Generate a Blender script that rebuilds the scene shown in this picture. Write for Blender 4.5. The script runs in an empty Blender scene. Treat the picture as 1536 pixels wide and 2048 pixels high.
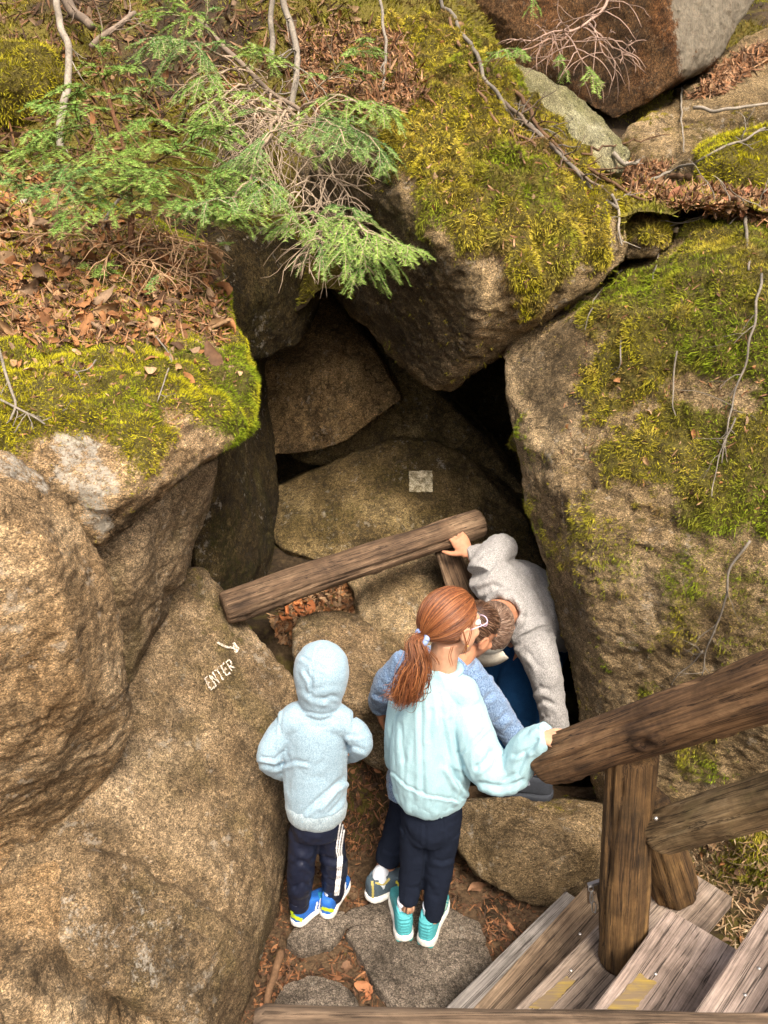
import bpy, bmesh, math
import numpy as np
from mathutils import Vector, Matrix
from mathutils.bvhtree import BVHTree

C = bpy.context
SC = C.scene
COL = SC.collection
rad = math.radians
rng = np.random.default_rng(11)

# ------------------------------------------------------------------ camera, sky, sun, exposure
F_PX, PITCH, CAMZ = 1547.0, rad(20.0), 2.35
cam_d = bpy.data.cameras.new('camera')
cam = bpy.data.objects.new('camera', cam_d)
COL.objects.link(cam)
cam.location = (0, 0, CAMZ)
cam.rotation_euler = (rad(90) - PITCH, 0, 0)
cam_d.sensor_fit = 'VERTICAL'
cam_d.sensor_height = 36.0
cam_d.lens = 36.0 * F_PX / 2048.0
cam_d.clip_start = 0.05
cam_d.clip_end = 500
cam_d.dof.use_dof = True
cam_d.dof.focus_distance = 2.7
cam_d.dof.aperture_fstop = 13
SC.camera = cam

SUN_EL, SUN_AZ = rad(52), rad(162)      # azimuth clockwise from +Y: behind the camera, to its right
world = bpy.data.worlds.new('World')
SC.world = world
world.use_nodes = True
wn = world.node_tree
bg = wn.nodes['Background']
sky = wn.nodes.new('ShaderNodeTexSky')
sky.sky_type = 'NISHITA'
sky.sun_disc = False
sky.sun_elevation = SUN_EL
sky.sun_rotation = SUN_AZ
sky.air_density = 0.8
sky.dust_density = 10.0
sky.ozone_density = 0.0
wn.links.new(sky.outputs[0], bg.inputs[0])
bg.inputs[1].default_value = 0.135

sun_d = bpy.data.lights.new('sun', 'SUN')
sun = bpy.data.objects.new('sun', sun_d)
COL.objects.link(sun)
sun_d.energy = 1.8
sun_d.angle = rad(17)
sun_d.color = (1.0, 0.89, 0.75)
sv = Vector((math.sin(SUN_AZ) * math.cos(SUN_EL), math.cos(SUN_AZ) * math.cos(SUN_EL), math.sin(SUN_EL)))
sun.rotation_euler = sv.to_track_quat('Z', 'Y').to_euler()
sun.location = (1, -3, 8)

SC.view_settings.view_transform = 'Standard'
SC.view_settings.look = 'None'
SC.view_settings.exposure = 1.05
SC.view_settings.gamma = 1.0

# ------------------------------------------------------------------ helpers
cp, sp = math.cos(PITCH), math.sin(PITCH)
CAM = np.array([0, 0, CAMZ])
def ray(px, py):
    u = (px - 768.0) / F_PX; v = (1024.0 - py) / F_PX
    return np.array([u, cp + v * sp, -sp + v * cp])
def at(px, py, Y):
    d = ray(px, py)
    return CAM + d * (Y / d[1])
def onz(px, py, z):
    d = ray(px, py)
    return CAM + d * ((z - CAMZ) / d[2])
def A(lst):
    return np.array([at(*p) for p in lst])
def proj(P):
    Q = np.asarray(P, float) - CAM
    zc = Q[:, 1] * cp - Q[:, 2] * sp
    yc = Q[:, 1] * sp + Q[:, 2] * cp
    zc = np.maximum(zc, 1e-3)
    return 768 + F_PX * Q[:, 0] / zc, 1024 - F_PX * yc / zc, zc

_perm = np.random.default_rng(3).permutation(256)
_perm = np.concatenate([_perm, _perm, _perm])
_grad = np.random.default_rng(5).normal(size=(256, 3)); _grad /= np.linalg.norm(_grad, axis=1)[:, None]
def pn(p):
    p = np.asarray(p, float)
    i = np.floor(p).astype(np.int64); f = p - i
    i &= 255
    w = f * f * f * (f * (f * 6 - 15) + 10)
    out = np.zeros(len(p))
    for dx in (0, 1):
        wx = w[:, 0] if dx else 1 - w[:, 0]
        hx = _perm[i[:, 0] + dx]
        for dy in (0, 1):
            wy = w[:, 1] if dy else 1 - w[:, 1]
            hy = _perm[hx + i[:, 1] + dy]
            for dz in (0, 1):
                wz = w[:, 2] if dz else 1 - w[:, 2]
                g = _grad[_perm[hy + i[:, 2] + dz]]
                out += wx * wy * wz * (g[:, 0] * (f[:, 0] - dx) + g[:, 1] * (f[:, 1] - dy) + g[:, 2] * (f[:, 2] - dz))
    return out * 1.5
def fbm(p, o=4, g=0.5):
    s = 0; a = 1.0; q = np.asarray(p, float)
    for k in range(o):
        s = s + a * pn(q + 17.3 * k); q = q * 2.03; a *= g
    return s

def sdf_poly(x, y, poly):
    """signed distance in px, positive inside"""
    P = np.array(poly, float); n = len(P)
    d = np.full(len(x), 1e9); ins = np.zeros(len(x), bool)
    for k in range(n):
        a = P[k]; b = P[(k + 1) % n]
        e = b - a
        t = np.clip(((x - a[0]) * e[0] + (y - a[1]) * e[1]) / max(e @ e, 1e-9), 0, 1)
        d = np.minimum(d, np.hypot(x - a[0] - t * e[0], y - a[1] - t * e[1]))
        c = ((a[1] > y) != (b[1] > y)) & (x < (b[0] - a[0]) * (y - a[1]) / (b[1] - a[1] + 1e-12) + a[0])
        ins ^= c
    return np.where(ins, d, -d)
def in_poly_pts(poly, n):
    P = np.array(poly, float)
    lo, hi = P.min(0), P.max(0)
    out = np.zeros((0, 2))
    while len(out) < n:
        q = lo + rng.random((n * 2, 2)) * (hi - lo)
        q = q[sdf_poly(q[:, 0], q[:, 1], poly) > 0]
        out = np.vstack([out, q])
    return out[:n]

ORG = {}
def mesh_np(name, V, faces, smooth=True):
    """faces: an (M,k) array, or a list of such arrays"""
    V = np.ascontiguousarray(V, dtype=np.float32)
    fl = [np.asarray(f, np.int32) for f in (faces if isinstance(faces, list) else [faces]) if len(f)]
    me = bpy.data.meshes.new(name)
    me.vertices.add(len(V)); me.vertices.foreach_set('co', V.ravel())
    tot = np.concatenate([np.full(len(f), f.shape[1], np.int32) for f in fl])
    loops = np.concatenate([f.ravel() for f in fl])
    start = np.concatenate([[0], np.cumsum(tot)[:-1]]).astype(np.int32)
    me.loops.add(len(loops)); me.loops.foreach_set('vertex_index', loops)
    me.polygons.add(len(tot)); me.polygons.foreach_set('loop_start', start)
    try: me.polygons.foreach_set('loop_total', tot)
    except Exception: pass
    me.update(calc_edges=True); me.validate()
    me.polygons.foreach_set('use_smooth', np.full(len(me.polygons), bool(smooth)))
    return me
def attr(me, name, vals):
    vals = np.asarray(vals, np.float32)
    if vals.ndim == 1:
        a = me.attributes.new(name, 'FLOAT', 'POINT'); a.data.foreach_set('value', vals)
    else:
        if vals.shape[1] == 3: vals = np.hstack([vals, np.ones((len(vals), 1), np.float32)])
        a = me.attributes.new(name, 'FLOAT_COLOR', 'POINT'); a.data.foreach_set('color', vals.ravel())
def put(name, V, faces, mat, parent=None, base=None, smooth=True, attrs=None):
    V = np.asarray(V, float)
    if parent is None:
        b = np.array(base if base is not None else [*(V[:, :2].mean(0)), V[:, 2].min()], float)
    else:
        b = ORG[parent.name]
    me = mesh_np(name, V - b, faces, smooth)
    for k, v in (attrs or {}).items(): attr(me, k, v)
    if mat: me.materials.append(mat)
    o = bpy.data.objects.new(name, me); COL.objects.link(o)
    if parent is None: o.location = b
    else: o.parent = parent
    ORG[o.name] = b
    return o
def tag(o, label=None, cat=None, group=None, kind=None):
    for k, v in (('label', label), ('category', cat), ('group', group), ('kind', kind)):
        if v: o[k] = v
    return o
def thing(name, loc, label, cat, group=None):
    o = bpy.data.objects.new(name, None); COL.objects.link(o)
    o.empty_display_size = 0.05
    o.location = loc; ORG[o.name] = np.array(loc, float)
    return tag(o, label, cat, group)

def merge(parts):
    Vs, Fs, off = [], [], 0
    for V, F in parts:
        Vs.append(V); 
        for f in (F if isinstance(F, list) else [F]):
            Fs.append(np.asarray(f) + off)
        off += len(V)
    tri = [f for f in Fs if f.shape[1] == 3]; qd = [f for f in Fs if f.shape[1] == 4]
    out = []
    if tri: out.append(np.vstack(tri))
    if qd: out.append(np.vstack(qd))
    return np.vstack(Vs), out

def spline(pts, n):
    P = np.asarray(pts, float)
    if len(P) < 3:
        t = np.linspace(0, 1, n)[:, None]
        return P[0] * (1 - t) + P[-1] * t
    E = np.vstack([2 * P[0] - P[1], P, 2 * P[-1] - P[-2]])
    out = []
    m = len(P) - 1
    for s in np.linspace(0, m, n):
        k = min(int(s), m - 1); t = s - k
        a, b, c, d = E[k:k + 4]
        out.append(0.5 * (2 * b + (c - a) * t + (2 * a - 5 * b + 4 * c - d) * t * t + (3 * b - a - 3 * c + d) * t ** 3))
    return np.array(out)
def tube(pts, radii, n=14, seg=None, wide=None, cap=True, roundcap=False):
    """swept ellipse; radii: scalars or (a along wide, b); returns V, [tris, quads]"""
    R = np.array([(r, r) if np.isscalar(r) else r for r in radii], float)
    m = seg or max(2, (len(pts) - 1) * 6 + 1)
    P = spline(pts, m); RR = spline(R, m)
    RR = np.maximum(RR, 1e-4)
    T = np.gradient(P, axis=0); T /= np.linalg.norm(T, axis=1)[:, None] + 1e-12
    if wide is not None: u = np.array(wide, float)
    else:
        u = np.array([0, 0, 1.0]) if abs(T[0][2]) < 0.8 else np.array([1.0, 0, 0])
    rows = []
    if roundcap:
        rr = RR[0].mean(); rr2 = RR[-1].mean()
        aa = [1.25, 0.9, 0.5]
        P = np.vstack([[P[0] - T[0] * rr * math.sin(a) for a in aa], P, [P[-1] + T[-1] * rr2 * math.sin(a) for a in aa[::-1]]])
        RR = np.vstack([[RR[0] * math.cos(a) for a in aa], RR, [RR[-1] * math.cos(a) for a in aa[::-1]]])
        T = np.vstack([[T[0]] * 3, T, [T[-1]] * 3]); m += 6
    ang = np.linspace(0, 2 * np.pi, n, endpoint=False)
    ca, sa = np.cos(ang)[:, None], np.sin(ang)[:, None]
    for k in range(m):
        u = u - T[k] * (u @ T[k]); u /= np.linalg.norm(u) + 1e-12
        w = np.cross(T[k], u)
        rows.append(P[k] + ca * u * RR[k][0] + sa * w * RR[k][1])
        if wide is not None: u = np.array(wide, float)
    V = np.vstack(rows)
    k = np.arange(m - 1)[:, None] * n; j = np.arange(n)[None, :]; j2 = (j + 1) % n
    Q = np.stack([k + j, k + j2, k + n + j2, k + n + j], -1).reshape(-1, 4)
    Fs = [Q]
    if cap:
        V = np.vstack([V, P[0], P[-1]]); c0, c1 = len(V) - 2, len(V) - 1
        jj = np.arange(n); j2 = (jj + 1) % n; b = (m - 1) * n
        Fs.append(np.vstack([np.stack([np.full(n, c0), j2, jj], -1), np.stack([np.full(n, c1), b + jj, b + j2], -1)]))
    return V, Fs
def ell(c, r, M=None, n=20):
    """ellipsoid; M columns are the axes"""
    th = np.linspace(0, np.pi, n); V = []
    ph = np.linspace(0, 2 * np.pi, 2 * n, endpoint=False)
    for t in th[1:-1]:
        V.append(np.stack([np.sin(t) * np.cos(ph), np.sin(t) * np.sin(ph), np.full(2 * n, np.cos(t))], -1))
    m = len(V)
    V = np.vstack(V + [np.array([[0, 0, 1.0], [0, 0, -1.0]])]) * np.array(r)
    if M is not None: V = V @ np.array(M).T
    N = 2 * n
    k = np.arange(m - 1)[:, None] * N; j = np.arange(N)[None]; j2 = (j + 1) % N
    Q = np.stack([k + j, k + N + j, k + N + j2, k + j2], -1).reshape(-1, 4)
    jj = np.arange(N); jj2 = (jj + 1) % N
    Tt = np.vstack([np.stack([np.full(N, m * N), jj, jj2], -1), np.stack([np.full(N, m * N + 1), (m - 1) * N + jj2, (m - 1) * N + jj], -1)])
    return V + np.array(c), [Tt, Q]

def remesh(parts, voxel, smooth=3, factor=0.5):
    V, F = merge(parts)
    me = mesh_np('tmp', V, F)
    o = bpy.data.objects.new('tmp', me); COL.objects.link(o)
    md = o.modifiers.new('r', 'REMESH'); md.mode = 'VOXEL'; md.voxel_size = voxel; md.use_smooth_shade = True
    if smooth:
        s = o.modifiers.new('s', 'SMOOTH'); s.iterations = smooth; s.factor = factor
    dg = C.evaluated_depsgraph_get(); dg.update()
    ev = o.evaluated_get(dg); m2 = ev.to_mesh()
    nv = len(m2.vertices)
    v = np.empty(nv * 3, np.float32); m2.vertices.foreach_get('co', v); v = v.reshape(-1, 3).astype(float)
    nl = len(m2.loops); li = np.empty(nl, np.int32); m2.loops.foreach_get('vertex_index', li)
    lt = np.empty(len(m2.polygons), np.int32); m2.polygons.foreach_get('loop_total', lt)
    ls = np.empty(len(m2.polygons), np.int32); m2.polygons.foreach_get('loop_start', ls)
    Fs = []
    for k in (3, 4):
        s0 = ls[lt == k]
        if len(s0): Fs.append(li[s0[:, None] + np.arange(k)])
    ev.to_mesh_clear()
    bpy.data.objects.remove(o); bpy.data.meshes.remove(me)
    return v, Fs
def normals(V, Fs):
    N = np.zeros_like(V)
    for f in Fs:
        n = np.cross(V[f[:, 2]] - V[f[:, 0]], V[f[:, -1]] - V[f[:, 1]]) if f.shape[1] == 4 else np.cross(V[f[:, 1]] - V[f[:, 0]], V[f[:, 2]] - V[f[:, 0]])
        for k in range(f.shape[1]): np.add.at(N, f[:, k], n)
    return N / (np.linalg.norm(N, axis=1)[:, None] + 1e-12)
def hull(pts):
    bm = bmesh.new()
    for p in pts: bm.verts.new(p)
    r = bmesh.ops.convex_hull(bm, input=bm.verts)
    bmesh.ops.delete(bm, geom=[g for g in r['geom_interior'] if isinstance(g, bmesh.types.BMVert)], context='VERTS')
    bmesh.ops.triangulate(bm, faces=bm.faces)
    bmesh.ops.recalc_face_normals(bm, faces=bm.faces)
    bm.verts.index_update()
    V = np.array([v.co[:] for v in bm.verts]); Fc = np.array([[v.index for v in f.verts] for f in bm.faces])
    bm.free()
    return V, [Fc]
def tris_of(Fs):
    out = []
    for f in Fs:
        if f.shape[1] == 3: out.append(f)
        else: out += [f[:, [0, 1, 2]], f[:, [0, 2, 3]]]
    return np.vstack(out)
def bvh_of(V, Fs):
    return BVHTree.FromPolygons([tuple(v) for v in V.tolist()], tris_of(Fs).tolist())
def cast(bvhs, px, py):
    d = Vector(ray(px, py)).normalized()
    best = None
    for b in (bvhs if isinstance(bvhs, (list, tuple)) else [bvhs]):
        h = b.ray_cast(Vector(CAM), d)
        if h[0] is not None and (best is None or h[3] < best[3]): best = h
    return best

# ------------------------------------------------------------------ material helpers
class NT:
    def __init__(s, name):
        s.m = bpy.data.materials.new(name); s.m.use_nodes = True
        s.t = s.m.node_tree; s.b = s.t.nodes['Principled BSDF']
        s.b.inputs['Roughness'].default_value = 0.9
        s.b.inputs['Specular IOR Level'].default_value = 0.25
    def n(s, ty, **kw):
        x = s.t.nodes.new(ty)
        for k, v in kw.items():
            if k.startswith('i_'):
                x.inputs[int(k[2:]) if k[2:].isdigit() else k[2:].replace('_', ' ')].default_value = v
            else: setattr(x, k, v)
        return x
    def l(s, a, b): s.t.links.new(a, b)
    def coord(s, scale=(1, 1, 1)):
        if not hasattr(s, 'tc'): s.tc = s.n('ShaderNodeTexCoord')
        mp = s.n('ShaderNodeMapping'); mp.inputs['Scale'].default_value = scale
        s.l(s.tc.outputs['Object'], mp.inputs[0]); return mp.outputs[0]
    def noise(s, scale, detail=4, rough=0.55, stretch=(1, 1, 1), dist=0.0):
        x = s.n('ShaderNodeTexNoise'); x.inputs['Scale'].default_value = scale; x.inputs['Detail'].default_value = detail
        x.inputs['Roughness'].default_value = rough; x.inputs['Distortion'].default_value = dist
        s.l(s.coord(stretch), x.inputs['Vector']); return x.outputs['Fac']
    def ramp(s, src, stops, interp='LINEAR'):
        r = s.n('ShaderNodeValToRGB'); cr = r.color_ramp; cr.interpolation = interp
        while len(cr.elements) < len(stops): cr.elements.new(0.5)
        for e, (p, c) in zip(cr.elements, stops):
            e.position = p
            e.color = (c, c, c, 1) if np.isscalar(c) else (*c, 1)
        s.l(src, r.inputs[0]); return r.outputs[0]
    def mix(s, a, b, fac, mode='MIX'):
        x = s.n('ShaderNodeMix', data_type='RGBA', blend_type=mode)
        for sock, v in ((x.inputs[0], fac), (x.inputs[6], a), (x.inputs[7], b)):
            if hasattr(v, 'is_linked') or isinstance(v, bpy.types.NodeSocket): s.l(v, sock)
            elif np.isscalar(v): sock.default_value = v
            else: sock.default_value = (*v, 1)
        return x.outputs[2]
    def math(s, op, a, b=None):
        x = s.n('ShaderNodeMath', operation=op)
        for sock, v in ((x.inputs[0], a), (x.inputs[1], b)):
            if v is None: continue
            if isinstance(v, bpy.types.NodeSocket): s.l(v, sock)
            else: sock.default_value = v
        return x.outputs[0]
    def at(s, name, col=False):
        a = s.n('ShaderNodeAttribute', attribute_name=name)
        return a.outputs['Color'] if col else a.outputs['Fac']
    def bump(s, h, strength, dist, prev=None):
        b = s.n('ShaderNodeBump'); b.inputs['Strength'].default_value = strength; b.inputs['Distance'].default_value = dist
        s.l(h, b.inputs['Height'])
        if prev is not None: s.l(prev, b.inputs['Normal'])
        return b.outputs[0]
    def done(s, col=None, normal=None, rough=None):
        if col is not None:
            if isinstance(col, bpy.types.NodeSocket): s.l(col, s.b.inputs['Base Color'])
            else: s.b.inputs['Base Color'].default_value = (*col, 1)
        if normal is not None: s.l(normal, s.b.inputs['Normal'])
        if rough is not None: s.b.inputs['Roughness'].default_value = rough
        return s.m

def rock_mat(name, dark, mid, light, stain_shade=(0.10, 0.055, 0.02), moss=(0.24, 0.225, 0.028), stretch=(1, 1, 2.0), grain=1.0, bumpk=1.0, lich=(0.78, 0.73, 0.62), spots=0.35, warm=(1.03, 0.99, 0.92)):
    m = NT(name)
    big = m.noise(2.3, 8, 0.72, dist=0.5)
    col = m.ramp(big, [(0.36, dark), (0.5, mid), (0.64, light)])
    col = m.mix(col, m.ramp(m.noise(7, 7, 0.75, dist=0.3), [(0.36, 0.62), (0.5, 1.05), (0.64, 1.4)]), 0.8, 'MULTIPLY')
    st = m.ramp(m.noise(3.1, 5, 0.65, (1, 1, 0.6), 0.6), [(0.5, 0.0), (0.66, 1.0)])
    col = m.mix(col, stain_shade, m.math('MULTIPLY', st, 0.55))
    # crystals: pale feldspar and black mica
    g1 = m.noise(210 * grain, 3, 0.75, stretch)
    col = m.mix(col, m.ramp(g1, [(0.36, 0.30), (0.5, 1.1), (0.64, 2.1)]), 0.85, 'MULTIPLY')
    g0 = m.noise(85 * grain, 6, 0.8, stretch)
    col = m.mix(col, m.ramp(g0, [(0.36, 0.38), (0.5, 1.05), (0.63, 1.85)]), 0.85, 'MULTIPLY')
    g2 = m.noise(240 * grain, 2, 0.6)
    col = m.mix(col, m.ramp(g2, [(0.36, 0.5), (0.5, 1.08), (0.66, 1.7)]), 0.55, 'MULTIPLY')
    col = m.mix(col, warm, 1.0, 'MULTIPLY')
    sp_ = m.ramp(m.math('MULTIPLY', m.noise(9, 6, 0.75), m.noise(38, 3, 0.7)), [(0.20, 1.0), (0.235, 0.0)])
    col = m.mix(col, (0.028, 0.024, 0.018), m.math('MULTIPLY', sp_, spots))
    pl = m.ramp(m.math('MULTIPLY', m.noise(5.5, 6, 0.8), m.noise(30, 4, 0.7)), [(0.315, 0.0), (0.37, 1.0)])
    fis = m.ramp(m.math('ABSOLUTE', m.math('SUBTRACT', m.noise(1.5, 7, 0.62, (1, 1, 1.5), 0.9), 0.5)), [(0.0015, 1.0), (0.0075, 0.0)])
    fis = m.math('MULTIPLY', fis, m.ramp(m.noise(1.1, 3, 0.5), [(0.46, 0.0), (0.56, 1.0)]))
    col = m.mix(col, (0.03, 0.022, 0.014), m.math('MULTIPLY', fis, 0.8))
    la = m.at('lichen')
    col = m.mix(col, lich, m.math('MULTIPLY', pl, 0.3))
    lf = m.ramp(m.math('ADD', m.math('MULTIPLY', la, 0.72), m.math('MULTIPLY', m.math('SUBTRACT', m.math('ADD', m.math('MULTIPLY', m.noise(22, 8, 0.85), 0.6), m.math('MULTIPLY', m.noise(85, 4, 0.8), 0.4)), 0.5), 3.2)), [(0.5, 0.0), (0.75, 1.0)])
    lv = m.ramp(m.math('ADD', m.math('MULTIPLY', m.noise(22, 8, 0.8, (stretch[0], stretch[1], stretch[2] * 0.5)), 0.5), m.math('MULTIPLY', g0, 0.5)), [(0.36, 1.0), (0.60, 0.0)])
    col = m.mix(col, m.mix(lich, tuple(0.38 * c for c in lich), lv), m.math('MULTIPLY', lf, 0.88))
    dk = m.at('stain_shade')
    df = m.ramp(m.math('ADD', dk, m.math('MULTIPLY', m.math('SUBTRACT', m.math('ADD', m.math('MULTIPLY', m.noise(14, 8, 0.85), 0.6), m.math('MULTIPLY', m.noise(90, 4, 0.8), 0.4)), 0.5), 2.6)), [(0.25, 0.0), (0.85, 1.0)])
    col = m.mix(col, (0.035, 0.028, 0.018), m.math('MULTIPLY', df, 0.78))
    ma = m.at('moss')
    mf = m.ramp(m.math('ADD', ma, m.math('MULTIPLY', m.math('SUBTRACT', m.noise(45, 6, 0.8), 0.5), 1.3)), [(0.38, 0.0), (0.62, 1.0)])
    mcol = m.mix(tuple(0.16 * c for c in moss), tuple(0.6 * c for c in moss), m.ramp(m.noise(42, 7, 0.8), [(0.4, 0.0), (0.6, 1.0)]))
    col = m.mix(col, mcol, m.math('MULTIPLY', mf, 0.9))
    h = m.math('ADD', m.math('MULTIPLY', m.noise(30, 9, 0.75, stretch), 1.0), m.math('MULTIPLY', g1, 0.45))
    nb = m.bump(g0, 0.8 * bumpk, 0.016, m.bump(h, 1.0 * bumpk, 0.065))
    nb = m.bump(g2, 0.5 * bumpk, 0.006, nb)
    return m.done(col, nb, 0.92)

def wood_mat(name, dark, mid, light, axis=2, sc=1.0, bumpk=1.0, fine=1.0, tint=None):
    m = NT(name)
    st = [46 * sc, 46 * sc, 46 * sc]; st[axis] = 2.6 * sc
    a = m.noise(1.0, 10, 0.74, tuple(st), 0.35)
    st2 = [190 * sc * fine, 190 * sc * fine, 190 * sc * fine]; st2[axis] = 8 * sc
    b = m.noise(1.0, 6, 0.7, tuple(st2))
    bl = m.noise(3.2, 5, 0.65)
    col = m.ramp(m.math('ADD', m.math('MULTIPLY', a, 0.5), m.math('MULTIPLY', bl, 0.5)), [(0.38, dark), (0.5, mid), (0.62, light)])
    col = m.mix(col, m.ramp(b, [(0.34, 0.45), (0.5, 1.05), (0.66, 1.5)]), 0.85, 'MULTIPLY')
    if tint is not None:
        tf = m.ramp(m.noise(2.3, 5, 0.7, dist=0.8), [(0.48, 0.0), (0.62, 1.0)])
        col = m.mix(col, tint, m.math('MULTIPLY', tf, 0.6))
    crack = m.ramp(a, [(0.30, 1.0), (0.36, 0.0)])
    col = m.mix(col, (0.015, 0.011, 0.008), m.math('MULTIPLY', crack, 0.7))
    sx = [34 * sc, 34 * sc, 34 * sc]; sx[axis] = 0.8 * sc
    spl = m.ramp(m.math('ABSOLUTE', m.math('SUBTRACT', m.noise(1.0, 5, 0.62, tuple(sx), 0.2), 0.5)), [(0.006, 1.0), (0.016, 0.0)])
    col = m.mix(col, (0.012, 0.008, 0.006), m.math('MULTIPLY', spl, 0.8))
    col = m.mix(col, m.ramp(m.noise(5.5, 7, 0.75, dist=0.6), [(0.35, 0.55), (0.5, 1.0), (0.65, 1.3)]), 0.8, 'MULTIPLY')
    kn = m.at('knot')
    col = m.mix(col, tuple(0.35 * c for c in dark), kn)
    nb = m.bump(a, 0.75 * bumpk, 0.012)
    nb = m.bump(b, 0.55 * bumpk, 0.004, nb)
    return m.done(col, nb, 0.82)
def attr_mat(name, rough=0.85, spec=0.2, var=None, trans=0.0):
    m = NT(name)
    c = m.at('Col', True)
    if var: c = m.mix(c, m.ramp(m.noise(var, 4, 0.6), [(0.3, 0.55), (0.7, 1.15)]), 0.8, 'MULTIPLY')
    m.b.inputs['Specular IOR Level'].default_value = spec
    if trans:
        m.b.inputs['Subsurface Weight'].default_value = 0.0
    return m.done(c, None, rough)
def cloth_mat(name, base, light, amount=0.5, weave=520, bump=0.35, sheen=0.2):
    m = NT(name)
    h = m.noise(weave, 2, 0.6, (1, 1, 0.55))
    big = m.noise(9, 4, 0.55)
    c = m.mix(base, light, m.ramp(h, [(0.35, 0.0), (0.65, 1.0)]))
    c = m.mix(c, m.ramp(big, [(0.3, 0.9), (0.7, 1.08)]), amount, 'MULTIPLY')
    m.b.inputs['Sheen Weight'].default_value = sheen
    m.b.inputs['Specular IOR Level'].default_value = 0.1
    nb = m.bump(m.noise(30, 5, 0.6), 0.35, 0.006)
    nb = m.bump(h, bump, 0.0025, nb)
    return m.done(c, nb, 0.95)
def plain(name, col, rough=0.6, spec=0.4, metal=0.0, nscale=None):
    m = NT(name); m.b.inputs['Specular IOR Level'].default_value = spec; m.b.inputs['Metallic'].default_value = metal
    c = col
    if nscale:
        c = m.mix(col, m.ramp(m.noise(nscale, 4, 0.6), [(0.3, 0.75), (0.7, 1.2)]), 0.9, 'MULTIPLY')
    return m.done(c, None, rough)
# ------------------------------------------------------------------ boulders
M_TAN = rock_mat('granite_tan', (0.20, 0.135, 0.07), (0.38, 0.275, 0.16), (0.56, 0.44, 0.29), stain_shade=(0.22, 0.135, 0.06))
M_SLAB = rock_mat('granite_slab', (0.125, 0.088, 0.05), (0.235, 0.17, 0.098), (0.40, 0.305, 0.195), stain_shade=(0.13, 0.105, 0.04), stretch=(1, 1, 1.3), warm=(1.0, 0.985, 0.95))
M_GREY = rock_mat('granite_grey', (0.16, 0.12, 0.07), (0.31, 0.24, 0.15), (0.48, 0.39, 0.27), stain_shade=(0.15, 0.11, 0.05), moss=(0.26, 0.235, 0.03), bumpk=1.15, warm=(1.03, 0.97, 0.84))
M_CAVE = rock_mat('granite_cave', (0.088, 0.068, 0.032), (0.185, 0.138, 0.064), (0.30, 0.235, 0.12), stain_shade=(0.075, 0.06, 0.015), stretch=(1, 1, 1), spots=0.5)
M_CAVED = rock_mat('granite_cave_shade', (0.05, 0.036, 0.018), (0.115, 0.083, 0.036), (0.19, 0.145, 0.07), stain_shade=(0.045, 0.042, 0.010), stretch=(1, 1, 1), spots=0.5)  # cave granite darkened to stand in for shade deep in the cave
M_TRI = rock_mat('granite_cave_brown', (0.13, 0.092, 0.048), (0.27, 0.19, 0.095), (0.42, 0.31, 0.165), stain_shade=(0.12, 0.07, 0.03), stretch=(1, 1, 1), spots=0.5)
M_WALL = rock_mat('granite_cave_damp_shade', (0.02, 0.015, 0.008), (0.055, 0.04, 0.017), (0.10, 0.078, 0.035), stain_shade=(0.05, 0.05, 0.010), stretch=(1, 1, 0.5), spots=0.5, moss=(0.09, 0.085, 0.014))  # damp stone, darkened further to stand in for the recess's deep shade
M_DARK = rock_mat('granite_dark', (0.05, 0.038, 0.026), (0.10, 0.077, 0.052), (0.19, 0.15, 0.11), stain_shade=(0.10, 0.042, 0.016), stretch=(0.6, 1, 2.2), spots=0.5)
M_RUST = rock_mat('granite_rust', lich=(0.42, 0.38, 0.29), dark=(0.05, 0.03, 0.015), mid=(0.11, 0.062, 0.028), light=(0.17, 0.10, 0.05), stain_shade=(0.13, 0.05, 0.015), stretch=(1, 1, 0.5), spots=0.4)
M_PALE = rock_mat('granite_pale', (0.16, 0.15, 0.085), (0.27, 0.25, 0.15), (0.42, 0.40, 0.29), stain_shade=(0.13, 0.14, 0.04), stretch=(1.6, 1.6, 0.45), spots=0.25, warm=(1, 1, 0.92))
M_MOSSY = rock_mat('granite_under_moss', (0.13, 0.095, 0.05), (0.25, 0.19, 0.105), (0.40, 0.31, 0.19), stain_shade=(0.12, 0.08, 0.03), moss=(0.30, 0.255, 0.03), stretch=(1, 1, 1.3))
ROCKS = {}
def ext(pts, dy=1.0, sh=0.9, dz=0.0, dx=0.0):
    P = np.asarray(pts); c = P.mean(0)
    return np.vstack([P, c + (P - c) * sh + np.array([dx, dy, dz])])
def mask_val(V, N, specs, seed):
    x, y, _ = proj(V)
    out = np.zeros(len(V))
    nz = fbm(V * 5.0 + seed, 4, 0.6)
    for s in specs:
        poly, soft, w = s[:3]
        amp = s[3] if len(s) > 3 else soft
        d = sdf_poly(x, y, poly) + nz * amp
        out = np.maximum(out, w * np.clip(d / soft + 0.5, 0, 1))
    return out
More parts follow.
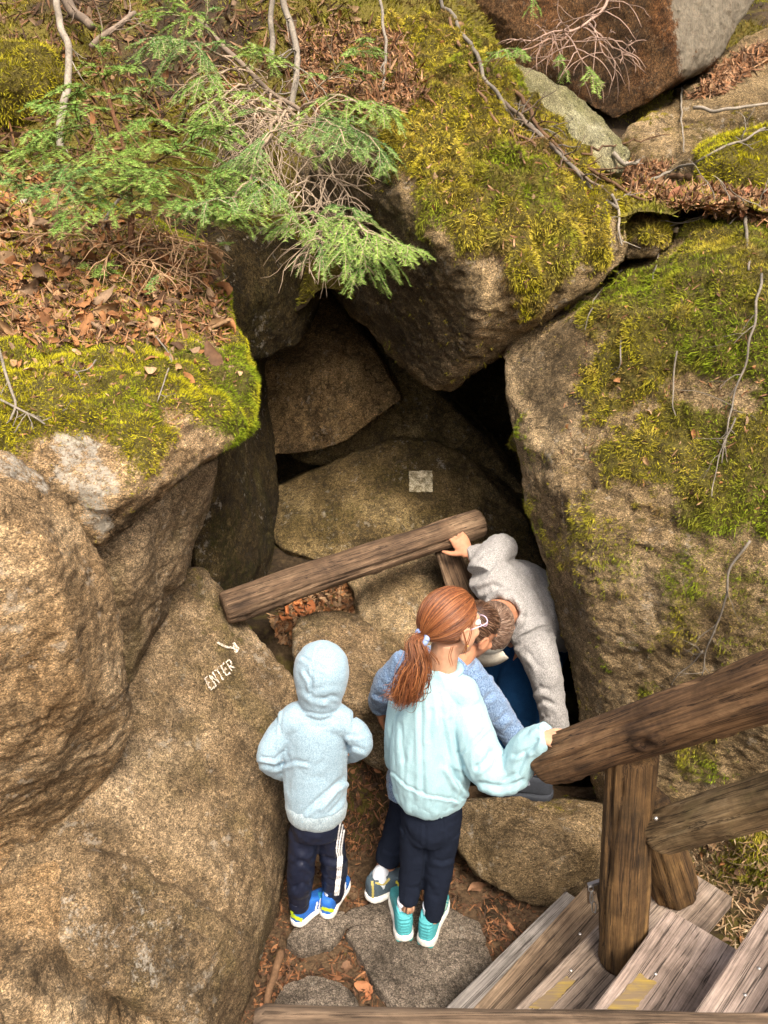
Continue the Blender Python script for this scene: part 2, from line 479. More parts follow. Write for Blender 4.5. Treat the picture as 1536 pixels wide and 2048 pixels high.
def rock(name, label, hulls, mat, voxel=0.014, smooth=6, amp=0.045, freq=1.6, mid=0.014, fine=0.004, seed=0, crk=0.004, cat='boulder', moss=(), lichen=(), stain_shade=(), groove=(), bulge=(), group=None, mossup=0.02):
    parts = []
    for h in hulls: parts.append(h if isinstance(h, tuple) else hull(h))
    V, Fs = remesh(parts, voxel, smooth)
    N = normals(V, Fs)
    q = V + seed * 3.7
    d = amp * fbm(q * freq, 3) + mid * fbm(q * 7.0, 3) + 1.5 * fine * fbm(q * np.array([22.0, 22.0, 44.0]), 3, 0.65)
    r = 1 - np.abs(pn(q * 2.6 + 9)); d -= crk * np.clip((r - 0.95) / 0.05, 0, 1)
    x, y, zc = proj(V)
    facing = np.einsum('ij,ij->i', N, CAM - V) > -0.2
    for pl, w, dep in groove:
        pl = np.array(pl, float); dd = np.full(len(V), 1e9)
        xs = x + 10 * pn(V * 9 + seed); ys = y + 10 * pn(V * 9 + 40 + seed)
        for k in range(len(pl) - 1):
            a, b = pl[k], pl[k + 1]; e = b - a
            t = np.clip(((xs - a[0]) * e[0] + (ys - a[1]) * e[1]) / (e @ e), 0, 1)
            dd = np.minimum(dd, np.hypot(xs - a[0] - t * e[0], ys - a[1] - t * e[1]))
        d -= dep * np.exp(-(dd / w) ** 2) * facing
    for pl, soft, h in bulge:
        d += h * np.clip(sdf_poly(x, y, pl) / soft + 0.5, 0, 1) * facing
    mo = mask_val(V, N, moss, seed) if moss else np.zeros(len(V))
    if moss: d += mossup * np.clip(mo, 0, 1) * (1 + 0.8 * fbm(V * 8 + seed, 3) + 0.7 * fbm(V * np.array([17, 12, 5]) + seed, 3))
    V = V + N * d[:, None]
    N = normals(V, Fs)
    at_ = {}
    if moss: at_['moss'] = mo
    if lichen: at_['lichen'] = mask_val(V, N, lichen, seed + 5)
    if stain_shade: at_['stain_shade'] = mask_val(V, N, stain_shade, seed + 9)
    o = put(name, V, Fs, mat, attrs=at_)
    tag(o, label, cat, group)
    ROCKS[o.name] = dict(V=V, F=Fs, N=N, bvh=bvh_of(V, Fs), moss=mo, o=o)
    return o

# left: the rounded boulder standing nearest the camera
B1 = [A([(0, 905, 1.95), (60, 930, 1.96), (130, 1035, 1.93), (205, 1140, 1.9), (-150, 900, 1.9), (-150, 1050, 1.62)]),]
b1 = np.vstack([A([(-260, 880, 2.0), (20, 912, 1.98), (75, 955, 1.98), (140, 1045, 1.95), (206, 1140, 1.93), (232, 1250, 1.93), (268, 1370, 1.95), (262, 1455, 1.96), (215, 1560, 1.95), (165, 1650, 1.95), (95, 1745, 1.93), (10, 1800, 1.9), (-200, 1800, 1.85)]),
                A([(-300, 980, 1.55), (10, 1010, 1.66), (100, 1130, 1.67), (150, 1280, 1.66), (170, 1400, 1.68), (120, 1500, 1.68), (40, 1440, 1.58), (-250, 1400, 1.42), (-40, 1560, 1.6), (60, 1640, 1.72), (-250, 1700, 1.6)]),
                A([(-300, 920, 2.6), (100, 1000, 2.5), (150, 1300, 2.4), (60, 1700, 2.3), (-300, 1700, 2.4)])])
rock('boulder', 'big rounded tan boulder at the left edge, bare granite with white lichen at its top', [b1], M_TAN, 0.012, 3, 0.025, 2.2, 0.014, 0.005, 1,
     lichen=[([(-60, 880), (70, 900), (120, 1000), (60, 960), (0, 960), (-60, 950)], 50, 0.9), ([(0, 1700), (90, 1640), (100, 1740), (20, 1800), (-50, 1780)], 60, 0.62)],
     stain_shade=[([(-100, 1560), (150, 1480), (215, 1570), (60, 1690), (-100, 1750)], 120, 0.45), ([(245, 1360), (275, 1360), (275, 1440), (245, 1430)], 25, 0.8)],  # darker tone low on the boulder, small dark spot at its right edge
     groove=[([(-20, 1720), (60, 1640), (140, 1560), (220, 1440)], 30, 0.018)])

# left: the mossy ledge boulder with the undercut nose
b2 = np.vstack([A([(-350, 870, 2.05), (60, 885, 2.1), (95, 960, 2.12), (150, 1040, 2.1), (205, 1095, 2.1), (232, 985, 2.06), (330, 965, 2.2), (400, 935, 2.36), (460, 885, 2.5), (492, 830, 2.62), (494, 770, 2.72), (470, 680, 2.92), (455, 600, 3.1), (430, 520, 3.3)]),
                A([(-350, 760, 2.2), (60, 840, 2.14), (230, 900, 2.14), (360, 850, 2.3), (300, 700, 2.75), (100, 690, 2.8), (-350, 600, 3.1)]),
                A([(380, 480, 3.7), (0, 330, 4.2), (-350, 300, 4.3), (430, 640, 3.6), (-350, 1000, 3.6), (350, 960, 3.0), (200, 1060, 2.6)])])
rock('boulder', 'mossy ledge boulder on the left with an undercut nose, topped with dry leaves', [b2], M_TAN, 0.014, 4, 0.03, 1.8, 0.014, 0.005, 2,
     moss=[([(-300, 660), (100, 680), (330, 690), (440, 690), (470, 650), (520, 700), (525, 850), (470, 880), (430, 850), (330, 830), (350, 880), (345, 965), (290, 975), (240, 940), (200, 880), (110, 855), (60, 900), (-300, 905)], 50, 1.0, 34),
           ([(-300, 300), (430, 450), (500, 640), (480, 720), (-300, 700)], 60, 0.55, 60)],
     lichen=[([(75, 880), (130, 870), (205, 900), (235, 985), (215, 1000), (215, 1090), (170, 1050), (100, 960)], 30, 0.95, 40), ([(185, 1010), (225, 1000), (220, 1090), (190, 1080)], 25, 1.0)],
     stain_shade=[([(230, 1000), (350, 980), (470, 890), (430, 960), (300, 1040), (220, 1090)], 40, 0.75)], mossup=0.025)  # darker tone along the undercut below the nose

# left: the tan pillar wedged under it
b3 = np.vstack([A([(170, 1060, 2.2), (345, 950, 2.42), (440, 915, 2.62), (425, 975, 2.62), (385, 1080, 2.62), (350, 1180, 2.6), (318, 1280, 2.55), (280, 1400, 2.45), (240, 1460, 2.35), (180, 1300, 2.2)]),
                A([(300, 1050, 2.3), (245, 1200, 2.22), (290, 1210, 2.32), (262, 1340, 2.25)]),
                A([(100, 1000, 3.3), (420, 900, 3.4), (370, 1150, 3.3), (250, 1450, 3.1)])])
rock('boulder', 'narrow tan boulder wedged under the mossy ledge, left of the painted word', [b3], M_SLAB, 0.013, 6, 0.02, 2.4, 0.012, 0.004, 3,
     stain_shade=[([(330, 1180), (385, 1090), (440, 940), (420, 1010), (330, 1270), (270, 1400), (280, 1330)], 25, 0.6)],
     lichen=[([(300, 1240), (345, 1160), (352, 1180), (308, 1270)], 14, 0.75)], groove=[([(345, 1190), (318, 1260), (290, 1330)], 10, 0.02)])

# the big slab with the painted word
b4 = np.vstack([A([(352, 1150, 2.75), (405, 1140, 2.85), (440, 1185, 2.85), (480, 1245, 2.82), (540, 1300, 2.76), (595, 1365, 2.7), (585, 1500, 2.5), (578, 1620, 2.34), (572, 1730, 2.24), (560, 1800, 2.12), (520, 1880, 2.0), (500, 1960, 1.88), (470, 2060, 1.74)]),
                A([(330, 1250, 2.62), (250, 1480, 2.25), (150, 1700, 1.9), (50, 1800, 1.7), (-60, 1830, 1.6), (470, 1760, 1.96), (330, 1725, 1.92), (420, 1900, 1.72), (260, 1990, 1.52), (380, 2080, 1.55), (120, 1880, 1.54), (500, 1600, 2.22), (420, 1400, 2.5), (505, 1860, 1.88)]),
                A([(370, 1150, 3.5), (570, 1380, 3.3), (560, 1780, 2.7), (0, 1800, 2.6), (480, 2100, 2.2), (100, 1900, 2.2)])])
rock('boulder', 'broad sloping slab boulder with the painted word and arrow, left of the hooded child', [b4], M_SLAB, 0.012, 4, 0.02, 1.8, 0.010, 0.004, 4,
     moss=[([(340, 1130), (420, 1130), (470, 1230), (540, 1300), (480, 1330), (400, 1250)], 80, 0.42, 60), ([(495, 1400), (540, 1420), (560, 1500), (510, 1480)], 40, 0.5)],
     lichen=[([(0, 1810), (300, 1740), (420, 1800), (420, 2060), (200, 1990)], 140, 0.62, 80), ([(30, 1830), (75, 1815), (75, 1850), (40, 1860)], 14, 1.0)],
     stain_shade=[([(290, 1830), (400, 1810), (430, 2040), (300, 2000), (270, 1900)], 60, 0.62, 60), ([(500, 1480), (600, 1420), (590, 1760), (550, 1700), (520, 1560)], 50, 0.6), ([(430, 1620), (480, 1610), (480, 1640), (440, 1650)], 20, 0.45)],
     groove=[([(180, 1690), (255, 1700), (300, 1722), (330, 1750)], 16, 0.03), ([(300, 1722), (390, 1795), (470, 1840), (500, 1870)], 12, 0.016)],
     bulge=[([(330, 1725), (400, 1790), (500, 1850), (510, 2000), (440, 2080), (200, 1980), (60, 1850), (180, 1700)], 60, 0.02)])
# lower left dark boulder under the slab
b4b = ext(A([(-250, 1815, 1.62), (0, 1835, 1.62), (110, 1900, 1.62), (250, 1995, 1.62), (350, 2060, 1.6), (300, 2200, 1.4), (-50, 2200, 1.25), (-250, 2200, 1.2), (20, 1980, 1.36), (140, 2060, 1.42)]), 0.8, 1.0)
rock('boulder', 'dark rounded boulder at the bottom left corner below the slab', [b4b], M_TAN, 0.014, 7, 0.02, 2, 0.012, 0.004, 5,
     stain_shade=[([(-100, 1820), (120, 1900), (350, 2050), (250, 2060), (80, 1980), (-100, 1930)], 70, 0.75), ([(-100, 1980), (60, 2010), (80, 2100), (-100, 2100)], 60, 0.7)])

# cave: left inner wall
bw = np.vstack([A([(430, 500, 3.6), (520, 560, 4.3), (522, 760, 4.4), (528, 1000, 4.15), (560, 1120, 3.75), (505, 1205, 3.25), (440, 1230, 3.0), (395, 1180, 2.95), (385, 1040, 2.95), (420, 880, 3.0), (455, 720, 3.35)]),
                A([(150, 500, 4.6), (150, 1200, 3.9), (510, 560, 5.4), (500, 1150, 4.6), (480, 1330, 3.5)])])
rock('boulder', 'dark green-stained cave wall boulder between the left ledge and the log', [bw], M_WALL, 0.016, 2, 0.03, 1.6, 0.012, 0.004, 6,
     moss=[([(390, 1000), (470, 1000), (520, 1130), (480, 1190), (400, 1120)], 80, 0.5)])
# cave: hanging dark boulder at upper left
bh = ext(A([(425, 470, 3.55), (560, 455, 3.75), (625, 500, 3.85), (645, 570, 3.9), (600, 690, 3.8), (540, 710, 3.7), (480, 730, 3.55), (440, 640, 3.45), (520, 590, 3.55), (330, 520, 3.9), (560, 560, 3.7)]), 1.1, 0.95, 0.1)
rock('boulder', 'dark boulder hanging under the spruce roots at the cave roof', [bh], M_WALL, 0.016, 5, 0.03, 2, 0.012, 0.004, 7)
# cave: the triangular rock at the back
bt = ext(A([(640, 565, 4.6), (612, 640, 4.45), (520, 725, 4.25), (518, 800, 4.2), (535, 915, 4.1), (640, 905, 4.1), (700, 880, 4.1), (760, 830, 4.12), (805, 800, 4.15), (770, 730, 4.25), (700, 640, 4.4), (650, 760, 4.12)]), 0.9, 0.95, 0.1)
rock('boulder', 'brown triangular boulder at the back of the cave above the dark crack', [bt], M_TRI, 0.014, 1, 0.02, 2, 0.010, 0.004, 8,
     stain_shade=[([(560, 690), (650, 580), (690, 640), (640, 760), (560, 800)], 70, 0.35, 60)])
# cave: slanting dark rock between triangle and roof
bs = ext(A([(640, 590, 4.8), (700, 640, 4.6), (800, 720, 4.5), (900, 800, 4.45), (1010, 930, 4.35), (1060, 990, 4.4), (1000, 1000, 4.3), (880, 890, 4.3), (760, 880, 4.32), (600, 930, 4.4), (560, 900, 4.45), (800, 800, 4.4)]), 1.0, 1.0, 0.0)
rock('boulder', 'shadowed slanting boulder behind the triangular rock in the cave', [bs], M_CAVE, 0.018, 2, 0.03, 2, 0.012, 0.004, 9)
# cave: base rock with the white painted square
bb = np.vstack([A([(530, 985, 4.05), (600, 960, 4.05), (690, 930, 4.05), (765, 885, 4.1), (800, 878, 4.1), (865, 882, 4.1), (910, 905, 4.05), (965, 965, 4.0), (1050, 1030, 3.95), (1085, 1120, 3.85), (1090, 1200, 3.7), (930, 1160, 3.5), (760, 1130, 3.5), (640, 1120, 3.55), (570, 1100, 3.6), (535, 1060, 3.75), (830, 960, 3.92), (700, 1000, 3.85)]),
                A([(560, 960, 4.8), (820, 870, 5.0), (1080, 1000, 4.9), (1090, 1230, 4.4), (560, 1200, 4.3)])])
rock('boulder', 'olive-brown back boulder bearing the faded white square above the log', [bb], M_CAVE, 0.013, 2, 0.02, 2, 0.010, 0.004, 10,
     moss=[([(560, 990), (700, 940), (800, 890), (900, 930), (860, 1000), (720, 1070), (600, 1060)], 140, 0.40, 90)],
     lichen=[([(850, 885), (900, 915), (905, 960), (870, 940)], 14, 0.75), ([(640, 1080), (720, 1085), (720, 1110), (640, 1110)], 14, 0.7)],
     groove=[([(640, 1072), (700, 1080), (770, 1090)], 4, 0.02)])
bl = np.vstack([A([(690, 1150, 3.35), (760, 1105, 3.4), (880, 1090, 3.4), (960, 1150, 3.35), (1000, 1230, 3.3), (960, 1330, 3.0), (800, 1290, 2.95), (740, 1245, 3.05), (700, 1200, 3.2), (800, 1180, 3.12)]),
                A([(720, 1120, 4.0), (1000, 1130, 4.0), (980, 1350, 3.6), (740, 1260, 3.6)]), np.array([[-0.1, 3.4, 0.1], [0.4, 3.3, 0.0], [0.3, 3.8, 0.0]])])
rock('boulder', 'mottled brown boulder under the log, behind the red-haired child', [bl], M_GREY, 0.013, 4, 0.03, 2.4, 0.014, 0.005, 11,
     stain_shade=[([(690, 1170), (760, 1160), (800, 1240), (740, 1250)], 50, 0.5), ([(860, 1090), (960, 1150), (940, 1250), (840, 1200)], 60, 0.6)],
     lichen=[([(780, 1150), (900, 1140), (860, 1230), (800, 1240)], 60, 0.42, 60)])
# boulder behind the hooded child
b5 = np.vstack([A([(588, 1262, 2.95), (600, 1240, 3.02), (640, 1226, 3.1), (700, 1232, 3.12), (760, 1245, 3.1), (790, 1275, 3.02), (815, 1320, 2.9), (830, 1480, 2.6), (800, 1545, 2.6), (740, 1530, 2.62), (700, 1490, 2.62), (620, 1440, 2.68), (590, 1330, 2.82), (700, 1400, 2.58), (760, 1440, 2.55)]),
                A([(620, 1240, 3.5), (800, 1250, 3.5), (820, 1480, 3.1), (660, 1420, 3.1)]), np.array([[-0.25, 3.15, 0.15], [0.1, 3.1, 0.0], [0.1, 3.3, 0.0]])])
rock('boulder', 'smooth olive boulder behind the hooded child, in front of the log', [b5], M_SLAB, 0.012, 6, 0.02, 2.2, 0.010, 0.004, 12,
     moss=[([(590, 1230), (760, 1230), (760, 1300), (600, 1290)], 60, 0.35, 40)],
     stain_shade=[([(690, 1380), (800, 1360), (830, 1480), (790, 1560), (700, 1500)], 70, 0.6)])
# low boulder at the stair foot
b6 = np.vstack([A([(930, 1600, 2.5), (1000, 1606, 2.52), (1060, 1618, 2.5), (1130, 1612, 2.55), (1220, 1605, 2.55), (1230, 1740, 2.32), (1150, 1785, 2.26), (1085, 1815, 2.2), (1030, 1800, 2.2), (965, 1755, 2.25), (915, 1690, 2.36), (905, 1640, 2.45), (1000, 1690, 2.26), (1100, 1680, 2.27), (1180, 1700, 2.28)]),
                A([(950, 1600, 3.0), (1220, 1600, 3.0), (1200, 1780, 2.7), (960, 1720, 2.8)]), np.array([[0.3, 2.5, -0.05], [0.45, 2.38, -0.05], [0.8, 2.4, -0.05]])])
rock('boulder', 'low rounded grey boulder at the foot of the wooden stairs', [b6], M_GREY, 0.010, 6, 0.025, 3.0, 0.012, 0.004, 13,
     moss=[([(1080, 1600), (1160, 1600), (1160, 1640), (1090, 1640)], 30, 0.5)],
     stain_shade=[([(960, 1640), (1060, 1640), (1060, 1740), (1000, 1760)], 50, 0.45)], lichen=[([(930, 1640), (955, 1640), (955, 1690), (935, 1700)], 14, 0.8)])

# right: the large mossy boulder
b7 = np.vstack([A([(1003, 712, 3.15), (1030, 665, 3.25), (1085, 632, 3.3), (1160, 585, 3.3), (1250, 535, 3.3), (1330, 478, 3.35), (1380, 440, 3.4), (1540, 420, 3.4), (1900, 400, 3.2)]),
                A([(1012, 780, 3.05), (1040, 870, 2.98), (1052, 950, 2.9), (1060, 1040, 2.86), (1085, 1130, 2.84), (1112, 1235, 2.8), (1150, 1340, 2.76), (1190, 1440, 2.7), (1222, 1530, 2.62), (1212, 1640, 2.6), (1280, 1760, 2.45)]),
                A([(1150, 760, 2.86), (1260, 620, 2.9), (1400, 560, 2.86), (1560, 560, 2.78), (1150, 1050, 2.5), (1130, 980, 2.6), (1300, 1000, 2.4), (1500, 950, 2.34), (1240, 1340, 2.42), (1400, 1300, 2.28), (1560, 1250, 2.2), (1350, 1560, 2.34), (1500, 1560, 2.2), (1900, 1250, 1.9), (1900, 800, 2.2), (1900, 1700, 1.9), (1540, 1800, 2.2)]),
                A([(1100, 700, 4.5), (1450, 480, 4.6), (1900, 480, 4.6), (1300, 1500, 3.9), (1800, 1700, 3.6)])])
rock('boulder', 'huge mossy boulder filling the right side behind the handrail', [b7], M_GREY, 0.013, 4, 0.03, 1.5, 0.008, 0.005, 14,
     moss=[([(1340, 465), (1400, 425), (1536, 415), (1900, 400), (1900, 1080), (1536, 1075), (1450, 1060), (1390, 1030), (1420, 960), (1536, 900), (1536, 780), (1440, 770), (1330, 800), (1240, 835), (1180, 880), (1080, 900), (1160, 840), (1190, 790), (1150, 700), (1170, 650), (1230, 590), (1300, 540)], 80, 1.0, 85),
           ([(1080, 880), (1200, 830), (1536, 760), (1900, 760), (1900, 1060), (1450, 1080), (1250, 1010), (1090, 930)], 70, 0.78, 110), ([(1430, 1640), (1620, 1620), (1620, 1900), (1500, 1900), (1420, 1760)], 50, 0.75, 60), ([(1090, 930), (1250, 1010), (1450, 1070), (1900, 1060), (1900, 1330), (1400, 1330), (1250, 1200), (1130, 1100)], 120, 0.36, 160),
           ([(1280, 1120), (1380, 1130), (1460, 1250), (1400, 1320), (1300, 1290)], 80, 0.50, 70), ([(1340, 1450), (1440, 1440), (1430, 1540), (1350, 1560)], 40, 0.5, 40),
           ([(1270, 1360), (1320, 1360), (1310, 1400), (1270, 1400)], 20, 0.6)],
     stain_shade=[([(1000, 700), (1090, 640), (1160, 640), (1160, 760), (1190, 800), (1120, 880), (1050, 880), (1020, 800)], 60, 0.75, 60), ([(1090, 1120), (1130, 1120), (1230, 1450), (1220, 1560), (1150, 1380)], 40, 0.5)],
     lichen=[([(1010, 730), (1050, 720), (1060, 880), (1040, 900)], 25, 0.42), ([(1080, 770), (1160, 740), (1130, 840), (1070, 860)], 60, 0.36, 70)],
     groove=[([(1070, 925), (1140, 945), (1230, 1000), (1340, 1050)], 18, 0.018), ([(1130, 1010), (1165, 1080), (1155, 1130)], 10, 0.010), ([(1230, 1320), (1330, 1310), (1420, 1330)], 16, 0.014)], mossup=0.03)

# roof: the great overhanging boulder
b8 = np.vstack([A([(700, 240, 3.75), (765, 275, 3.45), (800, 390, 3.12), (880, 480, 2.98), (965, 600, 2.92), (935, 715, 3.1), (868, 782, 3.4), (905, 778, 3.4), (1000, 690, 3.12), (1100, 622, 3.05), (1190, 575, 3.08), (1246, 525, 3.14), (1252, 480, 3.16)]),
                A([(1160, 330, 3.55), (1215, 400, 3.3), (1080, 250, 3.8), (990, 140, 4.2), (880, 60, 4.4), (760, 60, 4.4), (1080, 520, 2.98), (1000, 420, 3.08)]),
                A([(540, 440, 4.25), (640, 558, 4.1), (720, 640, 3.95), (800, 725, 3.7), (540, 330, 4.3), (650, 240, 4.1)]),
                A([(600, 300, 5.3), (900, 100, 5.4), (1200, 400, 4.9), (900, 700, 5.0)])])
rock('boulder', 'great overhanging boulder above the cave, moss on its upper side', [b8], M_MOSSY, 0.013, 1, 0.022, 1.7, 0.015, 0.005, 15,
     moss=[([(680, -80), (930, -80), (1010, 130), (1060, 250), (1150, 310), (1225, 400), (1256, 470), (1200, 500), (1150, 530), (1120, 580), (1080, 620), (1055, 600), (1020, 560), (990, 530), (940, 500), (890, 470), (850, 400), (790, 350), (750, 290), (690, 220)], 46, 1.0, 42)],
     stain_shade=[([(560, 300), (760, 285), (800, 395), (880, 485), (965, 600), (935, 715), (868, 782), (640, 580)], 16, 0.66, 40)], mossup=0.05)  # dark mask over the down-turned face: its shade painted into the colour
# small chock stone between the two
bc = ext(A([(1246, 470, 3.3), (1290, 435, 3.35), (1335, 445, 3.32), (1345, 490, 3.25), (1310, 515, 3.2), (1255, 522, 3.2), (1290, 470, 3.16)]), 0.5, 1.0)
rock('boulder', 'small mossy chock stone wedged between the overhang and the right boulder', [bc], M_MOSSY, 0.012, 3, 0.012, 4, 0.008, 0.004, 16, cat='stone',
     moss=[([(1240, 400), (1350, 420), (1350, 470), (1310, 480), (1280, 470), (1250, 480)], 20, 1.0, 20)])

# top right rocks
bp = ext(A([(975, 150, 4.25), (1000, 120, 4.35), (1065, 140, 4.4), (1110, 165, 4.42), (1150, 185, 4.42), (1200, 225, 4.4), (1225, 265, 4.35), (1262, 305, 4.25), (1245, 350, 4.15), (1160, 330, 4.0), (1090, 260, 4.05), (1030, 200, 4.1), (1180, 270, 4.15)]), 0.9, 1.0, -0.1)
rock('boulder', 'pale greenish slab leaning behind the overhang, under the dead branch', [bp], M_PALE, 0.014, 3, 0.02, 2, 0.010, 0.004, 17,
     moss=[([(980, 110), (1100, 150), (1100, 200), (1000, 200)], 70, 0.4, 50)])
bu = np.vstack([A([(905, -60, 5.3), (950, 90, 5.3), (1080, 150, 5.1), (1170, 210, 4.95), (1226, 247, 4.85), (1290, 215, 4.8), (1345, 178, 4.75), (1358, 150, 4.72), (1340, 60, 4.75), (1320, -80, 4.8)]),
                A([(1368, 165, 4.85), (1440, 110, 5.1), (1520, -10, 5.4), (1540, -100, 5.5)]), A([(1000, -100, 6.5), (1500, -100, 6.5), (1300, 200, 6.0)])])
rock('boulder', 'massive rust-brown boulder at the top right with a pale grey side', [bu], M_RUST, 0.018, 2, 0.03, 1.5, 0.012, 0.004, 18,
     lichen=[([(1335, -80), (1352, 60), (1360, 168), (1372, 172), (1450, 110), (1560, -60)], 14, 1.25, 12)])
br = ext(A([(1250, 285, 4.75), (1300, 230, 4.85), (1380, 185, 4.95), (1440, 120, 5.2), (1540, 60, 5.3), (1750, 40, 5.2), (1750, 330, 4.5), (1540, 320, 4.5), (1400, 340, 4.45), (1270, 330, 4.55), (1400, 250, 4.65)]), 1.2, 1.0, 0)
rock('boulder', 'brown weathered boulder at the right edge, below the pale rock face', [br], M_MOSSY, 0.018, 4, 0.04, 2, 0.02, 0.006, 19,
     moss=[([(1250, 260), (1500, 220), (1560, 300), (1400, 320), (1260, 320)], 90, 0.42, 90)])
bm_ = ext(A([(1415, 340, 3.7), (1430, 310, 3.75), (1470, 285, 3.8), (1540, 255, 3.85), (1700, 240, 3.8), (1700, 420, 3.5), (1540, 385, 3.55), (1470, 385, 3.55), (1425, 370, 3.6), (1500, 320, 3.58)]), 0.6, 0.95)
rock('boulder', 'small mound-shaped stone thick with green moss at the right edge', [bm_], M_MOSSY, 0.014, 6, 0.02, 3, 0.012, 0.004, 20, cat='stone',
     moss=[([(1400, 240), (1800, 200), (1800, 430), (1400, 400)], 20, 1.0, 15)])
bx = ext(A([(-200, 110, 4.3), (0, 95, 4.3), (80, 105, 4.3), (125, 160, 4.25), (130, 215, 4.2), (90, 235, 4.15), (0, 240, 4.1), (-200, 250, 4.1), (20, 160, 4.05)]), 0.8, 1.0, 0.15)
rock('boulder', 'moss-covered stone at the upper left edge above a dark hollow', [bx], M_MOSSY, 0.016, 6, 0.02, 3, 0.012, 0.004, 21, cat='stone',
     moss=[([(-250, 60), (140, 60), (140, 240), (90, 250), (-250, 250)], 20, 1.0, 15)])
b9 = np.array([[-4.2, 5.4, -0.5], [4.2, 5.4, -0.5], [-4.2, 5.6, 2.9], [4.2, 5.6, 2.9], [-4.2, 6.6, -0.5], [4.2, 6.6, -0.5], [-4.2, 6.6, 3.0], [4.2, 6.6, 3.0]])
rock('added_rock_face', 'added rock face closing light out of the back of the cave', [b9], M_CAVED, 0.05, 3, 0.08, 1.2, 0.02, 0.0, 22, cat='rock face')  # added wall behind the cave, keeps light out so the gaps stay black

# ------------------------------------------------------------------ ground and hillside
def grid(x0, x1, y0, y1, nx, ny, fz):
    X, Y = np.meshgrid(np.linspace(x0, x1, nx), np.linspace(y0, y1, ny))
    V = np.stack([X.ravel(), Y.ravel(), np.zeros(nx * ny)], -1); V[:, 2] = fz(V)
    k = (np.arange(ny - 1)[:, None] * nx + np.arange(nx - 1)[None]).reshape(-1, 1)
    return V, np.hstack([k, k + 1, k + nx + 1, k + nx])
m = NT('forest_floor_soil')
c = m.ramp(m.noise(7, 8, 0.7), [(0.3, (0.05, 0.033, 0.02)), (0.55, (0.12, 0.078, 0.043)), (0.75, (0.22, 0.145, 0.085))])
c = m.mix(c, m.ramp(m.noise(60, 4, 0.7), [(0.35, 0.5), (0.65, 1.5)]), 0.8, 'MULTIPLY')
c = m.mix(c, (0.13, 0.11, 0.02), m.ramp(m.math('ADD', m.noise(2.2, 6, 0.7), m.math('MULTIPLY', m.at('moss'), 0.5)), [(0.70, 0.0), (0.82, 0.9)]))
M_SOIL = m.done(c, m.bump(m.noise(40, 8, 0.7), 0.8, 0.03), 0.95)
def BANK(V):
    s = np.clip((0.16 - V[:, 0]) / 0.25, 0, 1)
    l = np.clip((V[:, 1] - 2.5) * 1.15, 0, 0.72) + np.clip(V[:, 1] - 3.2, 0, 1) * 0.3
    r = np.clip(V[:, 1] - 2.5, 0, 1) * -0.4 + np.clip(V[:, 0] - 1.0, 0, 1) * np.clip((V[:, 1] - 1.5) / 0.5, 0, 1) * 0.35
    return l * s + r * (1 - s)
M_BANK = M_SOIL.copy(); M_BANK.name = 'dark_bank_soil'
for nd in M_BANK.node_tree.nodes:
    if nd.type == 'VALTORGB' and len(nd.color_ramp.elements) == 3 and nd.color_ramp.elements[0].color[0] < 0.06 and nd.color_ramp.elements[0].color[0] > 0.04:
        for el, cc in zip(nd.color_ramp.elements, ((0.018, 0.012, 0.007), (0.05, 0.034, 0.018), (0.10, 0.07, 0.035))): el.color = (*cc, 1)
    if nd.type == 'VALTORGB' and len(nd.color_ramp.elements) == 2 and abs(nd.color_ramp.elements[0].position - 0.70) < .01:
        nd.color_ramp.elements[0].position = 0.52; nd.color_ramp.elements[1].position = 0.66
gv, gf = grid(-30, 30, -30, 2.9, 300, 240, lambda V: 0.012 * fbm(V * 4, 3) - 0.01 + np.clip(np.hypot(V[:, 0], V[:, 1] - 2) - 4, 0, 99) * -0.04)
gv2, gf2 = grid(-1.2, 2.2, 1.0, 4.2, 260, 240, lambda V: 0.016 * fbm(V * 4, 4) + 0.006 * fbm(V * 16, 2) - 0.045 + BANK(V))
gv[:, 2] -= 0.03
o = put('ground', *merge([(gv, gf), (gv2, gf2)]), M_SOIL); o.data.materials.append(M_BANK)
pi_ = np.zeros(len(o.data.polygons), np.int32); pi_[len(gf):] = 1; o.data.polygons.foreach_set('material_index', pi_); o['kind'] = 'structure'
GB = bvh_of(gv2, [gf2])
def hz(V):
    base = np.where(V[:, 0] < 0.45, 2.36 + (V[:, 1] - 3.9) * 0.86, 2.62 + (V[:, 1] - 3.9) * 0.55)
    s = np.clip((V[:, 0] - 0.2) / 0.8, 0, 1); s = s * s * (3 - 2 * s)
    left = 2.50 + (V[:, 1] - 3.75) * 0.92; right = 2.44 + (V[:, 1] - 3.2) * 0.12 + np.clip(V[:, 1] - 4.4, 0, 99) * 0.5
    z = left * (1 - s) + right * s
    e = np.clip((4.15 - V[:, 1] + 0.25 * pn(V * 2.0 + 3)) / 0.35, 0, 1) * (V[:, 0] < 0.9) * np.clip((V[:, 0] + 2.2) / 0.5, 0, 1)
    return z - e * e * 0.55 + 0.10 * fbm(V * 1.6, 4) + 0.03 * fbm(V * 7, 3)
hv, hf = grid(-9, 9, 3.15, 16, 420, 260, hz)
keep = hv[hf].mean(1)
x_, y_ = keep[:, 0], keep[:, 1]
hf = hf[(y_ > 3.75) | (x_ > 0.75)]
o = put('hillside', hv, hf, M_BANK, attrs={'moss': np.clip(fbm(hv * 1.3 + 4, 3) + 0.2, 0, 1)}); o['kind'] = 'structure'
HN = normals(hv, [hf]); HB = bvh_of(hv, [hf])
ALLB = [r['bvh'] for r in ROCKS.values()] + [GB, HB]
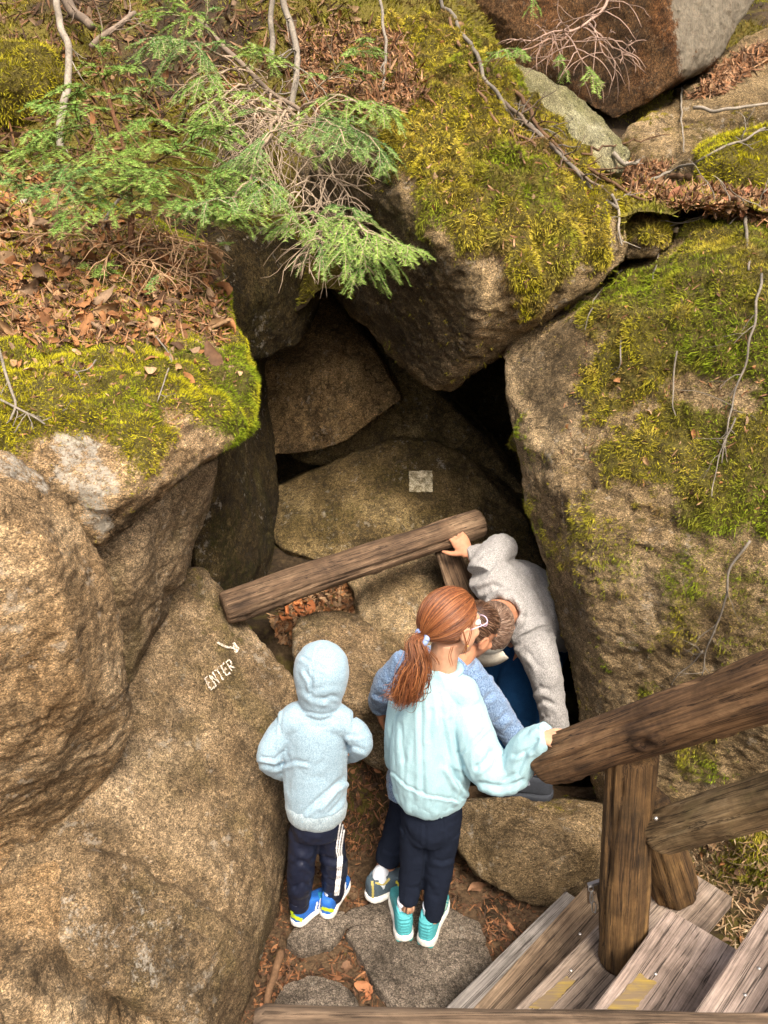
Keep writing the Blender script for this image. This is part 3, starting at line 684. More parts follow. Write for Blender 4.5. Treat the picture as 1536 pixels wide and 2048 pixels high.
# ------------------------------------------------------------------ moss, one part per boulder
M_MOSS = attr_mat('moss_fibres', 0.95, 0.05)
YEL, GRN, OLV, BRN, GLD = np.array([0.52, 0.48, 0.022]), np.array([0.24, 0.32, 0.022]), np.array([0.30, 0.275, 0.035]), np.array([0.27, 0.18, 0.07]), np.array([0.60, 0.48, 0.08])
def moss(rname, n, length, width, wts, hang=0.5, seed=1, thr=0.25, spread=0.5):
    r = ROCKS[rname]; V, N, mo = r['V'], r['N'], r['moss']
    T = tris_of(r['F'])
    c = V[T].mean(1); nn = N[T].mean(1); mm = mo[T].mean(1) + 0.35 * fbm(c * 22 + seed, 3, 0.6)
    ar = np.linalg.norm(np.cross(V[T[:, 1]] - V[T[:, 0]], V[T[:, 2]] - V[T[:, 0]]), axis=1)
    x, y, z = proj(c)
    vd = CAM - c; vd /= np.linalg.norm(vd, axis=1)[:, None]
    ok = (x > -160) & (x < 1700) & (y > -160) & (y < 2200) & ((nn * vd).sum(1) > -0.45)
    w = ar * np.clip((mm - thr) / 0.4, 0, 1) * ok
    idx = rng.choice(len(T), n, p=w / w.sum())
    a, b = rng.random(n), rng.random(n); f = a + b > 1; a[f] = 1 - a[f]; b[f] = 1 - b[f]
    P = V[T[idx, 0]] * (1 - a - b)[:, None] + V[T[idx, 1]] * a[:, None] + V[T[idx, 2]] * b[:, None]
    Nn = nn[idx]
    fl = np.stack([pn(P * 14 + k * 31) for k in range(3)], -1) * 1.1
    D = Nn * 0.75 + np.array([0, 0, -hang]) * rng.random(n)[:, None] + fl * 0.7 + rng.normal(size=(n, 3)) * spread * 0.6
    D /= np.linalg.norm(D, axis=1)[:, None]
    Tn = np.cross(D, rng.normal(size=(n, 3))); Tn /= np.linalg.norm(Tn, axis=1)[:, None]
    L = length * (0.5 + rng.random(n)) * np.clip(0.55 + mm[idx] * 0.6, 0.5, 1.15) * (1 + 0.5 * pn(P * 9))
    Wd = width * (0.6 + 0.8 * rng.random(n))
    base = P - Nn * 0.004
    VV = np.stack([base - Tn * Wd[:, None] * .5, base + Tn * Wd[:, None] * .5, base + D * L[:, None]], 1).reshape(-1, 3)
    # colours: broad drifts, small clumps and single fibres
    q = fbm(P * 2.1 + seed * 5, 4, 0.6); q2 = fbm(P * 11 + seed, 3, 0.6); q3 = fbm(P * 4.0 + 60 + seed, 3)
    cols = np.array([GRN, OLV, YEL, GLD, BRN])
    s = np.stack([wts[0] + 0.9 * q - 0.2 * q2, wts[1] + 0.5 * q2 + 0 * q, wts[2] - 0.6 * q + 0.4 * q2, wts[3] - 0.5 * q - 0.7 * q3, wts[4] + 1.0 * q3 - 0.3 * q2], -1)
    s = np.exp(s * 6.0); s /= s.sum(1)[:, None]
    col = s @ cols
    col *= (0.65 + 0.75 * rng.random(n))[:, None]
    CC = np.repeat(col, 3, 0)
    CC[0::3] *= 0.40; CC[1::3] *= 0.40          # foot of each fibre darker than its tip
    o = put('moss', VV, np.arange(3 * n).reshape(-1, 3), M_MOSS, parent=r['o'], attrs={'Col': CC}, smooth=False)
    o['kind'] = 'stuff'
names = list(ROCKS)
RN = {k: names[i] for i, k in enumerate(['b1', 'b2', 'b3', 'b4', 'b4b', 'bw', 'bh', 'bt', 'bs', 'bb', 'bl', 'b5', 'b6', 'b7', 'b8', 'bc', 'bp', 'bu', 'br', 'bm', 'bx', 'b9'])}
moss(RN['b2'], 210000, 0.013, 0.0034, (0.25, 0.05, 0.55, 0.0, -0.5), 0.35, 2, 0.15)
moss(RN['b7'], 260000, 0.016, 0.0036, (0.42, 0.42, 0.15, 0.02, 0.16), 0.8, 3, 0.12)
moss(RN['b8'], 270000, 0.017, 0.0042, (0.0, 0.36, 0.44, 0.42, 0.28), 1.0, 4, 0.15)
moss(RN['bc'], 7000, 0.018, 0.004, (0, 0.3, 0.4, 0.4, 0.1), 0.9, 5)
moss(RN['bm'], 22000, 0.018, 0.0045, (0.35, 0.3, 0.5, -0.2, -0.4), 0.4, 6)
moss(RN['bx'], 26000, 0.022, 0.0055, (0.0, 0.45, 0.45, 0.0, 0.0), 0.7, 7)
moss(RN['br'], 9000, 0.012, 0.004, (0.1, 0.5, 0.0, 0.0, 0.2), 0.3, 8, 0.45)
moss(RN['b4'], 9000, 0.006, 0.003, (0.3, 0.5, 0.1, 0.0, 0.1), 0.3, 9, 0.5)
moss(RN['b6'], 3000, 0.008, 0.003, (0.3, 0.3, 0.5, 0.0, 0.0), 0.3, 10, 0.4)

# moss mat on the hillside
hmask = np.clip(fbm(hv * 1.3 + 4, 3) + 0.55, 0, 1)
ROCKS['hill'] = dict(V=hv, F=[hf], N=HN, moss=hmask, o=None)
m0 = thing('moss_mat', (0, 5, 2.8), 'moss growing in patches over the slope above the cave', 'moss')
m0['kind'] = 'stuff'; ROCKS['hill']['o'] = m0
moss('hill', 150000, 0.03, 0.007, (0.05, 0.65, 0.15, -0.05, 0.35), 0.6, 12, 0.1)
hm = bpy.data.objects[[o.name for o in bpy.data.objects if o.parent == m0][0]]
# the mat is one single object
bpy.data.objects.remove(m0)
hm.name = 'moss_mat'; hm.location = (0, 5, 2.8)
tag(hm, 'moss growing in patches over the slope above the cave', 'moss', None, 'stuff')

# ------------------------------------------------------------------ dead leaves
M_LEAF = attr_mat('dry_leaf', 0.75, 0.25, var=60)
LC = np.array([[0.31, 0.145, 0.055], [0.31, 0.19, 0.095], [0.20, 0.09, 0.036], [0.09, 0.048, 0.025], [0.35, 0.23, 0.13], [0.21, 0.14, 0.085]])
def leaves(P, N, size, thin=1.0, curl=1.0, nu=3, nv=6, pal=LC, lift=0.3, tilt=0.6, cw=None):
    n = len(P)
    v = np.linspace(0, 1, nv); u = np.linspace(-1, 1, nu)
    UU, VV_ = np.meshgrid(u, v)
    prof = np.sin(np.pi * np.clip(VV_ * 0.94 + 0.03, 0, 1)) ** 0.8 * 0.34
    L = (size if np.ndim(size) else np.full(n, size)) * (0.6 + 0.8 * rng.random(n))
    cu = curl * rng.normal(size=n) * 1.3; cl = curl * rng.normal(size=n) * 1.6; tw = curl * rng.normal(size=n) * 0.8
    a = N + rng.normal(size=(n, 3)) * tilt; a /= np.linalg.norm(a, axis=1)[:, None]
    t = np.cross(a, rng.normal(size=(n, 3))); t /= np.linalg.norm(t, axis=1)[:, None]
    b = np.cross(a, t)
    ww = prof * UU * thin
    th = cl[:, None, None] * (VV_ - 0.5)
    ly = np.sin(th) / np.where(np.abs(cl) < .1, .1, cl)[:, None, None]; ly = np.where(np.abs(cl)[:, None, None] < .1, VV_ - .5, ly)
    lz = (1 - np.cos(th)) / np.where(np.abs(cl) < .1, .1, cl)[:, None, None]
    ph = cu[:, None, None] * ww * 2.2 + tw[:, None, None] * (VV_ - .5)
    lx = ww * np.cos(ph); lz = lz + np.abs(ww) * np.sin(np.abs(ph)) * np.sign(cu)[:, None, None] * 0.9 + 0.018 * rng.normal(size=(n, nv, nu))
    Q = P[:, None, None, :] + L[:, None, None, None] * (lx[..., None] * b[:, None, None] + ly[..., None] * t[:, None, None] + lz[..., None] * a[:, None, None]) + (lift * L)[:, None, None, None] * 0.35 * N[:, None, None]
    k = (np.arange(nv - 1)[:, None] * nu + np.arange(nu - 1)[None]).ravel()
    q = np.stack([k, k + 1, k + nu + 1, k + nu], -1)
    Fq = (np.arange(n)[:, None, None] * nu * nv + q[None]).reshape(-1, 4)
    c = pal[rng.choice(len(pal), n, p=cw)] * (0.7 + 0.6 * rng.random(n))[:, None]
    return Q.reshape(-1, 3), Fq, np.repeat(c, nu * nv, 0)
def hits(poly, n, bv):
    out, nr = [], []
    for px, py in in_poly_pts(poly, n):
        h = cast(bv, px, py)
        if h and h[0] is not None: out.append(h[0][:]); nr.append(h[1][:])
    P, Nn = np.array(out), np.array(nr)
    vd = CAM - P
    Nn[(Nn * vd).sum(1) < 0] *= -1
    return P, Nn
LEDGE = [(-80, 330), (60, 340), (250, 440), (425, 500), (452, 590), (462, 670), (440, 690), (380, 660), (310, 690), (120, 690), (-80, 660)]
RIDGE = [(1150, 300), (1200, 330), (1290, 330), (1400, 330), (1440, 380), (1600, 395), (1600, 445), (1400, 430), (1290, 400), (1200, 350)]
FLOOR = [(470, 2060), (530, 1880), (560, 1740), (690, 1640), (700, 1500), (790, 1540), (800, 1600), (905, 1660), (1000, 1790), (1075, 1830), (1000, 1960), (900, 2060)]
NOOK = [(540, 1230), (620, 1180), (700, 1150), (740, 1230), (640, 1240), (600, 1290), (560, 1290)]
SIDE = [(1320, 1660), (1420, 1640), (1600, 1600), (1600, 1950), (1480, 1930), (1380, 1760)]
UP = [(-60, 240), (0, -60), (620, -60), (820, 120), (700, 230), (400, 260), (150, 330), (-60, 330)]
b2v = [ROCKS[RN['b2']]['bvh'], HB]
Ps = []
def litter(name, label, sets):
    out = []
    for poly, n, bv, size, thin, curl, tilt, pal, cw in sets:
        P, Nn = hits(poly, n, bv)
        V, Fq, c = leaves(P, Nn, size, thin, curl, pal=pal, tilt=tilt, cw=cw, lift=0.25)
        out.append((V, Fq, c))
    V, Fq = merge([(a, b) for a, b, _ in out])
    o = put(name, V, Fq, M_LEAF, attrs={'Col': np.vstack([c for *_, c in out])})
    return tag(o, label, 'dead leaves', None, 'stuff')
NEED = np.array([[0.30, 0.15, 0.07], [0.20, 0.10, 0.05], [0.36, 0.22, 0.12], [0.12, 0.07, 0.04]])
DARKL = np.array([[0.20, 0.09, 0.042], [0.12, 0.062, 0.034], [0.06, 0.035, 0.02], [0.28, 0.135, 0.06]])
litter('leaf_litter', 'brown leaf litter covering the ledge under the left spruce', [
    (LEDGE, 1100, b2v, 0.055, 0.62, 1.5, 0.8, LC, [.25,.10,.25,.32,.03,.05]), (LEDGE, 2600, b2v, 0.06, 0.12, 0.6, 0.5, NEED, None)])
litter('leaf_litter', 'reddish needle and leaf litter lying in the hollow above the right boulder', [
    (RIDGE, 2000, [HB, ROCKS[RN['b7']]['bvh'], ROCKS[RN['br']]['bvh']], 0.06, 0.55, 0.9, 0.6, NEED, None), (RIDGE, 1600, [HB, ROCKS[RN['b7']]['bvh'], ROCKS[RN['br']]['bvh']], 0.09, 0.09, 0.5, 0.5, NEED, None)])
litter('leaf_litter', 'dark damp leaf litter on the ground around the stepping stones', [
    (FLOOR, 2200, [GB], 0.035, 0.6, 1.4, 0.55, DARKL, [.2,.35,.35,.1]), (FLOOR, 3200, [GB], 0.045, 0.16, 0.6, 0.5, DARKL, None)])
litter('leaf_litter', 'rusty leaf litter in the nook under the resting log', [
    (NOOK, 420, [GB], 0.045, 0.9, 1.0, 0.6, LC, None), (NOOK, 300, [GB], 0.06, 0.14, 0.6, 0.5, NEED, None)])
litter('leaf_litter', 'dry twiggy litter on the bank beside the wooden stairs', [
    (SIDE, 1000, [GB, ROCKS[RN['b7']]['bvh']], 0.05, 0.13, 0.7, 0.6, np.array([[0.36, 0.24, 0.13], [0.24, 0.15, 0.08], [0.42, 0.32, 0.2], [0.14, 0.1, 0.05]]), None), (SIDE, 110, [GB, ROCKS[RN['b7']]['bvh']], 0.035, 1, 1, 0.6, LC, None)])
litter('leaf_litter', 'scattered leaf litter on the slope behind the spruces', [
    (UP, 200, [HB], 0.075, 0.6, 1.5, 0.7, LC * .7, None), (UP, 1500, [HB], 0.11, 0.11, 0.6, 0.6, NEED * .55, None), ([(570, 60), (800, 60), (860, 200), (640, 250)], 1500, [HB, ROCKS[RN['b8']]['bvh']], 0.10, 0.10, 0.6, 0.6, NEED, None),
    ([(1370, 200), (1450, 120), (1560, 70), (1560, 110), (1440, 190)], 700, [ROCKS[RN['br']]['bvh']], 0.08, 0.16, 0.6, 0.5, NEED, None)])
R_ = lambda k: [ROCKS[RN[k]]['bvh']]
litter('leaf_litter', 'tiny brown debris caught in the moss of the boulders', [
    ([(720, 0), (900, 0), (1230, 420), (1060, 590), (800, 360)], 420, R_('b8'), 0.030, 0.25, 1.0, 0.5, NEED, None), ([(720, 0), (900, 0), (1230, 420), (1060, 590), (800, 360)], 60, R_('b8'), 0.035, 0.9, 1.3, 0.6, LC, None),
    ([(1180, 640), (1340, 480), (1536, 430), (1536, 1060), (1100, 900)], 420, R_('b7'), 0.026, 0.22, 1.0, 0.5, NEED, None), ([(1180, 640), (1340, 480), (1536, 430), (1536, 1060), (1100, 900)], 30, R_('b7'), 0.03, 0.9, 1.3, 0.6, LC, None),
    ([(0, 700), (470, 690), (480, 830), (330, 900), (0, 870)], 260, R_('b2'), 0.022, 0.25, 1.0, 0.5, NEED, None), ([(0, 690), (470, 680), (480, 760), (0, 760)], 70, R_('b2'), 0.04, 0.8, 1.4, 0.6, LC, None)])
def single_leaves(poly, n, bv, size, label, group, pal=LC, spots=None):
    P, Nn = hits(poly, n, bv)
    if spots:
        hh = [cast(bv, *s) for s in spots]; P = np.array([h[0][:] for h in hh if h]); Nn = np.array([h[1][:] for h in hh if h])
    for p, nn in zip(P, Nn):
        V, Fq, c = leaves(p[None], nn[None], np.array([size]), 0.8, 1.5, 7, 12, pal, 0.5, 0.5)
        o = put('dry_leaf', V, Fq, M_LEAF, attrs={'Col': c}, base=p)
        tag(o, label, 'leaf', group)
single_leaves(LEDGE, 60, b2v, 0.095, 'large curled brown leaf lying on the litter of the left ledge', 'curled leaves on the left ledge')
single_leaves([(0, 700), (480, 700), (440, 760), (200, 760)], 1, b2v, 0.085, 'curled tan leaf lying on the left ledge\'s bright moss', 'leaves lying on the moss of the ledge', spots=[(147, 692), (205, 665), (225, 660), (385, 705), (355, 695), (425, 715), (210, 645), (300, 650), (440, 640)])
single_leaves(FLOOR, 36, [GB], 0.065, 'torn rusty leaf lying on the ground near the stepping stones', 'rusty leaves on the ground', pal=np.array([[0.42, 0.19, 0.09], [0.36, 0.15, 0.07], [0.25, 0.14, 0.08]]))
single_leaves(NOOK, 1, [GB], 0.075, 'orange leaf in the small clump just under the resting log', 'orange leaves under the log', pal=np.array([[0.5, 0.19, 0.07], [0.42, 0.15, 0.055]]), spots=[(575, 1225), (590, 1235), (600, 1222), (612, 1215), (585, 1245), (620, 1222), (596, 1210), (570, 1240)])
single_leaves(RIDGE, 24, [HB, ROCKS[RN['b7']]['bvh']], 0.08, 'red-brown leaf lying in the hollow above the right boulder', 'leaves in the upper right hollow', pal=np.array([[0.3, 0.13, 0.07], [0.24, 0.1, 0.05]]))

# ------------------------------------------------------------------ twigs, stems, roots
M_BARK = attr_mat('twig_bark', 0.85, 0.2, var=90)
M_NEEDLE = attr_mat('spruce_needles', 0.6, 0.3)
GREYB, BRNB, PALEB = np.array([0.21, 0.165, 0.125]), np.array([0.17, 0.10, 0.055]), np.array([0.36, 0.32, 0.26])
def walk(p, d, L, n, wob, droop):
    out = [np.array(p, float)]; d = np.array(d, float); d /= np.linalg.norm(d)
    for k in range(n):
        d = d + rng.normal(size=3) * wob + np.array([0, 0, -droop]); d /= np.linalg.norm(d)
        out.append(out[-1] + d * L / n)
    return np.array(out)
def jitter(pts, amp, n):
    P = spline(pts, n); 
    w = np.stack([pn(P * 9 + rng.random() * 50 + 20 * k) for k in range(3)], -1) * amp
    return P + w
def twig(name, label, pts, r0, r1, col, kids=0, klen=0.12, group=None, cat='twig', wob=0.012, parent=None, dirn=None):
    pts = np.array(pts, float)
    P = jitter(pts, wob, max(8, len(pts) * 5))
    parts = [tube(P, np.linspace(r0, r1, len(P)), 8, seg=len(P))]
    for k in range(kids):
        i = rng.integers(len(P) // 4, len(P) - 1); d = P[i + 1] - P[i]; d /= np.linalg.norm(d)
        d = d + rng.normal(size=3) * 0.8
        L = klen * (0.5 + rng.random())
        W = walk(P[i], d, L, 6, 0.22, 0.04); rk = min(r1 * 0.7, 0.0042)
        parts.append(tube(W, np.linspace(rk, rk * 0.35, 7), 5, seg=7))
        if rng.random() < 0.6:
            W2 = walk(W[3], d + rng.normal(size=3) * .8, L * 0.5, 4, 0.2, 0.04); parts.append(tube(W2, np.linspace(rk * .6, rk * .3, 5), 5, seg=5))
    V, Fs = merge(parts)
    c = col * (0.8 + 0.35 * pn(V * 25))[:, None]
    o = put(name, V, Fs, M_BARK, parent=parent, attrs={'Col': np.clip(c, 0.01, 1)})
    if parent is None: tag(o, label, cat, group)
    return o
def T(lst): return A(lst)
def on(bv, pts, lift=0.01):
    out = []
    for px, py in pts:
        h = cast(bv, px, py)
        if h: out.append(np.array(h[0]) + (CAM - np.array(h[0])) / np.linalg.norm(CAM - np.array(h[0])) * lift)
    return np.array(out)
twig('thin_stem', 'pale crooked stem standing at the upper left behind the spruce', T([(105, -40, 4.3), (113, 10, 4.28), (122, 60, 4.25), (134, 95, 4.22), (138, 150, 4.18), (130, 190, 4.12), (122, 260, 4.05), (121, 300, 4.0)]), 0.016, 0.018, PALEB, 4, 0.12, cat='stem')
twig('thin_stem', 'straight pale stem rising above the middle spruce branches', T([(545, -40, 4.4), (543, 20, 4.38), (545, 80, 4.34), (543, 118, 4.3)]), 0.013, 0.014, PALEB * 0.85, 0, cat='stem')
twig('thin_stem', 'leaning pale stem beside the straight one, ending in a tangle of roots', T([(560, -40, 4.3), (572, 20, 4.25), (586, 70, 4.18), (595, 130, 4.08), (590, 180, 4.0), (575, 230, 3.92)]), 0.016, 0.014, PALEB * 0.8, 14, 0.22, cat='stem')
twig('thin_stem', 'knotted pale twig hanging straight down left of the golden moss', T([(755, -40, 4.2), (765, 40, 4.05), (772, 90, 3.9), (768, 150, 3.75), (768, 210, 3.55)]), 0.007, 0.006, PALEB * 0.8, 3, 0.1, cat='stem')
twig('fallen_branch', 'dark fallen branch on the moss at the upper left', T([(120, -20, 4.6), (150, 25, 4.5), (185, 55, 4.4)]), 0.03, 0.02, GREYB, 3, 0.15, cat='branch')
twig('fallen_branch', 'grey fallen branch slanting up behind the left spruce', T([(180, 95, 4.1), (220, 62, 4.15), (270, 25, 4.3)]), 0.014, 0.011, GREYB * 1.4, 6, 0.2, cat='branch')
twig('birch_log', 'short white birch log lying in the leaves at the left edge', T([(30, 460, 3.55), (45, 425, 3.62), (48, 405, 3.68)]), 0.025, 0.024, PALEB * 1.2, 0, cat='log', wob=0.002)
twig('broken_stick', 'bare broken stick poking up through the left litter', T([(205, 455, 3.4), (225, 415, 3.42), (245, 383, 3.44)]), 0.008, 0.006, PALEB * 0.8, 1, 0.06, cat='stick')
R8 = [ROCKS[RN['b8']]['bvh'], HB, ROCKS[RN['bp']]['bvh'], ROCKS[RN['b7']]['bvh'], ROCKS[RN['bm']]['bvh'], ROCKS[RN['bc']]['bvh'], ROCKS[RN['br']]['bvh']]
def surf(label, px, r, col, kids, klen=0.12, name='root', cat='root', lift=0.03, wob=0.02):
    P = on(R8, px, lift)
    if len(P) > 2: twig(name, label, P, r, r * 0.6, col, kids, klen, cat=cat, wob=wob)
surf('longest pale root running down over the golden moss of the overhang', [(880, 0), (930, 70), (965, 140), (1010, 210), (1060, 250), (1130, 320), (1180, 370), (1230, 420)], 0.010, PALEB * .6, 12)
surf('brown root crossing beside the longest root on the overhang', [(900, 40), (940, 130), (985, 230), (1050, 280), (1100, 310)], 0.008, BRNB * 1.4, 10)
surf('dark root on the crest of the overhang beside the pale slab', [(990, 150), (1040, 190), (1070, 240), (1120, 300), (1200, 350), (1290, 400)], 0.010, BRNB, 14)
surf('forked root along the top edge of the overhang', [(985, 175), (1030, 220), (1075, 265), (1140, 330), (1230, 380)], 0.009, GREYB, 14)
surf('thick bare root arching over the reddish litter', [(1325, 360), (1370, 355), (1410, 365), (1450, 385), (1490, 410)], 0.016, BRNB * 1.4, 4, cat='root')
surf('bleached stick lying in the upper right hollow', [(1225, 310), (1250, 330), (1280, 322)], 0.012, PALEB, 1, name='broken_stick', cat='stick')
surf('grey stick across the reddish litter in the right hollow', [(1290, 365), (1340, 345), (1400, 320), (1470, 285), (1530, 262)], 0.008, PALEB * .8, 6, name='broken_stick', cat='stick', lift=0.05)
surf('long thin twig crossing the hollow below the pale slab', [(1170, 305), (1220, 290), (1280, 280), (1340, 270)], 0.005, BRNB, 3, name='dry_twig', cat='twig', lift=0.1)
surf('white dead stick jutting from the right edge', [(1390, 215), (1440, 222), (1500, 215), (1600, 205)], 0.010, PALEB, 2, name='broken_stick', cat='stick', lift=0.12)
surf('thin hanging rootlet below the pale grey rock face', [(1363, 175), (1362, 220), (1366, 260), (1368, 305)], 0.006, PALEB * .8, 0, name='rootlet', cat='root', lift=0.05, wob=0.01)
surf('fan of pale dead twigs at the right edge above the mossy boulder', [(1600, 400), (1530, 430), (1470, 425), (1390, 433)], 0.008, PALEB, 16, 0.2, name='dry_twig', cat='twig', lift=0.05)
surf('pale rootlet hanging over the notch between the two boulders', [(1225, 390), (1238, 425), (1235, 455), (1246, 490)], 0.006, PALEB, 3, 0.06, name='rootlet', cat='root', lift=0.03, wob=0.01)
R7 = [ROCKS[RN['b7']]['bvh']]
def on7(label, px, r, kids, klen=0.08, name='dry_twig'):
    P = on(R7, px, 0.03)
    if len(P) > 1: twig(name, label, P, r * 0.8, r * 0.4, PALEB * 0.6, kids, klen, cat='twig', wob=0.012)
on7('forked dead twig on the bare rock above the handrail', [(1500, 1085), (1462, 1140), (1455, 1190), (1430, 1250), (1410, 1310), (1400, 1350)], 0.0055, 8, 0.12)
on7('short curved twig stuck to the rock just above the handrail', [(1405, 1300), (1385, 1330), (1360, 1352), (1345, 1372)], 0.0035, 2)
on7('long grey twig hanging over the moss near the right edge', [(1525, 545), (1515, 600), (1505, 660), (1490, 720), (1465, 790), (1460, 830), (1440, 930)], 0.006, 12, 0.14)
on7('straight thin twig in the middle of the right boulder\'s moss', [(1353, 705), (1348, 760), (1347, 800), (1350, 832)], 0.0045, 0)
on7('thin twig hanging from the notch along the right boulder\'s shoulder', [(1245, 540), (1200, 580), (1180, 620), (1168, 660)], 0.004, 1)
on7('peeled hanging root at the upper right corner of the mossy boulder', [(1490, 435), (1495, 480), (1500, 540)], 0.009, 0, name='rootlet')
on7('short brown twig in the upper part of the right boulder\'s moss', [(1325, 470), (1318, 510), (1310, 540), (1305, 560)], 0.004, 1)
on7('small forked twig at the left side of the right boulder\'s moss', [(1242, 672), (1241, 710), (1240, 730), (1233, 745)], 0.0045, 2, 0.05)
on7('thin kinked twig low on the right boulder\'s moss', [(1470, 840), (1450, 880), (1440, 920), (1425, 990)], 0.004, 5, 0.1)
B2B = [ROCKS[RN['b2']]['bvh'], ROCKS[RN['b1']]['bvh']]
for lab, px, r in (('long pale twig lying on the bright moss at the left edge', [(-5, 690), (10, 740), (22, 780), (30, 810), (20, 840)], 0.005),
                   ('thin branched twig on the moss beside the curled leaf', [(312, 672), (340, 720), (330, 760), (318, 800)], 0.003),
                   ('bowed grass stalk lying across the bright moss', [(190, 718), (175, 735), (150, 742)], 0.003),
                   ('pale crossing twig at the left edge of the bright moss', [(0, 800), (30, 815), (70, 835), (90, 850)], 0.004)):
    P = on(B2B, px, 0.02); twig('dry_twig', lab, P, r, r * .6, PALEB * .8, 4, 0.08, cat='twig', wob=0.006)
surf('dead leaf stalk cluster caught on the overhang\'s moss', [(1020, 260), (1035, 290), (1045, 330)], 0.006, BRNB * 1.5, 14, 0.1, name='dry_twig', cat='twig')
# little mushroom on the right boulder's top edge
h = cast(R7 + [HB, ROCKS[RN['bc']]['bvh']], 1346, 478)
p = np.array(h[0]) + np.array([0, -0.03, -0.01])
ms = thing('mushroom', p, 'small pale mushroom on the mossy top edge of the right boulder', 'mushroom')
M_SHROOM = plain('mushroom_flesh', (0.34, 0.27, 0.18), 0.7, nscale=60)
put('stem', *tube([p + [0, 0, -0.02], p + [0.004, -0.004, 0.015], p + [0, -0.004, 0.04]], [0.006, 0.0055, 0.005], 12), M_SHROOM, parent=ms)
put('cap', *tube([p + [-0.002, -0.004, 0.034], p + [-0.002, -0.004, 0.042], p + [-0.002, -0.004, 0.050], p + [-0.002, -0.004, 0.056]], [0.016, 0.018, 0.012, 0.003], 16), M_SHROOM, parent=ms)
# the root creeping down beside the slab, bottom centre
P = np.array([onz(560, 1900, 0.06), onz(548, 1950, 0.06), onz(535, 1990, 0.05), onz(530, 2060, 0.04)])
twig('root', 'brown root creeping along the ground beside the slab boulder', P, 0.014, 0.010, BRNB * 1.2, 2, 0.06, cat='root', wob=0.008)

# ------------------------------------------------------------------ spruces
def spray(P, live, W, seed, hang=0.25, dead=0.0, twl=1.0):
    """P: polyline of the branch; returns wood (V,F), needles (V,col)"""
    n = len(P); L = np.linalg.norm(np.diff(P, axis=0), axis=1).sum()
    wood = [tube(P, np.linspace(max(0.0032, 0.010 * L), 0.0016, n), 6, seg=n)]
    runs = []
    step = 0.032
    m = max(4, int(L / step))
    up = np.array([0, 0, 1.0])
    for k in range(m):
        s = 0.10 + 0.88 * (k + rng.random() * .6) / m
        f = s * (n - 1); i = min(int(f), n - 2); p = P[i] + (P[i + 1] - P[i]) * (f - i)
        d = P[i + 1] - P[i]; d /= np.linalg.norm(d)
        sd = np.cross(d, up); sd /= np.linalg.norm(sd) + 1e-9
        sgn = 1 if k % 2 else -1
        ln = (1.2 * W * (1 - s) ** 0.65 * min(1, 3.2 * s + 0.25) + 0.025) * (0.65 + 0.6 * rng.random()) * twl
        alive = s > 1 - live + 0.15 * rng.normal()
        isdead = (not alive)
        dd = d * (0.62 if alive else 0.45) + sd * sgn * 0.75 + rng.normal(size=3) * (0.12 if alive else 0.3)
        w = walk(p, dd, ln * (1.0 if alive else 0.95), 7, 0.07 if alive else 0.13, hang * 0.35 if alive else 0.13)
        wood.append(tube(w, np.linspace(0.0022, 0.0010, 8) * (1.0 if alive else 1.25), 4, seg=8))
        if alive:
            runs.append(w)
            if ln > 0.07:
                for q in (2, 3, 4):
                    for s2 in (-1, 1):
                        if rng.random() < 0.55:
                            dw = w[q + 1] - w[q]; dw /= np.linalg.norm(dw)
                            w2 = walk(w[q], dw * .7 + np.cross(dw, up) * s2 * .75, ln * 0.36, 4, 0.06, hang * 0.3)
                            runs.append(w2); wood.append(tube(w2, np.linspace(0.0014, 0.0008, 5), 4, seg=5))
        elif ln > 0.06 and rng.random() < 0.7:
            w2 = walk(w[3], dd + rng.normal(size=3) * .5, ln * 0.55, 5, 0.2, 0.14); wood.append(tube(w2, np.linspace(0.0014, 0.0008, 6), 4, seg=6))
    if live > 0: runs.append(P[int((n - 1) * max(0.0, 1 - live)):])
    NV, NC = [], []
    g = np.array([[0.17, 0.35, 0.07], [0.24, 0.42, 0.08], [0.12, 0.28, 0.08], [0.40, 0.50, 0.12]])
    base = g[rng.integers(0, 3)]
    for w in runs:
        if len(w) < 2: continue
        Lr = np.linalg.norm(np.diff(w, axis=0), axis=1).sum(); c = max(6, int(Lr / 0.0034)) * 4
        s = rng.random(c) * (len(w) - 1); i = np.minimum(s.astype(int), len(w) - 2); f = (s - i)[:, None]
        p = w[i] * (1 - f) + w[i + 1] * f; d = w[i + 1] - w[i]; d /= np.linalg.norm(d, axis=1)[:, None]
        sd = np.cross(d, up); sd /= np.linalg.norm(sd, axis=1)[:, None] + 1e-9; u2 = np.cross(sd, d)
        ang = rng.normal(size=c) * 0.5 + np.where(rng.random(c) < .5, 0, np.pi)
        ra = sd * np.cos(ang)[:, None] + u2 * (np.abs(np.sin(ang)) * 0.9 - 0.1)[:, None]
        nd = d * 0.55 + ra * 0.8; nd /= np.linalg.norm(nd, axis=1)[:, None]
        ln = 0.016 * (0.65 + 0.6 * rng.random(c)); wd = np.cross(nd, rng.normal(size=(c, 3))); wd /= np.linalg.norm(wd, axis=1)[:, None]
        NV.append(np.stack([p - wd * .0010, p + wd * .0010, p + nd * ln[:, None]], 1).reshape(-1, 3))
        tip = (s / (len(w) - 1))[:, None]
        col = (base * (1 - 0.5 * tip) + g[3] * 0.5 * tip) * (0.7 + 0.6 * rng.random(c))[:, None]
        NC.append(np.repeat(col, 3, 0))
    return merge(wood), (np.vstack(NV), np.vstack(NC)) if NV else None
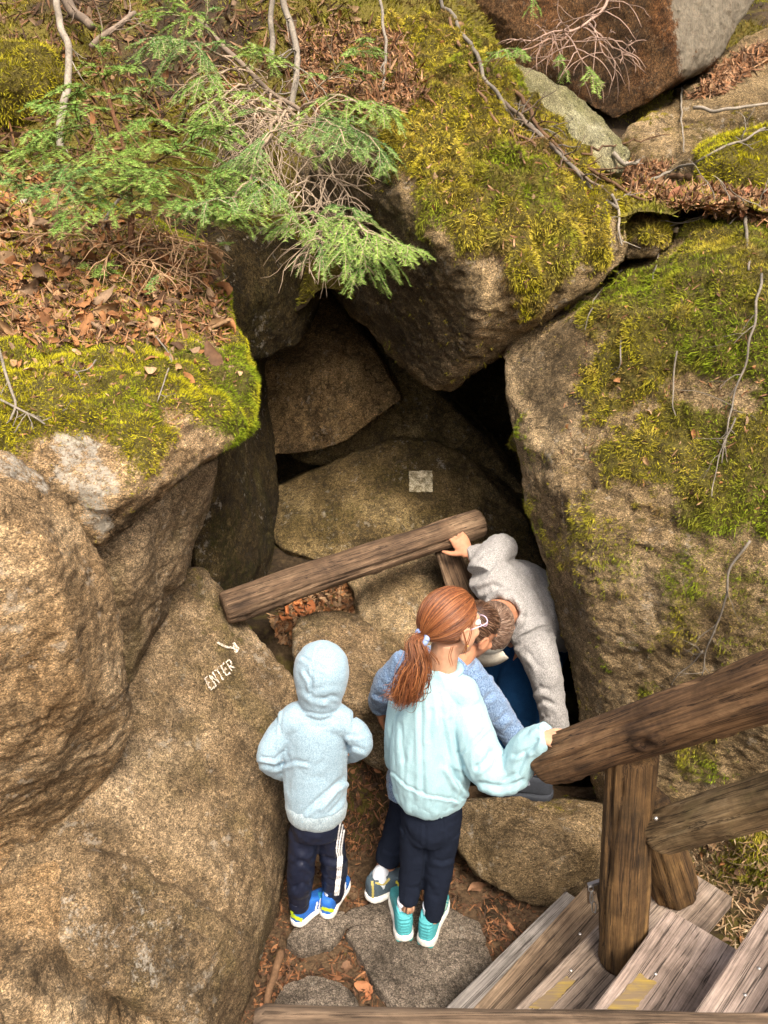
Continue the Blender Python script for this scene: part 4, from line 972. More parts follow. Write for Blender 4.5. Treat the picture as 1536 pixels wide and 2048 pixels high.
def branch(tree, pts, live, W, hang=0.25, col=BRNB, n=16, twl=1.0, wob=0.03):
    P = jitter(A(pts), wob, n)
    (V, Fs), nd = spray(P, live, W, 0, hang, twl=twl)
    c = col * (1.0 + 0.3 * pn(V * 30))[:, None]
    b = put('branch' if live else 'dead_branch', V, Fs, M_BARK, parent=tree, attrs={'Col': np.clip(c, 0.01, 1)})
    if nd is not None:
        o = put('needles', nd[0], np.arange(len(nd[0])).reshape(-1, 3), M_NEEDLE, parent=b, attrs={'Col': nd[1]}, smooth=False)
def trunk(tree, pts, r0, r1, col):
    P = jitter(A(pts), 0.01, 30); V, Fs = tube(P, np.linspace(r0, r1, 30), 10, seg=30)
    put('trunk', V, Fs, M_BARK, parent=tree, attrs={'Col': np.clip(col * (1 + .3 * pn(V * np.array([60, 60, 12])))[:, None], .01, 1)})
S1 = thing('spruce_sapling', at(268, 600, 3.2), 'young spruce on the left ledge with a brown dead lower crown', 'spruce')
trunk(S1, [(268, 610, 3.2), (265, 520, 3.22), (262, 440, 3.24), (255, 350, 3.26), (247, 290, 3.28), (225, 215, 3.3), (208, 165, 3.32), (205, 120, 3.33)], 0.017, 0.004, np.array([0.20, 0.10, 0.055]))
for pts, lv, W in [
    ([(247, 292, 3.28), (160, 300, 3.2), (70, 298, 3.1), (-20, 300, 3.0)], 0.8, 0.20), ([(240, 262, 3.29), (180, 245, 3.2), (100, 250, 3.1), (60, 262, 3.05)], 0.85, 0.17),
    ([(232, 235, 3.3), (170, 205, 3.25), (110, 205, 3.2), (70, 212, 3.15)], 0.9, 0.15), ([(222, 205, 3.3), (170, 170, 3.3), (120, 175, 3.3)], 0.95, 0.12),
    ([(212, 170, 3.32), (190, 140, 3.3), (165, 120, 3.28)], 1, 0.08), ([(210, 160, 3.32), (245, 135, 3.3), (280, 130, 3.3)], 1, 0.09),
    ([(222, 205, 3.3), (280, 185, 3.25), (330, 168, 3.2)], 0.95, 0.11), ([(235, 240, 3.3), (290, 235, 3.2), (330, 250, 3.1)], 0.95, 0.12),
    ([(242, 275, 3.29), (290, 275, 3.15), (320, 300, 3.05)], 0.9, 0.12), ([(205, 130, 3.33), (203, 95, 3.33), (205, 60, 3.33)], 1, 0.04),
    ([(255, 340, 3.26), (330, 310, 3.1), (400, 280, 3.0), (470, 250, 2.95)], 0.75, 0.20), ([(252, 320, 3.27), (210, 330, 3.1), (150, 335, 2.95), (110, 350, 2.9)], 0.85, 0.18),
    ([(257, 360, 3.25), (320, 350, 3.05), (400, 345, 2.95), (470, 350, 2.9)], 0.75, 0.18), ([(258, 372, 3.25), (330, 390, 3.0), (420, 410, 2.85), (500, 430, 2.8)], 0.7, 0.17),
    ([(257, 365, 3.25), (180, 372, 3.0), (90, 370, 2.85), (-20, 345, 2.8)], 0.8, 0.18), ([(260, 390, 3.24), (200, 400, 3.0), (150, 420, 2.85), (110, 445, 2.8)], 0.75, 0.15),
    ([(258, 380, 3.25), (270, 360, 3.0), (275, 370, 2.8)], 0.9, 0.14), ([(255, 345, 3.26), (230, 320, 3.0), (215, 330, 2.85)], 0.9, 0.14)]:
    branch(S1, pts, lv, W * 1.3)
for pts, W in [([(262, 440, 3.24), (170, 455, 3.0), (70, 470, 2.85), (-30, 468, 2.8)], 0.10), ([(262, 430, 3.24), (350, 430, 3.05), (430, 400, 2.95)], 0.16), ([(264, 470, 3.23), (350, 475, 3.0), (438, 490, 2.9)], 0.15),
               ([(265, 490, 3.22), (350, 497, 3.05), (440, 498, 2.95)], 0.15), ([(266, 520, 3.22), (330, 530, 3.05), (400, 560, 2.95)], 0.18), ([(266, 530, 3.22), (210, 550, 3.0), (160, 590, 2.9)], 0.16), ([(266, 540, 3.21), (280, 570, 3.0), (300, 620, 2.9)], 0.18),
               ([(267, 560, 3.2), (320, 580, 3.0), (370, 620, 2.95)], 0.15), ([(263, 450, 3.23), (300, 410, 3.05), (340, 420, 3.0)], 0.15), ([(265, 500, 3.22), (230, 500, 3.0), (190, 530, 2.9)], 0.15), ([(266, 540, 3.2), (240, 570, 3.0), (230, 620, 2.95)], 0.15), ([(265, 510, 3.2), (300, 520, 2.95), (330, 560, 2.85)], 0.17)]:
    branch(S1, pts, 0.0, W, col=np.array([0.40, 0.26, 0.15]), twl=1.3)
S2 = thing('spruce', at(600, 150, 3.9), 'straggly spruce hanging down over the cave mouth with long dead twigs', 'spruce')
trunk(S2, [(400, 40, 4.1), (440, 90, 4.0), (490, 135, 3.9), (540, 185, 3.8), (600, 220, 3.7), (632, 280, 3.6), (643, 350, 3.5), (650, 420, 3.45)], 0.013, 0.006, GREYB)
for pts, lv, W, tw in [
    ([(430, 80, 4.0), (380, 40, 3.8), (340, 10, 3.7), (310, -30, 3.6)], 0.9, 0.2, 1), ([(470, 120, 3.95), (400, 90, 3.7), (330, 75, 3.5), (290, 78, 3.4)], 0.85, 0.2, 1), ([(410, 50, 4.05), (412, 20, 4.0), (412, -10, 4.0)], 1, 0.06, 1),
    ([(490, 135, 3.9), (520, 100, 3.7), (500, 90, 3.6)], 0.9, 0.14, 1), ([(500, 145, 3.9), (430, 150, 3.6), (380, 180, 3.4)], 0.55, 0.18, 1.2), ([(520, 165, 3.85), (450, 190, 3.5), (400, 215, 3.3)], 0.45, 0.22, 1.3),
    ([(540, 185, 3.8), (480, 210, 3.5), (420, 250, 3.3)], 0.4, 0.22, 1.3), ([(600, 220, 3.7), (660, 150, 3.6), (700, 110, 3.55), (735, 85, 3.5)], 0.65, 0.18, 1), ([(600, 220, 3.7), (680, 190, 3.5), (740, 215, 3.3), (790, 215, 3.2)], 0.8, 0.2, 1),
    ([(610, 230, 3.7), (690, 240, 3.4), (750, 290, 3.2), (770, 330, 3.15)], 0.8, 0.18, 1), ([(615, 240, 3.65), (660, 250, 3.3), (700, 300, 3.1)], 0.8, 0.17, 1), ([(590, 215, 3.7), (560, 240, 3.4), (510, 290, 3.2), (480, 330, 3.1)], 0.55, 0.2, 1.3),
    ([(560, 200, 3.75), (540, 270, 3.4), (500, 350, 3.1), (470, 400, 2.95), (430, 425, 2.9)], 0.55, 0.2, 1.2), ([(480, 395, 2.95), (440, 400, 2.85), (400, 420, 2.8), (360, 410, 2.75)], 0.85, 0.16, 1), ([(500, 350, 3.1), (540, 370, 2.95), (570, 395, 2.9)], 0.8, 0.14, 1),
    ([(650, 420, 3.45), (620, 430, 3.2), (580, 440, 3.05), (550, 460, 3.0)], 0.75, 0.16, 1.1), ([(650, 420, 3.45), (700, 440, 3.1), (760, 470, 2.95), (830, 500, 2.85)], 0.7, 0.18, 1.1), ([(650, 420, 3.45), (690, 460, 3.1), (720, 500, 2.95), (740, 545, 2.9)], 0.65, 0.18, 1.2),
    ([(650, 415, 3.45), (690, 415, 3.2), (740, 430, 3.1)], 0.8, 0.1, 1), ([(648, 420, 3.45), (650, 460, 3.1), (640, 500, 3.0)], 0.25, 0.2, 1.3)]:
    branch(S2, pts, lv, W, 0.32, col=np.array([0.36, 0.28, 0.20]), twl=tw * 1.15)
for pts, W in [([(560, 205, 3.75), (500, 230, 3.5), (440, 280, 3.3)], 0.3), ([(580, 215, 3.72), (560, 290, 3.5), (560, 370, 3.4)], 0.3), ([(600, 225, 3.7), (600, 300, 3.5), (590, 400, 3.4)], 0.26), ([(632, 280, 3.6), (660, 320, 3.4), (690, 380, 3.3), (700, 410, 3.25)], 0.2), ([(643, 350, 3.5), (610, 370, 3.3), (580, 400, 3.2)], 0.2),
               ([(520, 170, 3.85), (470, 200, 3.6), (400, 300, 3.4)], 0.28), ([(650, 425, 3.45), (630, 470, 3.1), (620, 540, 3.0)], 0.18), ([(650, 425, 3.45), (680, 480, 3.1), (700, 560, 3.0)], 0.18), ([(540, 190, 3.8), (520, 260, 3.5), (480, 340, 3.3)], 0.28), ([(632, 280, 3.6), (720, 300, 3.3), (720, 360, 3.2)], 0.14), ([(640, 340, 3.5), (640, 400, 3.3), (620, 450, 3.2)], 0.2)]:
    branch(S2, pts, 0.0, W, col=np.array([0.48, 0.38, 0.28]), twl=1.2)
S3 = thing('spruce_branch', at(1260, -60, 3.9), 'half-dead spruce branch reaching in from the top right over the pale slab', 'branch')
for pts, lv, W, c in [([(1260, -60, 3.9), (1200, 20, 3.8), (1150, 62, 3.7), (1080, 75, 3.6), (1010, 85, 3.55)], 0.0, 0.2, np.array([0.34, 0.24, 0.19])), ([(1150, 62, 3.7), (1080, 85, 3.6), (1010, 100, 3.5), (970, 112, 3.45)], 0.4, 0.13, np.array([0.3, 0.2, 0.15])),
                      ([(1180, 40, 3.75), (1200, 90, 3.65), (1230, 110, 3.6), (1270, 80, 3.55)], 0.0, 0.22, np.array([0.34, 0.24, 0.19])), ([(1130, 70, 3.68), (1150, 100, 3.6), (1180, 130, 3.55), (1190, 165, 3.5)], 0.15, 0.2, np.array([0.34, 0.24, 0.19])),
                      ([(1100, 70, 3.65), (1120, 100, 3.6), (1135, 150, 3.6)], 0.45, 0.1, np.array([0.3, 0.2, 0.15])), ([(1160, 55, 3.7), (1220, 80, 3.6), (1250, 130, 3.55)], 0.0, 0.2, np.array([0.34, 0.24, 0.19])), ([(1030, -40, 3.8), (1070, -10, 3.75), (1068, 40, 3.7)], 0.6, 0.06, BRNB)]:
    branch(S3, pts, lv, W, 0.3, col=c)
S4 = thing('spruce_sapling', at(85, 640, 2.95), 'tiny dark green spruce seedling creeping over the ledge litter', 'spruce')
for pts in [[(60, 640, 3.0), (110, 630, 2.9), (150, 650, 2.85)], [(70, 650, 2.95), (40, 640, 2.85), (10, 655, 2.8)], [(90, 640, 2.95), (130, 655, 2.85), (100, 670, 2.8)], [(160, 540, 3.1), (190, 525, 3.0), (225, 525, 2.95)], [(130, 530, 3.1), (60, 570, 3.0), (20, 560, 2.9)]]:
    branch(S4, pts, 1.0, 0.10)
# ------------------------------------------------------------------ logs, railing, stairs
M_RAIL = wood_mat('weathered_rail_wood', (0.055, 0.032, 0.019), (0.16, 0.093, 0.046), (0.30, 0.185, 0.095), tint=(0.08, 0.048, 0.035))
M_POST = wood_mat('stained_post_wood', (0.035, 0.021, 0.010), (0.115, 0.066, 0.027), (0.25, 0.15, 0.06), sc=0.9, tint=(0.03, 0.022, 0.012))
M_LOG = wood_mat('grey_log_wood', (0.05, 0.033, 0.022), (0.135, 0.088, 0.054), (0.25, 0.175, 0.11), tint=(0.10, 0.06, 0.035))
M_LOWR = wood_mat('lichened_rail_wood', (0.09, 0.06, 0.03), (0.25, 0.175, 0.09), (0.40, 0.30, 0.17), tint=(0.20, 0.17, 0.07))
M_NEAR = wood_mat('near_rail_wood', (0.08, 0.055, 0.035), (0.20, 0.14, 0.09), (0.32, 0.235, 0.155), bumpk=0.6)
def board_mat(name, d, m_, l):
    return wood_mat(name, d, m_, l, axis=0, sc=0.75, fine=1.5, bumpk=0.8)
M_BOARD = board_mat('stair_board_grey', (0.115, 0.088, 0.068), (0.21, 0.165, 0.13), (0.32, 0.262, 0.215))
M_BOARDP = board_mat('stair_board_pink', (0.145, 0.11, 0.09), (0.255, 0.2, 0.167), (0.39, 0.318, 0.272))
M_BOARDT = board_mat('stair_board_tan', (0.09, 0.062, 0.04), (0.19, 0.135, 0.088), (0.31, 0.23, 0.155))
M_BOARDG = board_mat('stair_sill_grey', (0.14, 0.13, 0.115), (0.19, 0.175, 0.16), (0.25, 0.23, 0.21))
def log(name, p0, p1, r0, r1, mat, parent=None, knots=(), bend=0.006, sq=(1, 1), nz=0.0055, seed=0, rnd=0.25, cut1=None):
    p0, p1 = np.array(p0, float), np.array(p1, float)
    ax = p1 - p0; L = np.linalg.norm(ax); ax /= L
    nl = max(12, int(L / 0.012)); n = 56
    t = np.linspace(0, 1, nl); th = np.linspace(0, 2 * np.pi, n, endpoint=False)
    R = (r0 + (r1 - r0) * t) * (1 + 0.035 * pn(np.stack([t * L * 5 + seed, t * 0 + .3, t * 0 + .7], -1)))
    ch = np.minimum(1, np.minimum(t, 1 - t) * L / 0.012); R = R * (0.90 + 0.10 * np.sqrt(np.clip(ch, 0, 1)))
    X = np.cos(th)[None] * R[:, None] * sq[0]; Y = np.sin(th)[None] * R[:, None] * sq[1]; Z = np.repeat((t * L)[:, None], n, 1)
    V = np.stack([X, Y, Z], -1).reshape(-1, 3)
    nr = np.stack([np.repeat(np.cos(th)[None], nl, 0), np.repeat(np.sin(th)[None], nl, 0), np.zeros((nl, n))], -1).reshape(-1, 3)
    q = V * np.array([22, 22, 1.4]) + seed * 7
    d = nz * fbm(q, 3) + 0.5 * nz * fbm(V * np.array([60, 60, 3]) + seed, 2)
    d -= 2.2 * nz * np.clip((1 - np.abs(pn(V * np.array([18, 18, 0.8]) + seed * 3 + 50)) - 0.93) / 0.07, 0, 1)
    kn = np.zeros(len(V))
    for kt, ka, kr in knots:
        c = np.array([math.cos(rad(ka)) * (r0 + (r1 - r0) * kt), math.sin(rad(ka)) * (r0 + (r1 - r0) * kt), kt * L])
        dd = np.linalg.norm((V - c) / np.array([1, 1, 1.4]), axis=1)
        d += 0.006 * np.exp(-((dd - kr) / (kr * .5)) ** 2) - 0.006 * np.exp(-(dd / (kr * .6)) ** 2)
        kn = np.maximum(kn, np.exp(-(dd / (kr * .55)) ** 2) * 0.9); kn = np.maximum(kn, 0.45 * np.exp(-((dd - kr * 1.5) / (kr * .3)) ** 2))
    V = V + nr * d[:, None]
    V[:, 0] += bend * np.sin(np.pi * V[:, 2] / L) + 0.006 * pn(V[:, 2:3] * np.array([[4, 0, 0]]) + seed * 3.3 + .5)
    k = np.arange(nl - 1)[:, None] * n; j = np.arange(n)[None]; j2 = (j + 1) % n
    Q = np.stack([k + j, k + j2, k + n + j2, k + n + j], -1).reshape(-1, 4)
    V = np.vstack([V, [[0, 0, -0.002]], [[0, 0, L + 0.002]]]); c0 = len(V) - 2; jj = np.arange(n); j2 = (jj + 1) % n; b = (nl - 1) * n
    Tt = np.vstack([np.stack([np.full(n, c0), j2, jj], -1), np.stack([np.full(n, c0 + 1), b + jj, b + j2], -1)])
    kn = np.concatenate([kn, [0.5, 0.5]])
    me = mesh_np(name, V, [Tt, Q]); attr(me, 'knot', kn); me.materials.append(mat)
    o = bpy.data.objects.new(name, me); COL.objects.link(o)
    o.rotation_mode = 'QUATERNION'; o.rotation_quaternion = Vector(ax).to_track_quat('Z', 'Y')
    base = p0 if parent is None else p0 - ORG[parent.name]
    o.location = base
    if parent is not None: o.parent = parent
    ORG[o.name] = p0
    W = np.array((o.rotation_quaternion.to_matrix())) 
    return o, V @ W.T + p0, [Tt, Q]
lo, LV, LF = log('log', at(447, 1217, 2.72), at(962, 1045, 3.20), 0.066, 0.062, M_LOG, knots=[(0.065, 215, 0.020), (0.20, 225, 0.013), (0.12, 260, 0.026), (0.55, 240, 0.012)], seed=1, bend=0.012)
tag(lo, 'long barkless grey log resting across the cave floor rocks', 'log')
pl, PV, PF = log('wooden_post', at(960, 1290, 3.02), at(893, 1096, 3.17), 0.088, 0.078, M_LOG, sq=(1, 0.45), seed=2, bend=0.0)
tag(pl, 'short dark wooden post propping the right end of the log, under the man\'s hand', 'post')

P0 = onz(1243, 1915, 0.31)
RL = thing('wooden_railing', P0, 'log railing with a slanted handrail and thick post along the right side of the stairs', 'railing')
ptop = at(1266, 1502, 1.76)
log('post', P0 + [0, 0, -0.01], ptop, 0.069, 0.068, M_POST, RL, knots=[(0.62, 250, 0.02), (0.3, 290, 0.014)], seed=3, bend=0.004)
h0 = at(1094, 1524, 1.93); h1 = at(1268, 1436, 1.68); hd = (h1 - h0)
hd = at(1540, 1327 + 45, 1.47) - h0
log('top_rail', h0, h0 + hd * 1.9, 0.068, 0.074, M_RAIL, RL, knots=[(0.06, 250, 0.02), (0.30, 200, 0.024), (0.42, 260, 0.012)], seed=4, bend=0.004)
g0 = at(1318, 1664, 1.72); g1 = at(1540, 1600, 1.47)
log('lower_rail', g0, g0 + (g1 - g0) * 2.2, 0.062, 0.064, M_LOWR, RL, knots=[(0.3, 230, 0.014)], seed=5, bend=0.003)
log('brace', onz(1347, 1778, 0.315), at(1290, 1600, 1.93), 0.080, 0.070, M_POST, RL, seed=6, knots=[(0.35, 270, 0.016)])
M_STEEL = plain('galvanised_steel', (0.55, 0.54, 0.52), 0.35, 0.5, 0.9)
sc = g0 + (at(1311, 1637, 1.62) - g0); hh = at(1312, 1637, 1.627)
put('bolt_head', *ell(hh, (0.006, 0.006, 0.006), n=8), M_STEEL, parent=RL)
# near handrail the photographer leans over
nr_, _, _ = log('handrail', at(500, 2140, 0.62), at(1900, 2140, 0.68), 0.066, 0.070, M_NEAR, seed=7, bend=-0.01, nz=0.003)
tag(nr_, 'blurred log handrail crossing the bottom of the view right in front of the camera', 'handrail')

ST = thing('wooden_stairs', onz(1250, 1950, 0.0), 'weathered plank stairs with yellow paint marks descending to the cave', 'stairs')
def board(name, pf0, pf1, z, depth, th, mat, parent=ST, side=1, cut=0.0):
    """front edge pf0->pf1 (world xy), the board runs back by depth to the right of that edge"""
    a, b = np.array(pf0[:2]), np.array(pf1[:2]); e = b - a; L = np.linalg.norm(e); e /= L
    nx, ny, nz_ = max(8, int(L / .02)), max(4, int(depth / .02)), 3
    bm = bmesh.new(); bmesh.ops.create_cube(bm, size=1)
    for v in bm.verts: v.co = Vector(((v.co.x + .5) * L, (v.co.y - .5) * depth, (v.co.z - .5) * th))
    bmesh.ops.bevel(bm, geom=bm.edges[:], offset=0.004, segments=2, affect='EDGES')
    bmesh.ops.bisect_plane(bm, geom=bm.verts[:] + bm.edges[:] + bm.faces[:], plane_co=(0, -depth / 2, 0), plane_no=(0, 1, 0))
    me = bpy.data.meshes.new(name); bm.to_mesh(me); bm.free(); me.materials.append(mat)
    o = bpy.data.objects.new(name, me); COL.objects.link(o); o.parent = parent
    o.rotation_euler = (0, 0, math.atan2(e[1], e[0])); o.location = np.array([a[0], a[1], z]) - ORG[parent.name]
    ORG[o.name] = np.array([a[0], a[1], z])
    return o, a, e, L
def edge(p, q, z, ex0=0.5, ex1=0.0):
    A0, B0 = onz(*p, z), onz(*q, z); e = B0 - A0; e /= np.linalg.norm(e)
    return A0 - e * ex0, B0 + e * ex1
Z0, Z1, Z2, Z3 = 0.13, 0.30, 0.47, 0.64
f = edge((905, 1998), (1132, 1778), Z0); board('tread', *f, Z0 - 0.006, 0.075, 0.05, M_BOARDG)
f = edge((962, 1998), (1172, 1770), Z0); board('tread', *f, Z0, 0.25, 0.05, M_BOARDT)
f1 = edge((1045, 2000), (1333, 1712), Z1); t1 = board('tread', *f1, Z1, 0.235, 0.05, M_BOARD)
f2 = edge((1190, 2010), (1335, 1815), Z2); t2 = board('tread', *f2, Z2, 0.245, 0.05, M_BOARDP)
f3 = edge((1395, 2015), (1538, 1803), Z3); t3 = board('tread', *f3, Z3, 0.26, 0.05, M_BOARDP)
f4 = edge((1560, 2080), (1720, 1830), Z3 + .17); board('tread', *f4, Z3 + .17, 0.26, 0.05, M_BOARD)
# stringers and risers under the treads
def boxw(name, c0, c1, w, h, mat, parent):
    c0, c1 = np.array(c0), np.array(c1); e = c1 - c0; L = np.linalg.norm(e); e /= L
    V = []; s = np.cross(e, [0, 0, 1]); s /= np.linalg.norm(s); u = np.cross(s, e)
    for p in (c0, c1):
        for a, b in ((-1, -1), (1, -1), (1, 1), (-1, 1)): V.append(p + s * a * w / 2 + u * b * h / 2)
    return put(name, np.array(V), np.array([[0, 1, 2, 3], [7, 6, 5, 4], [0, 4, 5, 1], [1, 5, 6, 2], [2, 6, 7, 3], [3, 7, 4, 0]]), mat, parent=parent, smooth=False)
for f_, z_ in ((f1, Z1), (f2, Z2), (f3, Z3)):
    e = f_[1] - f_[0]; e /= np.linalg.norm(e); sde = np.array([e[1], -e[0], 0])
    boxw('riser', f_[0] + sde * 0.03 + [0, 0, -0.11], f_[1] + sde * 0.03 - e * 0.02 + [0, 0, -0.11], 0.02, 0.12, M_BOARDT, ST)
e = f2[1] - f2[0]; e /= np.linalg.norm(e); sde = np.array([e[1], -e[0], 0])
boxw('stringer', f2[1] - e * 0.12 - sde * 0.40 + [0, 0, -0.60], f2[1] - e * 0.12 + sde * 0.75 + [0, 0, 0.12], 0.04, 0.14, M_BOARDT, ST)
# yellow worn paint on the treads
m = NT('worn_yellow_paint')
wf = m.ramp(m.math('ADD', m.math('MULTIPLY', m.noise(1.0, 4, 0.65, (5, 60, 40)), 0.7), m.math('MULTIPLY', m.noise(14, 4, 0.6), 0.3)), [(0.36, 0.0), (0.54, 1.0)])
M_YEL = m.done(m.mix((0.33, 0.235, 0.045), (0.19, 0.14, 0.085), wf), m.bump(wf, 0.4, 0.002), 0.8)
def patch(name, px, z, mat, parent, n=14, lift=0.003, ragged=0.006):
    P = np.array([onz(x, y, z + lift) for x, y in px]); out = []
    for k in range(len(P)):
        a, b = P[k], P[(k + 1) % len(P)]
        for t in np.linspace(0, 1, n, endpoint=False): out.append(a * (1 - t) + b * t)
    out = np.array(out); c = out.mean(0)
    d = (out - c); out += d / np.linalg.norm(d, axis=1)[:, None] * (ragged * fbm(out * 70, 3))[:, None]; out[:, 2] = z + lift
    V = np.vstack([out, c]); nn = len(out); j = np.arange(nn)
    return put(name, V, np.stack([j, (j + 1) % nn, np.full(nn, nn)], -1), mat, parent=parent, smooth=False)
ORG['tread_paint'] = 0
def as_child(o, par):     # paint is a sub-part of a rotated tread
    w = o.location + o.parent.location if o.parent else o.location
    o.parent = par[0]
    R = Matrix.Rotation(par[0].rotation_euler.z, 4, 'Z'); Mt = (Matrix.Translation(par[0].location) @ R)
    o.matrix_parent_inverse = Mt.inverted()
as_child(patch('paint_mark', [(1055, 2016), (1133, 1952), (1137, 1957), (1150, 1962), (1098, 2020)], Z1, M_YEL, ST), t1)
as_child(patch('paint_mark', [(1214, 2018), (1281, 1945), (1290, 1955), (1313, 1966), (1262, 2030)], Z2, M_YEL, ST), t2)
for pz in ((1142, 1941, Z1), (1518, 1937, Z3), (1311, 1948, Z2), (1160, 1868, Z1), (1490, 1990, Z3)):
    p = onz(*pz); put('nail_head', *ell(p + [0, 0, 0.001], (0.005, 0.005, 0.003), n=7), M_STEEL, parent=ST)
# hasp and chain link beside the post
hp = onz(1186, 1775, Z1 + 0.06)
CH = thing('steel_hasp', hp, 'steel hasp with a long hanging chain link at the foot of the railing post', 'hasp')
q0, q1 = at(1176, 1771, 1.80), at(1206, 1761, 1.80)
boxw('bracket', q0, q1, 0.012, 0.010, M_STEEL, CH); boxw('bracket', at(1177, 1772, 1.80), at(1178, 1806, 1.80), 0.004, 0.010, M_BOARDT, CH)
def ring(c, a, b, r, ux, uy, n=28):
    th = np.linspace(0, 2 * np.pi, n, endpoint=False)
    P = np.array([c + ux * a * math.copysign(abs(math.cos(t)) ** .7, math.cos(t)) + uy * b * math.sin(t) for t in th] )
    P = np.vstack([P, P[:1]]); return tube(P, [r] * len(P), 8, seg=len(P), cap=False)
ex, ez = np.array([1.0, 0, 0]), np.array([0, sp, cp])
put('ring', *ring(at(1182, 1778, 1.79), 0.007, 0.008, 0.002, ex, ez), M_STEEL, parent=CH)
put('link', *ring(at(1183, 1796, 1.79), 0.004, 0.016, 0.0022, ex, ez), M_STEEL, parent=CH)
put('link', *ring(at(1188, 1814, 1.79), 0.0065, 0.017, 0.0022, np.array([0.95, 0, -0.3]), ez), M_STEEL, parent=CH)

# ------------------------------------------------------------------ stepping stones
def flat_stone(label, poly, z, th, mat, seed):
    top = np.array([onz(x, y, z) for x, y in poly])
    c = top.mean(0); low = c + (top - c) * 1.04; low[:, 2] = z - th
    V, Fs = remesh([hull(np.vstack([top, low, [c + [0, 0, 0.008]]]))], 0.008, 4)
    N = normals(V, Fs); V += N * (0.010 * fbm(V * 5 + seed, 3) + 0.003 * fbm(V * 22 + seed, 3))[:, None]
    o = put('stepping_stone', V, Fs, mat, attrs={'stain_shade': np.clip(0.35 + 0.5 * fbm(V * 6, 3), 0, 1)}); tag(o, label, 'stone')
    ROCKS[o.name] = dict(V=V, F=Fs, N=N, bvh=bvh_of(V, Fs), moss=None, o=o)
M_STEP = rock_mat('stepping_granite', (0.15, 0.125, 0.10), (0.23, 0.195, 0.16), (0.32, 0.275, 0.23), stain_shade=(0.10, 0.08, 0.06), stretch=(1, 1, 1), bumpk=0.8, warm=(1, 0.98, 0.93))
flat_stone('grey stepping stone directly under the girl\'s teal shoes', [(692, 1862), (720, 1850), (800, 1858), (880, 1880), (975, 1890), (985, 1920), (960, 1960), (935, 2010), (880, 2040), (790, 2010), (745, 1960), (715, 1905)], 0.0, 0.10, M_STEP, 1)
flat_stone('grey stepping stone under the yellow-marked shoe, behind the girl\'s feet', [(672, 1840), (700, 1815), (760, 1795), (830, 1795), (900, 1810), (960, 1840), (975, 1880), (900, 1872), (810, 1852), (730, 1845)], 0.005, 0.10, M_STEP, 2)
flat_stone('small flat stone at the bottom, in front of the hooded child', [(545, 2000), (565, 1965), (620, 1945), (680, 1960), (712, 1990), (725, 2060), (640, 2120), (540, 2090)], 0.0, 0.08, M_STEP, 3)
flat_stone('small stone under the hooded child\'s blue shoes', [(570, 1880), (590, 1850), (650, 1815), (690, 1820), (690, 1850), (660, 1890), (600, 1905)], -0.005, 0.08, M_STEP, 4)

# ------------------------------------------------------------------ paint on the rock
m = NT('old_white_paint')
pf = m.ramp(m.noise(140, 5, 0.8), [(0.45, 1.0), (0.55, 0.0)])
M_WPAINT = m.done(m.mix((0.72, 0.68, 0.60), (0.28, 0.20, 0.11), m.math('MULTIPLY', pf, 0.9)), None, 0.85)
m.b.inputs['Alpha'].default_value = 1; m.l(m.math('SUBTRACT', 1.0, m.math('MULTIPLY', pf, 0.25)), m.b.inputs['Alpha'])
m = NT('faded_white_paint')
pf = m.ramp(m.math('ADD', m.math('MULTIPLY', m.noise(38, 6, 0.75), 0.6), m.math('MULTIPLY', m.noise(160, 3, 0.7), 0.4)), [(0.42, 1.0), (0.60, 0.0)])
M_FPAINT = m.done(m.mix((0.82, 0.76, 0.58), (0.40, 0.33, 0.17), m.math('MULTIPLY', pf, 0.85)), m.bump(pf, 0.3, 0.003), 0.9)
m.l(m.math('SUBTRACT', 1.0, m.math('MULTIPLY', pf, 0.55)), m.b.inputs['Alpha'])
def ribbon(bv, pts, w, lift=0.003, step=2.0, taper=None):
    P = np.array(pts, float); out = []
    seg = np.linalg.norm(np.diff(P, axis=0), axis=1); n = max(3, int(seg.sum() / step))
    s = np.linspace(0, len(P) - 1, n) if len(P) == 2 else None
    Q = spline(np.hstack([P, np.zeros((len(P), 1))]), n)[:, :2]
    Tn = np.gradient(Q, axis=0); Tn /= np.linalg.norm(Tn, axis=1)[:, None] + 1e-9; Nn = np.stack([-Tn[:, 1], Tn[:, 0]], -1)
    V, Fq, prev = [], [], None
    for i in range(n):
        ww = w * (1 if taper is None else taper[0] + (taper[1] - taper[0]) * i / (n - 1)) * (1 + 0.18 * math.sin(i * 1.7 + P[0, 0]))
        row = []
        for sgn in (-0.5, 0, 0.5):
            h = cast(bv, *(Q[i] + Nn[i] * ww * sgn))
            if h is None: row = None; break
            nn = h[1] if h[1].dot(Vector(CAM) - h[0]) > 0 else -h[1]
            row.append(np.array(h[0] + nn * lift))
        if row is None: prev = None; continue
        b = len(V); V += row
        if prev is not None and np.linalg.norm(V[prev + 1] - row[1]) < 0.06: Fq += [[prev, b, b + 1, prev + 1], [prev + 1, b + 1, b + 2, prev + 2]]
        prev = b
    return np.array(V).reshape(-1, 3), np.array(Fq, int).reshape(-1, 4)
SL = [ROCKS[RN['b4']]['bvh']]
LET = {'E': [[(0.0, 0.0), (0.05, 1.0)], [(0, 0), (0.75, -0.03)], [(0.02, 0.48), (0.6, 0.44)], [(0.05, 1.0), (0.8, 0.96)]],
       'N': [[(0.0, 1.0), (0.0, 0.0)], [(0.0, 0.0), (0.72, 1.0)], [(0.72, 1.0), (0.72, 0.0)]],
       'T': [[(-0.05, 0.02), (0.85, -0.02)], [(0.40, 0.0), (0.45, 1.0)]],
       'R': [[(0.0, 0.0), (0.05, 1.0)], [(0, 0), (0.6, 0.02), (0.68, 0.28), (0.5, 0.5), (0.03, 0.52)], [(0.25, 0.52), (0.8, 1.0)]]}
bits = []
